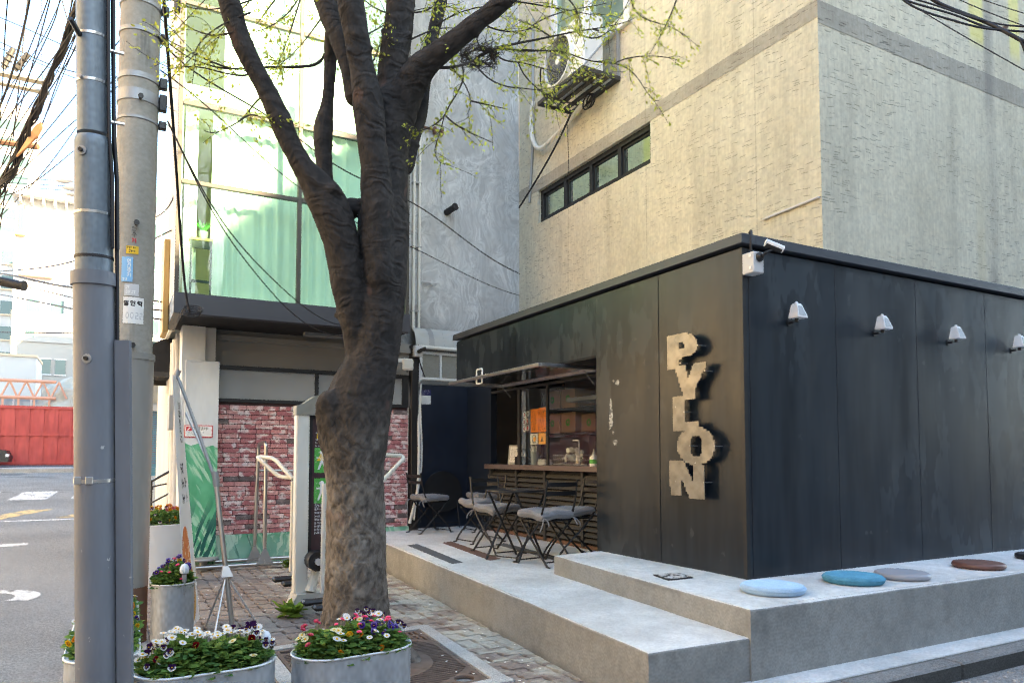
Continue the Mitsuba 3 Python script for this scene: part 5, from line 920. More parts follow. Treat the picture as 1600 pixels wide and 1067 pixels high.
def flower(kind, cols):
    if kind == 'daisy':
        V, F, Cc = petalfan(14, .021, .010, cols[0], cols[0], .12); d = trimesh.creation.icosphere(1, .0062); d.vertices *= (1, 1, .55); d.apply_translation((0, 0, .002)); cc = cols[1]
    elif kind == 'button':
        V, F, Cc = [], [], []
        for r, z, n in ((.016, 0, 16), (.013, .004, 12), (.008, .008, 9)):
            v2, f2, c2 = petalfan(n, r, .009, cols[0], np.array(cols[0]) * 1.15, .35); k0 = len(V); V += [(a, b, c + z) for a, b, c in v2]; F += [tuple(i + k0 for i in f) for f in f2]; Cc += c2
        d = trimesh.creation.icosphere(1, .005); d.apply_translation((0, 0, .008)); cc = cols[1]
    else:                                                             # pansy: five broad petals with a dark blotch, the face turned up
        V, F, Cc = [], [], []
        for a, r, w, z, top in ((2.2, .021, .026, .000, 1), (.94, .021, .026, .0008, 1), (3.5, .019, .024, .0016, 0), (-.36, .019, .024, .0022, 0), (-1.57, .021, .032, .003, 0)):
            k0 = len(V); n = 9; V.append((0, 0, z)); Cc.append(cols[2])
            for ring, rc in ((.42, cols[2]), (1.0, cols[0] if top else cols[1])):
                for i in range(n):
                    t = -1 + 2 * i / (n - 1); rr = r * ring * (1 - .18 * t * t); aa = a + t * (w / r) * .55; V.append((rr * math.cos(aa), rr * math.sin(aa), z + .12 * rr * rr / r + .0015 * math.sin(6 * t) * ring)); Cc.append(rc)
            for i in range(n - 1): F += [(k0, k0 + 1 + i, k0 + 2 + i), (k0 + 1 + i, k0 + 1 + n + i, k0 + 2 + n + i), (k0 + 1 + i, k0 + 2 + n + i, k0 + 2 + i)]
        d = trimesh.creation.icosphere(1, .003); d.apply_translation((0, 0, .005)); cc = (.8, .5, .03)
    m = trimesh.Trimesh(np.vstack([V, d.vertices]), np.vstack([F, np.array(d.faces) + len(V)]), process=False)
    return mikit.ply(m, 'm_leaf' if kind != 'button' else 'm_vc', color=np.vstack([np.array(Cc, float), np.tile(cc, (len(d.vertices), 1))]))
WH, YE, PUR, DKP, VIO, RED, PNK, ORG, SAL = (.82, .82, .80), (.80, .50, .02), (.10, .05, .32), (.03, .01, .05), (.26, .20, .62), (.22, .01, .015), (.70, .10, .22), (.75, .25, .02), (.75, .30, .25)
FL = {'white_daisy': ('daisy', (WH, YE)), 'cream_daisy': ('daisy', ((.80, .76, .50), YE)), 'red_pansy': ('pansy', (RED, RED, (.05, .0, .0))), 'black_white_pansy': ('pansy', (DKP, WH, DKP)), 'violet_pansy': ('pansy', (VIO, PUR, (.03, .01, .12))), 'purple_pansy': ('pansy', (PUR, (.16, .08, .30), DKP)),
      'yellow_pansy': ('pansy', (YE, YE, (.35, .12, .01))), 'orange_pansy': ('pansy', (ORG, ORG, (.2, .05, .0))), 'salmon_pansy': ('pansy', (SAL, (.6, .15, .2), (.2, .03, .05))), 'pink_button_daisy': ('button', (PNK, PNK)), 'red_button_daisy': ('button', ((.40, .03, .07), (.5, .1, .1)))}
fply = {k_: flower(*v_) for k_, v_ in FL.items()}
GREEN = [(.13, .24, .06), (.10, .20, .065), (.17, .29, .07), (.24, .33, .08)]
def stadium(L_, w, ang, n=40):
    p = affinity.rotate(__import__('shapely').LineString([(-(L_ - w) / 2, 0), ((L_ - w) / 2, 0)]).buffer(w / 2, quad_segs=n // 4), ang, use_radians=True) if L_ > w + .001 else Pt(0, 0).buffer(w / 2, quad_segs=n // 4)
    return p
def planter(lab, c, L_, w, ang, h, m, taper=0.0, rim=.012, name='planter'):
    k = thing(name, lab, 'planter'); o = stadium(L_, w, ang); q = np.array(o.exterior.coords)[:-1]; n = len(q); V, F = [], []
    inn = np.array(affinity.scale(o, 1 - 2 * rim / L_ if L_ > w else 1 - 2 * rim / w, 1 - 2 * rim / w, origin=(0, 0)).exterior.coords)[:-1] if False else q * (1 - 2.2 * rim / w)
    for s, z, src in ((1 - taper, 0, q), (1 - taper * .5, h * .5, q), (1, h - .004, q), (1.0, h, q), (1, h, inn), (.985, h - .10, inn), (0.0, h - .10, inn)): V += [(a * s + c[0], b * s + c[1], z) for a, b in src]
    for r in range(6):
        for i in range(n):
            a, b = r * n + i, r * n + (i + 1) % n; F += [(a, b, b + n), (a, b + n, a + n)]
    m_ = trimesh.Trimesh(np.array(V), np.array(F), process=False)
    if m_.face_normals[0] @ np.array([q[0][0], q[0][1], 0]) < 0: m_.invert()
    add('body', m_, m, k, smooth=35); e = [(a * 1.004 + c[0], b * 1.004 + c[1], h - .001) for a, b in q]; add('rim', tube(e + e[:1], .0065, 6, False), 'm_zincrim' if m == 'm_zinc' else 'm_white', k, smooth=True)
    return k, o
def bed(lab, o, c, h, spec, nleaf, seed, hump=.10, s=.045, lean=None, spread=1.0):
    rg_ = np.random.default_rng(seed); k = thing('flower_bed', lab, 'flowers'); b = affinity.scale(o, .93, .93, origin=(0, 0)); x0, y0, x1, y1 = b.bounds; pts = []
    sm = prism(b, .02, 0); add('soil', sm.apply_translation((c[0], c[1], h - .085)), 'm_soil', k)
    def rnd():
        while True:
            x, y = rg_.uniform(x0, x1), rg_.uniform(y0, y1)
            if b.contains(Pt(x, y)): return x, y, min(1, b.exterior.distance(Pt(x, y)) / .07)
    def top(x, y, e): return h - .03 + hump * (.35 + .65 * e) * (.6 + .8 * float(meshkit.fbm(np.array([[x * 9, y * 9, seed]]), 2)[0]))
    for _ in range(nleaf):
        x, y, e = rnd(); t = top(x, y, e); pts.append(np.array([x * spread + c[0], y * spread + c[1], h - .07 + (t - h + .07) * rg_.uniform(.25, 1) ** .6]))
    m, cc = leafcloud(pts, s, rg_, GREEN); add('foliage', m, 'm_leaf', k, color=cc, kind='stuff'); st = []
    for nm, cnt, zz, reg in spec:
        for _ in range(cnt):
            for _t in range(60):
                x, y, e = rnd(); 
                if reg is None or reg(x, y): break
            z = top(x, y, e) + zz * rg_.uniform(.5, 1.2); p = np.array([x * 1.04 * spread + c[0], y * 1.04 * spread + c[1], z]); tilt = (rg_.uniform(40, 85) if FL[nm][0] == 'pansy' else rg_.uniform(5, 38)); az = math.degrees(math.atan2(-p[1], -p[0])) + rg_.normal(0, 40)
            put(fply[nm], nm, k, T().translate([float(q) for q in p]).rotate([0, 0, 1], az).rotate([0, 1, 0], tilt).rotate([0, 0, 1], 90 if FL[nm][0] == 'pansy' else rg_.uniform(0, 90)).scale(float(rg_.uniform(.68, 1.05))))
            st.append(tube([p - np.array([0, 0, .002]), (p[0] + rg_.normal(0, .008), p[1] + rg_.normal(0, .008), h - .05)], .0014, 4))
    add('stems', cat_(st), mat('m_stem', (.08, .14, .03), .7) if 'm_stem' not in scene else 'm_stem', k, kind='stuff'); return k
cL, cC = (.42, 3.80), (1.14, 3.84)
kL, oL = planter('oval galvanized planter at the bottom left holding white daisies', cL, .63, .36, .05, .42, 'm_zinc')
bed('white daisies, dark red pansies and black and white pansies in the left oval planter', oL, cL, .42, [('white_daisy', 55, .05, lambda x, y: y > -.08), ('black_white_pansy', 16, .025, lambda x, y: x < -.15), ('black_white_pansy', 18, .05, lambda x, y: x > .12), ('red_pansy', 4, .0, lambda x, y: y < -.05), ('cream_daisy', 7, .02, None)], 2100, 1, .13)
kC, oC = planter('oval galvanized planter in front of the tree holding mixed pansies', cC, .63, .36, .10, .40, 'm_zinc')
bed('violet pansies and pink button daisies in the oval planter before the tree', oC, cC, .40, [('violet_pansy', 16, .02, lambda x, y: x > .03 and y < .06), ('black_white_pansy', 16, .06, lambda x, y: x > -.02 and y > .03), ('pink_button_daisy', 20, .04, lambda x, y: x > -.06 and abs(y) < .12), ('red_button_daisy', 8, .05, lambda x, y: x < -.17), ('white_daisy', 14, .06, lambda x, y: abs(x) < .16), ('yellow_pansy', 3, .01, lambda x, y: abs(x) < .1 and y < 0), ('orange_pansy', 4, .0, lambda x, y: abs(x) < .12 and y < 0), ('cream_daisy', 6, .02, lambda x, y: x < .05)], 2000, 2, .12)
cT = (.0, 4.92)
kT, oT = planter('long galvanized trough with a white rim standing behind the steel pole', cT, 1.72, .33, math.pi / 2 - .02, .42, 'm_zinc')
bed('yellow and purple pansies with white daisies in the long trough behind the steel pole', oT, cT, .42, [('yellow_pansy', 40, .02, None), ('purple_pansy', 22, .02, None), ('white_daisy', 20, .05, None), ('orange_pansy', 10, .02, None)], 2300, 3, .12)
cY = (.435, 6.16)
kY, oY = planter('round galvanized drum planter beside the banner', cY, .30, .30, 0, .45, 'm_zinc', name='drum_planter')
bed('purple pansies and pink button daisies in the round drum planter', oY, cY, .45, [('purple_pansy', 16, .03, None), ('violet_pansy', 14, .04, None), ('pink_button_daisy', 8, .02, None), ('yellow_pansy', 2, .03, None), ('white_daisy', 5, .02, None)], 1000, 4, .15)
cW = (.455, 9.03)
kW, oW = planter('large white tapered planter by the side wall', cW, .70, .70, 0, .665, 'm_whiteplanter', .14, .02, 'white_planter')
bed('orange and salmon pansies in the large white planter', oW, cW, .665, [('orange_pansy', 34, .03, None), ('salmon_pansy', 24, .03, None), ('black_white_pansy', 16, .02, None), ('yellow_pansy', 8, .03, None)], 1700, 5, .15)
def solar(p, lab, s=1.0):
    k = thing('solar_spotlight', lab, 'garden light'); x, y, z = p
    add('stake', cat_([tube([(x, y, z - .20 * s), (x, y, z - .05 * s)], .010 * s, 8), cbx(x - .016 * s, x + .016 * s, y - .012 * s, y + .012 * s, z - .10 * s, z - .03 * s, .003)]), 'm_graymetal', k); add('globe', lathe([(0, -.04 * s), (.030 * s, -.04 * s), (.034 * s, -.015 * s), (.031 * s, .008 * s), (.018 * s, .026 * s), (0, .031 * s)], (x, y, z), 24), mat('m_globe', (.60, .66, .72), .2) if 'm_globe' not in scene else 'm_globe', k, smooth=True)
solar((.685, 3.79, .52), 'white domed garden light stuck in the left oval planter', .85); solar((.50, 6.03, .57), 'white domed garden light stuck in the drum planter')
solo('gray_weight', cat_([lathe([(0, 0), (.09, 0), (.09, .10), (.07, .135), (0, .14)], (.80, 4.12, .005), 28)]), 'm_graymetal', 'round gray weight standing on the grate between the two oval planters', 'weight', smooth=35)
rw_ = np.random.default_rng(17)
def weed(p, n, s, lab, cols):
    m, cc = leafcloud([np.array(p) + np.array([rw_.normal(0, .03), rw_.normal(0, .03), rw_.uniform(0, .08)]) for _ in range(n)], s, rw_, cols, 1.6); return solo('weed', m, 'm_leaf', lab, 'weed', color=cc)
weed((1.40, 6.62, .0), 60, .10, 'bright green weed growing from the paving beside the exercise machine', [(.24, .33, .05), (.18, .28, .04)])
weed((1.98, 9.55, .0), 40, .06, 'small weed with a yellow flower by the steel rail', [(.12, .2, .04), (.16, .24, .05)])

# ------------------------------------------------------------------ banner on its stand
bn = thing('banner_stand', 'tall white food banner seen nearly edge on, tilted on a silver tube stand', 'banner')
b0, b1, t0, t1_ = np.array([.535, 6.22, .03]), np.array([.69, 6.80, .03]), np.array([.395, 6.20, 2.03]), np.array([.485, 6.80, 2.06])
ux = (b1 - b0); wdt = np.linalg.norm(ux)
def onB(m):   # flat art in banner space: u 0..1 across, v 0..1 up
    m = m.copy(); u, v_, o = m.vertices.T; P_ = (b0[None] * ((1 - u) * (1 - v_))[:, None] + b1[None] * (u * (1 - v_))[:, None] + t0[None] * ((1 - u) * v_)[:, None] + t1_[None] * (u * v_)[:, None])
    nb_ = np.cross(b1 - b0, t0 - b0); nb_ /= np.linalg.norm(nb_); nb_ *= -np.sign(nb_[1]); m.vertices = P_ + nb_[None] * o[:, None]; return m
add('sheet', onB(cat_([prism(rect(0, 1, 0, 1), .002)]).subdivide().subdivide()), 'm_white', bn)
nbn = np.cross(b1 - b0, t0 - b0); 
for z0 in (-.0015, .002):
    add('print', onB(prism(unary_union([affinity.translate(glyphs(.22, .04, 1, rs, .7, .02, .05), .5, .86 - i * .034) for i in range(5)] + [affinity.translate(glyphs(.5, .05, 1, rs, .8, .03, .10), .35, .60 - i * .06) for i in range(3)]), .0012, z0)), 'c_ink', bn)
    add('food_picture', onB(prism(affinity.scale(Pt(.35, .27).buffer(.3), 1.0, .45), .0012, z0)), mat('m_food', lambda p, n, uv: MX(MX((.55, .10, .03), (.70, .28, .08), FB(p.y * 18, p.z * 16, octaves=4)), (.75, .6, .4), SS(.6, .75, FB(p.y * 26, p.z * 30))), .5) if 'm_food' not in scene else 'm_food', bn)
    add('food_picture', onB(prism(affinity.scale(Pt(.55, .13).buffer(.3), 1.0, .38), .0014, z0)), mat('m_food2', lambda p, n, uv: MX((.35, .17, .04), (.62, .38, .12), FB(p.y * 30, p.z * 40, octaves=4)), .5) if 'm_food2' not in scene else 'm_food2', bn)
add('upper_arm', tube(curve([(.452, 6.5, 2.05), (.60, 6.40, 1.62), (.735, 6.30, 1.20)]), .013, 10), 'm_graymetal', bn, smooth=True); add('side_arm', cyl((.528, 6.6, 1.76), (.74, 6.32, 1.22), .009, 10), 'm_alu', bn, smooth=40); add('joint', cyl((.728, 6.30, 1.28), (.745, 6.295, 1.16), .026, 14), 'm_graymetal', bn, smooth=40)
add('main_tube', cyl((.738, 6.30, 1.2), (.872, 6.15, .0), .019, 14), 'm_steel', bn, smooth=40); add('clamp', tm(m3.Manifold.hull_points(np.array([(.79, 6.17, .54), (.83, 6.17, .54), (.79, 6.22, .54), (.83, 6.22, .54), (.775, 6.15, .46), (.865, 6.15, .46), (.775, 6.23, .46), (.865, 6.23, .46)]))), 'm_alu', bn)
for e in ((.72, 6.62, .0), (.70, 5.95, .0), (1.1, 6.25, .0)): add('brace', cyl((.815, 6.2, .47), e, .008, 8), 'm_alu', bn, smooth=40)
add('top_hook', cyl((.44, 6.5, 2.03), (.46, 6.5, 2.10), .022, 10), 'm_graymetal', bn)

# ------------------------------------------------------------------ exercise machine, steel rail
ex = thing('exercise_machine', 'cream outdoor walking exercise machine with an information board behind the tree', 'exercise machine')
add('post', cbx(1.462, 1.580, 6.74, 6.86, .17, 1.79, .012), 'm_cream', ex); add('post', cbx(2.10, 2.218, 6.74, 6.86, .17, 1.79, .012), 'm_cream', ex)
cap = Polygon([(1.455, 1.775), (1.455, 1.86), (1.52, 1.88), (1.62, 1.95), (1.72, 1.985), (1.84, 2.0), (1.96, 1.985), (2.06, 1.95), (2.16, 1.88), (2.225, 1.86), (2.225, 1.775)]); add('cap', onY(prism(cap, .14), 6.87, 0).apply_translation((0, 0, 0)), 'm_khaki', ex)
bd = add('info_board', bx(1.585, 2.095, 6.79, 6.82, .53, 1.775), 'c_maroon', ex); add('board_frame', cat_([bx(1.581, 1.612, 6.775, 6.825, .525, 1.776), bx(2.068, 2.099, 6.775, 6.825, .525, 1.776), bx(1.612, 2.068, 6.775, 6.825, .525, .55), bx(1.612, 2.068, 6.775, 6.825, 1.75, 1.776)]), 'm_black', bd)
rows = unary_union([affinity.translate(glyphs(.36, .30, 10, rs, .5, .008, .02), .04, z) for z in (.78, .14)] + [affinity.translate(glyphs(.30, .12, 4, rs, .5, .008, .02), .04, z) for z in (.5, .36)] + [affinity.translate(glyphs(.36, .28, 9, rs, .5, .008, .02), .04, .1)])
add('print', onY(prism(rows, .0012), 6.789, 1.605, .55), 'c_boxgray', bd); add('title_bar', onY(prism(rect(.05, .34, 1.015, 1.06), .0012), 6.789, 1.605, .55), 'c_yellow', bd); add('title', onY(prism(affinity.translate(glyphs(.26, .03, 1, rs, .9, .01, .03), .065, 1.02), .002), 6.789, 1.605, .55), 'c_ink', bd)
for z in (.70, .42):
    add('green_panel', onY(prism(rect(.03, .30, z, z + .23), .0012), 6.789, 1.605, .55), 'c_green', bd); add('figure', onY(prism(unary_union([affinity.translate(Pt(0, 0).buffer(.022), .10, z + .185), rect(.085, .115, z + .09, z + .165), Polygon([(.085, z + .1), (.06, z + .03), (.08, z + .03), (.105, z + .1)]), Polygon([(.095, z + .1), (.13, z + .03), (.145, z + .03), (.115, z + .1)]), rect(.05, .15, z + .13, z + .145)]), .002), 6.789, 1.605, .55), 'c_paper', bd)
add('warning_triangle', onY(prism(Polygon([(.05, .97 - .16), (.13, .97 - .16), (.09, .88)]), .002), 6.789, 1.605, .55), 'c_yellow', bd)
K_ = strokes([(0, 0, 0, 1), (0, .45, .6, 1), (.15, .55, .65, 0)], .09, .02); add('green_letter', onY(prism(affinity.translate(K_, .13, 1.10), .002), 6.789, 1.605, .55), 'c_green', bd); add('green_letter', onY(prism(affinity.translate(affinity.scale(K_, .8, .7), .16, .06), .002), 6.789, 1.605, .55), 'c_green', bd)
basep = Polygon([(1.40, .0), (1.475, .178), (2.205, .178), (2.28, 0)]); add('base', onY(prism(basep, .24), 6.92, 0), 'm_graymetal' if False else mat('m_basegray', (.40, .395, .36), .5), ex); add('crossbeam', cbx(1.58, 2.10, 6.75, 6.85, .40, .50, .01), 'm_cream', ex)
for x0, y0, y1, zb in ((1.575, 7.25, 7.40, .28), (1.665, 6.55, 6.55, .20), (2.12, 7.2, 7.2, .26)):
    lg = add('walker_leg', tube([(x0 - .01, y1 - .06, 1.16), (x0, y1, zb)], .022, 12), 'm_cream', ex, smooth=40); p = cbx(x0 - .20, x0 + .03, y1 - .16, y1 - .04, zb - .075, zb - .03, .018); add('pedal', p, 'm_black', lg); add('pedal', cbx(x0 - .14, x0 + .06, y1 - .30, y1 - .18, zb - .10, zb - .055, .018), 'm_black', lg)
add('handlebar', tube(bend([(1.50, 7.05, 1.19), (1.37, 7.3, 1.385), (1.255, 7.48, 1.395), (1.25, 7.42, 1.38), (1.425, 7.28, 1.20), (1.52, 7.16, 1.20)], .06), .020, 12), 'm_cream', ex, smooth=True)
add('handlebar', tube(bend([(2.15, 6.85, 1.42), (2.62, 7.18, 1.408), (2.63, 7.14, 1.38), (2.42, 7.0, 1.22), (2.15, 6.85, 1.02)], .05), .020, 12), 'm_cream', ex, smooth=True)
add('axle_hub', tube([(1.63, 6.58, .47), (1.63, 6.74, .47)], .085, 26), 'm_black', ex, smooth=40); add('axle_cap', tube([(1.63, 6.54, .47), (1.63, 6.58, .47)], .03, 16), 'm_alu', ex, smooth=40); add('swing_arm', tube([(1.66, 6.75, .40), (1.60, 6.72, .19)], [.035, .05], 12), 'm_cream', ex)
rk = thing('steel_rail', 'stainless steel rail frame with a looped upright along the brick wall', 'rail')
add('upright', tube(bend([(1.645, 9.95, .05), (1.665, 9.9, 1.56), (1.715, 9.66, 1.58), (1.715, 9.62, .05)], .07, 6), .024, 12), 'm_steel', rk, smooth=True); add('cross_bar', tube([(1.68, 9.88, 1.22), (2.6, 9.88, 1.20)], .018, 10), 'm_steel', rk, smooth=True)
for y, z in ((9.62, .06), (9.93, .08)): add('base_bar', tube([(.92, y, z), (2.9, y, z)], .024, 10), 'm_steel', rk, smooth=True)
for x, y in ((1.645, 9.93), (1.715, 9.62)): add('gusset', onY(prism(Polygon([(-.11, 0), (.11, 0), (.012, .21), (-.012, .21)]), .012), y - .01, x, .05), 'm_graymetal', rk)
for x in (.95, 1.25, 2.0): add('foot', cyl((x, 9.62, 0), (x, 9.62, .05), .02, 8), 'm_steel', rk)
add('upright', tube(bend([(2.6, 9.95, .05), (2.6, 9.9, 1.56), (2.65, 9.66, 1.58), (2.65, 9.62, .05)], .07, 6), .024, 12), 'm_steel', rk, smooth=True)
solo('low_stool', cat_([lathe([(0, .13), (.17, .13), (.18, .145), (.17, .16), (0, .165)], (1.02, 9.78, 0), 28), cyl((1.02, 9.78, 0), (1.02, 9.78, .13), .05, 14)]), 'm_graymetal', 'low gray round stool at the foot of the painted panel', 'stool', smooth=35)

# ------------------------------------------------------------------ chairs and tables
def folding_chair():
    P_ = []
    def a_(n, m, s=False): P_.append((n, mikit.ply(m, 'm_black', smooth=s)))
    for s in (-1, 1):
        y = .19 * s; a_('back_leg_frame', cat_([tube(curve([(.24, y, .0), (.03, y, .25), (-.17, y, .47), (-.235, y, .66), (-.265, y * .98, .83)], 12), .0105, 8), cbx(.225, .275, y - .011, y + .011, 0, .012, .002)]), 30)
        y = .165 * s; a_('front_leg', cat_([tube([(-.245, y, .0), (.0, y, .235), (.19, y, .435)], .0105, 8), cbx(-.275, -.225, y - .011, y + .011, 0, .012, .002)]), 30)
    for z, x in ((.785, -.258), (.70, -.242)):
        n = 9; ys_ = np.linspace(-.195, .195, n); V = []
        for yy in ys_:
            b = -.022 * (1 - (yy / .195) ** 2)
            for dx, dz in ((0, -.02), (.005, -.02), (-.003, .022), (-.008, .022)): V.append((x + b + dx, yy, z + dz))
        F = []
        for i in range(n - 1):
            for j in range(4): A_, B_ = i * 4 + j, i * 4 + (j + 1) % 4; F += [(A_, B_, B_ + 4), (A_, B_ + 4, A_ + 4)]
        F += [(0, 2, 1), (0, 3, 2), (n * 4 - 4, n * 4 - 3, n * 4 - 2), (n * 4 - 4, n * 4 - 2, n * 4 - 1)]
        a_('back_slat', trimesh.Trimesh(np.array(V), np.array(F), process=False))
    for i in range(5): a_('seat_slat', cbx(-.175 + i * .075, -.125 + i * .075, -.19, .19, .43, .438, .002))
    a_('seat_rail', cat_([bx(-.18, .19, s * .15 - .008, s * .15 + .008, .415, .43) for s in (-1, 1)]))
    for x, y in ((.215, .19), (-.20, .165)): a_('stretcher', cyl((x, -y, .03 if x > 0 else .045), (x, y, .03 if x > 0 else .045), .007, 8))
    return P_
CH = folding_chair()
def cushion(seed):
    b = tm(m3.Manifold.hull_points(np.array([(sx * x, sy * y, z) for sx in (-1, 1) for sy in (-1, 1) for x, y, z in ((.20, .20, .02), (.185, .185, 0), (.185, .185, .05), (.205, .185, .03), (.185, .205, .03))])).refine_to_length(.022)); v = b.vertices
    r_ = np.hypot(v[:, 0], v[:, 1]); up = v[:, 2] > .03
    v[:, 2] += up * (.012 * np.cos(v[:, 0] * 8) * np.cos(v[:, 1] * 8) - .010 * np.exp(-r_ ** 2 / .003)) + .035 * (meshkit.fbm(np.c_[v[:, :2] * 6, np.full(len(v), seed)], 3) - .5) * np.clip(r_ / .15, 0, 1.4)
    v[:, :2] *= 1 + .08 * (meshkit.fbm(v * 7 + seed, 2)[:, None] - .5); b.vertices = v; b.merge_vertices(); trimesh.smoothing.filter_taubin(b, iterations=5); return b
def chair(x, y, ang, lab, clab, seed, ties=True):
    c = thing('folding_chair', lab, 'chair', 'black folding chairs on the terrace'); M_ = T().translate([x, y, .343]).rotate([0, 0, 1], ang)
    for n, p in CH: put(p, n, c, M_)
    k = thing('seat_cushion', clab, 'cushion', 'gray chair cushions'); M2 = T().translate([x, y, .343 + .442]).rotate([0, 0, 1], ang)
    put(mikit.ply(cushion(seed), 'm_fabric', smooth=True), 'pad', k, M2 @ T().scale([1.02, 1.02, 1.6]))
    if ties:
        t_ = [tube(curve([(-.18, s * .17, .02), (-.225, s * .20, .01), (-.25, s * .23, -.03), (-.235, s * .25, -.07 - .03 * (s > 0))], 8), .007, 5) for s in (-1, 1)] + [tube(curve([(-.20, s * .19, .02), (-.25, s * .17, .0), (-.28, s * .18, -.05)], 8), .007, 5) for s in (-1, 1)]
        put(mikit.ply(cat_(t_), 'm_fabric', smooth=True), 'ties', k, M2)
chair(3.93, 9.62, 10, 'black folding chair alone before the navy screen wall', 'gray cushion on the chair alone before the navy wall', 1)
chair(4.70, 9.45, 178, 'black folding chair farthest back beside the counter', 'gray cushion on the chair farthest back beside the counter', 2, False)
chair(4.05, 8.25, 188, 'black folding chair standing behind the table with its seat to the left', 'gray cushion on the chair behind the one facing the table', 3)
chair(3.77, 7.25, -82, 'black folding chair on the far side of the round table, its back slats visible', 'gray cushion on the chair at the far side of the round table', 4)
chair(3.79, 6.26, 97, 'black folding chair nearest the camera at the round table', 'gray cushion with a tied ribbon on the nearest chair', 5)
chair(4.24, 6.50, 172, 'black folding chair on the right of the table against the louvres', 'gray cushion on the chair against the louvres', 6)
tb = thing('round_table', 'small round black folding table among the chairs', 'table'); TX, TY = 3.69, 6.68
add('table_top', lathe([(0, 0), (.295, 0), (.302, .006), (.302, .020), (.296, .024), (0, .024)], (TX, TY, .343 + .695), 48), mat('m_tabletop', (.02, .021, .023), .22), tb, smooth=35)
ang = math.radians(25); ca, sa = math.cos(ang), math.sin(ang)
def tl(px_, py_, z): return (TX + px_ * ca - py_ * sa, TY + px_ * sa + py_ * ca, .343 + z)
for s in (-1, 1):
    add('leg', tube([tl(-.24, .20 * s, .01), tl(.24, .20 * s, .69)], .012, 8), 'm_black', tb, smooth=40); add('leg', tube([tl(.24, .17 * s, .01), tl(-.24, .17 * s, .69)], .012, 8), 'm_black', tb, smooth=40)
for x, y in ((-.22, .20), (.22, .17)): add('stretcher', cyl(tl(x, -y, .05), tl(x, y, .05), .007, 8), 'm_black', tb)
ft = thing('folded_table', 'round black table folded upright against the navy screen wall', 'table'); m = lathe([(0, 0), (.302, 0), (.31, .008), (.31, .018), (.302, .026), (0, .026)], (0, 0, 0), 48); m.apply_transform(trimesh.transformations.rotation_matrix(math.radians(84), (1, 0, 0))); m.apply_translation((4.36, 10.16, .875)); add('table_top', m, 'm_black', ft, smooth=35)
for x in (4.17, 4.57): add('leg', tube([(x, 10.17, .95), (x + .02, 10.05, .345)], .011, 8), 'm_black', ft)
add('stretcher', cyl((4.18, 10.06, .42), (4.58, 10.06, .42), .007, 8), 'm_black', ft)

# ------------------------------------------------------------------ overhead wires
WIRES = {
 'thick_drop':([(0.223,5.277,4.487),(0.313,6.016,4.283),(0.419,6.760,3.871),(0.526,7.505,3.414),(0.631,8.242,3.113),(0.738,8.965,3.027)],0.012),
 'pair1':([(0.305,5.953,3.906),(0.539,6.675,3.809),(0.884,7.347,3.547),(1.347,7.958,3.236),(1.876,8.530,2.970),(2.504,9.036,2.907)],0.006),
 'pair2':([(0.305,5.953,3.906),(0.589,6.653,3.727),(0.966,7.306,3.486),(1.465,7.894,3.236),(2.004,8.456,3.044),(2.535,9.010,3.043)],0.006),
 'long1':([(0.216,5.961,4.553),(0.671,6.642,4.609),(1.313,7.220,4.651),(2.086,7.738,4.524),(3.049,8.150,4.440),(3.933,8.611,4.264),(5.014,8.970,3.983)],0.007),
 'long2':([(0.244,5.962,4.290),(0.826,6.581,4.223),(1.437,7.187,4.091),(2.284,7.668,3.915),(3.063,8.175,3.905),(3.945,8.632,3.805),(5.022,8.984,3.675)],0.005),
 'tr1':([(4.061,2.635,4.153),(4.192,2.523,4.063),(4.321,2.413,3.982),(4.440,2.308,3.891),(4.470,2.248,3.849),(4.527,2.179,3.724)],0.006),
 'tr2':([(4.077,2.626,4.153),(4.162,2.544,4.046),(4.260,2.452,3.974),(4.355,2.361,3.910),(4.448,2.271,3.866)],0.006),
 'trunkcable':([(4.229,2.543,4.153),(4.350,2.428,4.027),(4.433,2.331,3.940),(4.464,2.262,3.866),(4.526,2.177,3.768)],0.011),
 'tr3':([(4.102,2.614,4.134),(4.202,2.493,3.979),(4.337,2.354,3.809),(4.530,2.185,3.607)],0.003),
 'tr4':([(4.391,2.456,4.134),(4.465,2.311,3.989),(4.530,2.169,3.856)],0.003),
 'tr5':([(4.162,2.581,4.134),(4.334,2.419,4.009),(4.465,2.278,3.909),(4.530,2.169,3.856)],0.005),
 'tr6':([(4.721,2.497,4.258),(4.741,2.379,4.149),(4.744,2.269,4.049)],0.003),
 'acdrop':([(5.210,7.946,5.905),(5.359,8.520,5.765),(5.459,9.123,5.582),(5.461,9.788,5.254)],0.014),
 'thinv':([(5.281,8.135,5.911),(5.388,8.270,5.542),(5.487,8.409,5.204)],0.004),
}
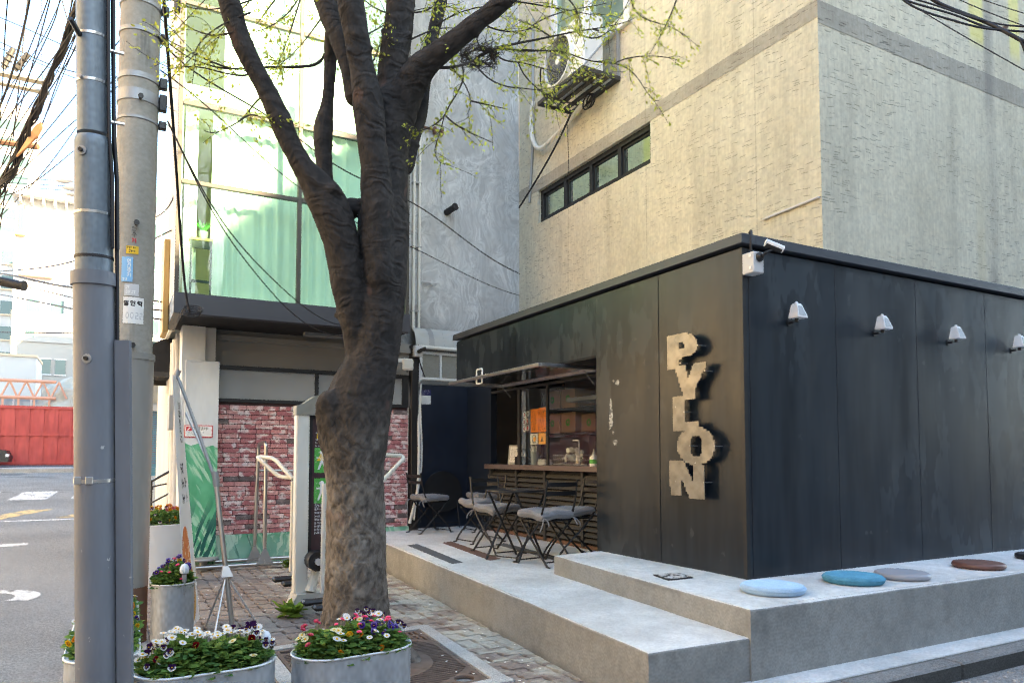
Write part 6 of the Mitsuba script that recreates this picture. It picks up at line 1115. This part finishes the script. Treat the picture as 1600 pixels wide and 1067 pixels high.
FARW = [
 ([(-1.319,10.788,4.600),(-1.061,10.063,4.829),(-0.799,9.326,5.220),(-0.589,8.627,5.439),(-0.362,7.912,5.779)],0.03),
 ([(-1.322,10.782,4.717),(-1.033,10.036,5.014),(-0.771,9.304,5.324),(-0.536,8.588,5.602),(-0.383,7.923,5.779)],0.018),
 ([(-1.320,10.786,4.639),(-0.970,9.997,5.088),(-0.714,9.264,5.464),(-0.481,8.552,5.700),(-0.365,7.919,5.688)],0.018),
 ([(-1.776,14.308,7.057),(-1.538,13.768,7.530),(-1.355,13.257,8.046),(-1.251,12.805,8.282)],0.022),
 ([(-1.596,14.267,6.116),(-1.497,14.141,7.287),(-1.439,14.051,8.228),(-1.392,13.984,8.907)],0.013),
 ([(-1.026,10.587,5.266),(-0.802,10.061,5.651),(-0.591,9.549,5.924),(-0.430,9.069,6.126)],0.006),
 ([(-0.924,10.529,5.305),(-0.703,10.007,5.651),(-0.527,9.514,5.924),(-0.426,9.077,5.952)],0.006),
 ([(-2.140,16.619,9.780),(-1.573,15.588,9.161),(-1.101,14.606,8.574),(-0.624,13.622,7.987)],0.012),
 ([(-2.128,16.641,9.317),(-1.560,15.610,8.696),(-1.089,14.627,8.143),(-0.615,13.638,7.653)],0.012),
 ([(-2.124,16.648,9.183),(-1.455,15.560,8.580),(-0.990,14.579,8.033),(-0.612,13.643,7.548)],0.009),
 ([(-1.299,12.896,7.227),(-0.995,12.148,7.420),(-0.768,11.442,7.613)],0.008),
 ([(-1.199,13.879,8.907),(-1.181,13.911,8.228),(-1.153,13.941,7.496)],0.007),
 ([(-2.355,19.160,7.478),(-1.470,16.445,6.682),(-0.633,13.757,5.875)],0.009),
 ([(-2.352,19.165,7.367),(-1.467,16.449,6.584),(-0.631,13.761,5.802)],0.009),
 ([(-2.350,19.168,7.297),(-1.465,16.453,6.511),(-0.629,13.764,5.729)],0.009),
 ([(-2.013,16.852,4.889),(-1.480,15.065,4.490),(-0.975,13.294,4.076),(-0.483,11.528,3.692)],0.022),
 ([(-1.545,16.612,4.633),(-1.028,14.082,4.098),(-0.479,11.535,3.543)],0.012),
 ([(-1.410,16.555,4.364),(-0.885,14.018,3.868),(-0.475,11.542,3.395)],0.018),
 ([(-1.639,16.644,4.950),(-0.993,14.038,4.495),(-0.492,11.511,4.066)],0.014),
 ([(-2.834,24.150,4.781),(-1.654,21.247,4.427),(-0.722,18.479,4.077)],0.02),
 ([(-0.615,9.152,6.405),(-0.548,9.130,6.161),(-0.493,9.114,5.952)],0.008),
 ([(-0.510,9.097,6.370),(-0.529,9.120,6.161),(-0.549,9.144,5.952)],0.008),
 ([(0.348,8.775,4.000),(0.497,9.247,4.274),(0.597,9.741,4.639)],0.01),
 ([(0.330,8.800,3.756),(0.575,9.782,4.168)],0.01),
 ([(0.328,8.842,3.094),(0.572,10.965,3.500)],0.014),
 ([(0.331,8.846,3.003),(0.575,10.971,3.378)],0.014),
 ([(0.333,8.851,2.906),(0.578,10.977,3.256)],0.014),
 ([(0.287,7.609,4.956),(0.433,8.641,5.429),(0.599,9.662,5.893)],0.006),
 ([(0.297,7.615,4.773),(0.439,8.651,5.199),(0.606,9.676,5.611)],0.006),
 ([(0.260,6.537,4.082),(0.389,7.578,4.553),(0.527,8.624,4.871)],0.006),
 ([(0.256,6.484,4.971),(0.379,6.975,5.166),(0.574,7.433,5.261)],0.006),
]
wl = {'thick_drop': 'thick black cable dropping to the corner of the glass building', 'pair1': 'first of two sagging wires from the concrete pole to the soffit', 'pair2': 'second of two sagging wires from the concrete pole to the soffit', 'long1': 'black wire slanting behind the tree down to the beige wall', 'long2': 'thin lower wire slanting behind the tree to the gray wall', 'tr1': 'black cable at the top right passing over the beige wall', 'tr2': 'lower sagging black cable at the top right', 'trunkcable': 'thickest twisted cable bundle at the top right', 'tr3': 'thin straight wire lowest at the top right', 'tr4': 'upper thin wire at the top right', 'tr5': 'blue black cable running level at the far top right', 'tr6': 'highest thin wire in the top right corner', 'acdrop': 'black cable hanging from the air conditioner bracket to the wall edge', 'thinv': 'thin wire hanging from the bracket to the strip window'}
for k_, (p, r) in WIRES.items():
    q = curve(p, 40)
    if k_ in ('tr1', 'tr2', 'trunkcable', 'tr3', 'tr4', 'tr5', 'tr6'):
        d0, d1 = q[0] - q[2], q[-1] - q[-3]; q = np.vstack([q[0] + d0 * 25, q, q[-1] + d1 * 30])
    solo('overhead_cable' if r > .004 else 'overhead_wire', tube(q, r, 7), 'c_cable', wl[k_], 'cable', smooth=True)
cc_ = np.array(WIRES['thick_drop'][0][-1]); solo('cable_coil', cat_([tube([cc_ + np.array([.10 * math.cos(t) + .01 * i, .05 * math.sin(t) - .03, .045 * math.sin(t) + .02 * i - .02]) for t in np.linspace(0, 6.3, 26)], .007, 6, False) for i in range(4)]), 'c_cable', 'loops of spare cable hung on the corner of the glass building', 'cable', smooth=True)
solo('cable_tie', cat_([tube([q_, np.array(q_) + np.array([.05, 0, .03])], .012, 6) for q_ in [WIRES['trunkcable'][0][3]]]), 'c_rust', 'small red brown tie on the cable bundle at the top right', 'tie')
rb2 = np.random.default_rng(8); bun = thing('cable_bundle', 'heavy twisted bundle of black cables rising to the steel pole at the upper left', 'cables')
for i in range(9):
    q = curve(FARW[0][0], 40); ph = rb2.uniform(0, 6.28); w = np.linspace(0, 22, 40); q = q + np.c_[.035 * np.cos(w + ph), .035 * np.sin(w + ph), .035 * np.sin(w * .7 + ph)]; q = np.vstack([q[0] + (q[0] - q[2]) * 28, q, q[-1] + (q[-1] - q[-3]) * 6]); add('cable', tube(q, rb2.uniform(.008, .016), 6), 'c_cable', bun, smooth=True)
FLAB = ['thinner cable beside the heavy bundle, on its left', 'thinner cable beside the heavy bundle, on its right', 'thick cable at the left edge rising to the top of the picture', 'thin wire running beside that thick left cable', 'light wire fanning out right of the heavy bundle', 'second light wire fanning out right of the heavy bundle', 'uppermost wire slanting down to the steel pole', 'wire slanting to the steel pole below the uppermost one', 'lower slanting wire to the steel pole with a splice', 'short wire rising from the insulators to the top', 'single upright wire above the far cross arm', 'uppermost of three level wires ending at gray insulators', 'middle of three level wires ending at gray insulators', 'lowest of three level wires ending at gray insulators', 'thick wire carrying the black splice case', 'wire running right from the splice case', 'dark wire sagging below the splice case', 'wire rising right toward the pole above the splice case', 'long level wire just above the cream house', 'short wire slanting at the top beside the steel pole', 'second short wire slanting at the top beside the steel pole', 'wire rising between concrete pole and glass building', 'short wire between concrete pole and ochre sign', 'upper of three short level wires over the blue apartment', 'middle of three short level wires over the blue apartment', 'lower of three short level wires over the blue apartment', 'wire from the upper pole lug to the glass building', 'wire from the second pole lug to the glass building', 'wire from the lowest pole lug to the glass building', 'wire from the pole top toward the tree']
for i in range(14):
    q = curve(FARW[i % 3][0], 24); s_ = np.linspace(-.2, 1.1, 24)[:, None]; q = q + np.array([rb2.normal(0, .16), 0, rb2.normal(0, .10)]) + s_ * np.array([rb2.normal(0, .35), rb2.normal(0, .5), rb2.normal(0, .15)]); q = np.vstack([q[0] + (q[0] - q[2]) * 18, q, q[-1] + (q[-1] - q[-3]) * 5]); add('loose_cable', tube(q, .0055, 5), 'c_cable', bun, smooth=True)
for i, (p, r) in enumerate(FARW[1:]):
    q = curve(p, 24)
    if i < 12 or 14 < i < 22: q = np.vstack([q[0] + (q[0] - q[2]) * 18, q])
    solo('far_wire', tube(q, r * .75, 6), 'c_cable', FLAB[i], 'wire', 'wires over the street on the left', smooth=True)
sb = thing('splice_case', 'black cable splice case hanging on a wire at the left edge', 'cable case'); add('case', tube([(-1.75, 14.43, 4.26), (-1.68, 14.41, 4.255), (-1.40, 14.26, 4.19), (-1.33, 14.24, 4.18)], [.055, .075, .075, .06], 14), 'c_cable', sb, smooth=40); add('clamp', cyl((-1.35, 14.25, 4.185), (-1.32, 14.235, 4.18), .085, 12), 'm_black', sb)
cr = thing('cross_arm', 'rusty steel cross arm with cables at the upper left', 'cross arm'); add('arm', tube([(-1.9, 11.05, 5.33), (-.886, 10.515, 5.188)], .035, 6), 'c_rust', cr)
fb = thing('broken_board', 'splintered brown board hanging from the cable bundle', 'board'); m = prism(Polygon([(0, 0), (.10, .18), (.16, .30), (.20, .36), (.26, .40), (.27, .34), (.22, .24), (.10, .10)]), .03); add('board', place(m, (.9, -.43, 0), (0, 0, 1), (-.43, -.9, 0), (-1.02, 9.80, 4.77)), 'c_wood', fb)
for i, (a, b) in enumerate((((-1.86, 15.40, 8.25), (-1.72, 15.35, 8.62)), ((-1.62, 14.72, 7.95), (-1.42, 14.62, 8.25)))): k = thing('insulator', ['left dark fuse insulator on the far cross arm', 'right dark fuse insulator on the far cross arm'][i], 'insulator'); add('body', cat_([tube([a, b], .045, 10)] + [tube([lerp(a, b, t), lerp(a, b, t + .06)], .07, 10) for t in (.15, .4, .65)]), 'm_darkmetal', k)
k = thing('far_cross_arm', 'pale steel cross arm far up on the left carrying two insulators', 'cross arm'); add('arm', cat_([tube([(-2.6, 15.3, 8.1), (-1.1, 14.5, 7.75)], .05, 4), tube([(-2.6, 15.35, 7.95), (-1.1, 14.55, 7.6)], .04, 4)]), 'm_khaki', k)
for i, p in enumerate(((-.80, 13.86, 5.90), (-.70, 13.80, 5.78), (-.66, 13.78, 5.68))): solo('strain_insulator', tube([np.array(p) + (-.12, .05, 0), p, np.array(p) + (.12, -.05, 0)], [.015, .05, .02], 10), 'c_boxgray', ['uppermost of three gray insulators beside the steel pole', 'middle of three gray insulators beside the steel pole', 'lowest of three gray insulators beside the steel pole'][i], 'insulator', smooth=40)

# ------------------------------------------------------------------ across the road
fe = thing('red_fence', 'red corrugated steel site fence across the road', 'fence')
for i in range(26):
    x0 = -11 + i * .62; add('fence_sheet', cat_([bx(x0, x0 + .44, 44.9, 45.0, .95, 3.95), bx(x0 + .44, x0 + .62, 44.96, 45.02, .95, 3.95)]), 'm_redpaint', fe)
add('rail', cat_([bx(-11, 5.2, 44.84, 44.9, z, z + .14) for z in (1.0, 2.45, 3.85)]), 'm_redpaint', fe)
ts = thing('steel_truss', 'orange steel truss on posts rising behind the red fence', 'truss'); tt = [tube([(-9, 47, z), (-2.75, 47, z)], .10, 6) for z in (4.55, 5.45)]
for i in range(9): x = -9 + i * .75; tt += [tube([(x, 47, 4.55), (x + .375, 47, 5.45)], .05, 5), tube([(x + .375, 47, 5.45), (x + .75, 47, 4.55)], .05, 5)]
add('truss', cat_(tt), 'c_salmon', ts)
for x in (-5.2, -4.5, -3.8, -3.1): add('post', bx(x, x + .1, 46.95, 47.05, .9, 4.5), 'c_salmon', ts)
sg_ = thing('glazed_shed', 'glazed shed front behind the steel truss', 'shed'); add('glass', bx(-12, -2.9, 48, 48.1, .9, 4.6), mat('m_shedglass', (.30, .36, .42), .15), sg_)
for i in range(12): add('mullion', bx(-12 + i * .8, -11.92 + i * .8, 47.9, 48, .9, 4.6), 'm_white', sg_)
rt2 = np.random.default_rng(2); tp_ = trimesh.creation.icosphere(4, 1.0); v = tp_.vertices * np.array([1.7, 1.0, 1.9]); v += tp_.vertices * ((meshkit.fbm(tp_.vertices * 2.3, 4) - .5) * 1.1)[:, None]; tp_.vertices = v; tp_.apply_translation((-2.1, 48.0, 3.7)); solo('tarp_heap', tp_, 'c_tarp', 'heap under a crumpled pale tarpaulin behind the red fence', 'tarpaulin', smooth=True)
h1 = thing('cream_house', 'plain cream house with two dark square windows above the red fence', 'house'); add('wall', bx(-5.9, 1.2, 60, 70, .5, 9.6), 'm_farbeige', h1); add('parapet', bx(-5.9, 1.2, 59.9, 60, 9.3, 9.62), 'm_fargray', h1); add('roof_room', bx(-5.0, -1.6, 61, 66, 9.6, 10.8), 'm_farbeige', h1)
for x in (-4.5, -3.62, -1.4, .1): w = add('window', bx(x, x + .62, 59.93, 60.0, 7.1, 8.12), 'm_farglass', h1); add('frame', cat_([bx(x - .05, x + .67, 59.90, 59.95, 7.02, 7.1), bx(x - .05, x + .67, 59.90, 59.95, 8.12, 8.2)]), 'm_white', w)
h2 = thing('low_cream_wall', 'low pale building end at the left edge above the steel truss', 'building'); add('wall', bx(-16, -4.1, 52, 56, .5, 7.3), 'm_farwhite', h2); add('coping', bx(-16, -4.05, 51.9, 56, 7.3, 7.45), 'm_farcream', h2)
h3 = thing('big_white_house', 'large white house with a bracketed eave high on the left', 'house'); add('wall', bx(-8.3, 4, 80, 95, 1, 25.2), 'm_farwhite', h3); add('eave', bx(-8.6, 4.3, 78.9, 95, 25.2, 25.7), 'm_farwhite', h3)
for i in range(14): add('eave_bracket', bx(-8 + i * .9, -7.82 + i * .9, 79.0, 80, 24.6, 25.2), 'm_farbeige', h3)
w = add('window', bx(-8.15, -7.6, 79.9, 80, 22.0, 24.5), 'c_salmon', h3); add('pane', bx(-8.07, -7.68, 79.85, 79.9, 22.2, 24.3), 'm_farglass', w); add('flower_box', bx(-8.3, -7.5, 79.5, 79.9, 21.6, 21.95), 'c_amber', h3); add('red_roof', bx(-7.9, -5.2, 79.3, 79.9, 17.9, 18.2), 'c_salmon', h3)
for r in range(4):
    for c_ in range(5):
        if c_ < 3 or r < 3: w = add('window', bx(-7.2 + c_ * 1.9, -6.2 + c_ * 1.9, 79.92, 80, 6 + r * 2.9, 7.2 + r * 2.9), 'm_farglass', h3); add('frame', bx(-7.28 + c_ * 1.9, -6.12 + c_ * 1.9, 79.88, 79.95, 5.9 + r * 2.9, 6 + r * 2.9), 'm_white', w)
h4 = thing('white_apartment', 'pale apartment block with stacked balconies at the left edge', 'building'); add('wall', bx(-24, -8.6, 100, 112, 1, 27), 'm_farwhite', h4)
for r in range(8):
    for x in (-13.4, -11.5): w = add('window', bx(x, x + 1.1, 99.92, 100, 3 + r * 2.9, 4.5 + r * 2.9), 'm_farglass', h4); add('sill', bx(x - .1, x + 1.2, 99.7, 99.95, 2.85 + r * 2.9, 3 + r * 2.9), 'm_farcream', w)
    add('balcony', bx(-10.4, -9.0, 99.0, 100, 2.4 + r * 2.9, 3.4 + r * 2.9), 'm_farcream', h4)
h5 = thing('pale_tower', 'faint pale gray apartment tower far behind the white house', 'building'); add('wall', bx(-24, -13.5, 150, 165, 1, 62), 'm_fargray', h5)
for r in range(17): add('window_strip', bx(-23, -14, 149.9, 150, 8 + r * 3.1, 9.6 + r * 3.1), 'm_farglass', h5)
h6 = thing('pale_tower', 'second faint gray tower rising behind the cream house', 'building'); add('wall', bx(-7, 3, 140, 152, 1, 34), 'm_fargray', h6)
for r in range(9): add('window_strip', bx(-6.4, 2.4, 139.9, 140, 6 + r * 3.1, 7.6 + r * 3.1), 'm_farglass', h6)
pc_ = thing('parked_car', 'dark car cut off by the left edge before the red fence', 'car')
body = Polygon([(-2.3, .35), (-2.25, .75), (-1.3, .95), (-.6, 1.42), (.9, 1.42), (1.55, .98), (2.1, .90), (2.25, .6), (2.2, .35)]); m = prism(body, 1.6); add('body', onY(m, 44.0, -6.55, .78).apply_translation((0, 0, 0)), 'm_black', pc_); add('side_window', onY(prism(Polygon([(-.95, .97), (-.5, 1.34), (.82, 1.34), (1.3, .99)]), .01), 42.398, -6.55, .78), 'm_farglass', pc_)
for x in (-1.4, 1.4): w = add('wheel', cyl((-6.55 + x, 42.36, 1.1), (-6.55 + x, 42.6, 1.1), .32, 24), 'm_blackmatt', pc_, smooth=40); add('rim', cyl((-6.55 + x, 42.34, 1.1), (-6.55 + x, 42.36, 1.1), .2, 20), 'm_alu', w)
add('headlight', bx(-4.45, -4.32, 42.36, 42.7, 1.38, 1.52), 'm_white', pc_)

# ------------------------------------------------------------------ unseen buildings added to shade the place, bounce light and show in windows
def block(name, lab, x0, x1, y0, y1, h, m, face, nx_, nz_, z0=1.2):
    k = thing(name, lab, 'building'); add('wall', bx(x0, x1, y0, y1, -.1, h), m, k); add('roof', bx(x0 - .2, x1 + .2, y0 - .2, y1 + .2, h, h + .35), 'm_fargray', k); g = []
    for r in range(nz_):
        for c_ in range(nx_):
            z = z0 + r * 3.0; 
            if face == 'y': x = x0 + (c_ + .5) * (x1 - x0) / nx_; g.append(bx(x - .6, x + .6, y1, y1 + .03, z, z + 1.4))
            else: y = y0 + (c_ + .5) * (y1 - y0) / nx_; g.append(bx(x1, x1 + .03, y - .6, y + .6, z, z + 1.4))
    for q in g: add('window', q, 'm_farglass', k)
    return k
k = thing('tower_block', 'added unseen dark block behind the camera, its pitched roof end shaped to shade the place', 'building'); add('wall', onY(prism(Polygon([(4, -.1), (46, -.1), (46, 19.3), (18, 19.3), (11.8, 13.6), (4, 13.6)]), 5.0), -8.5, 0), 'm_tower', k)  # invented block; roof slope shaped to cast the slanted shade on the glass
for r in range(4):
    for c_ in range(12): add('window', bx(5 + c_ * 3.4, 6.4 + c_ * 3.4, -8.5, -8.46, 1.4 + r * 3, 2.9 + r * 3), 'm_farglass', k)
block('low_shop_row', 'added unseen low shop row behind the camera, kept low so the glass reflects sky', -7.5, 3.9, -18, -8, 6.5, 'm_fargray', 'y', 4, 2)  # invented row out of view, kept low for bright sky in the glass
block('side_street_building', 'added unseen plain building behind the glass building that shades the far road', 3.6, 16, 18, 48, 17, 'm_fargray', 'x', 1, 1)  # out of view, added to cast shade over the far road and fence
for i, (y0, y1, h, m) in enumerate(((-30, -12, 13, 'm_fardark'), (-11.5, .5, 13, 'm_fardark'), (1, 15, 19, 'm_farcream'), (15.5, 32, 10, 'm_farcream'))): block('street_house', ['added unseen dark brick house farthest behind across the road', 'added unseen dark brick house across the road beside the camera', 'added unseen tall cream house across the road that bounces warm light', 'added unseen cream house across the road toward the red fence'][i], -26, -13.5, y0, y1, h, m, 'x', 4, 3)  # invented houses: cream ones bounce warm light, dark ones hold it back
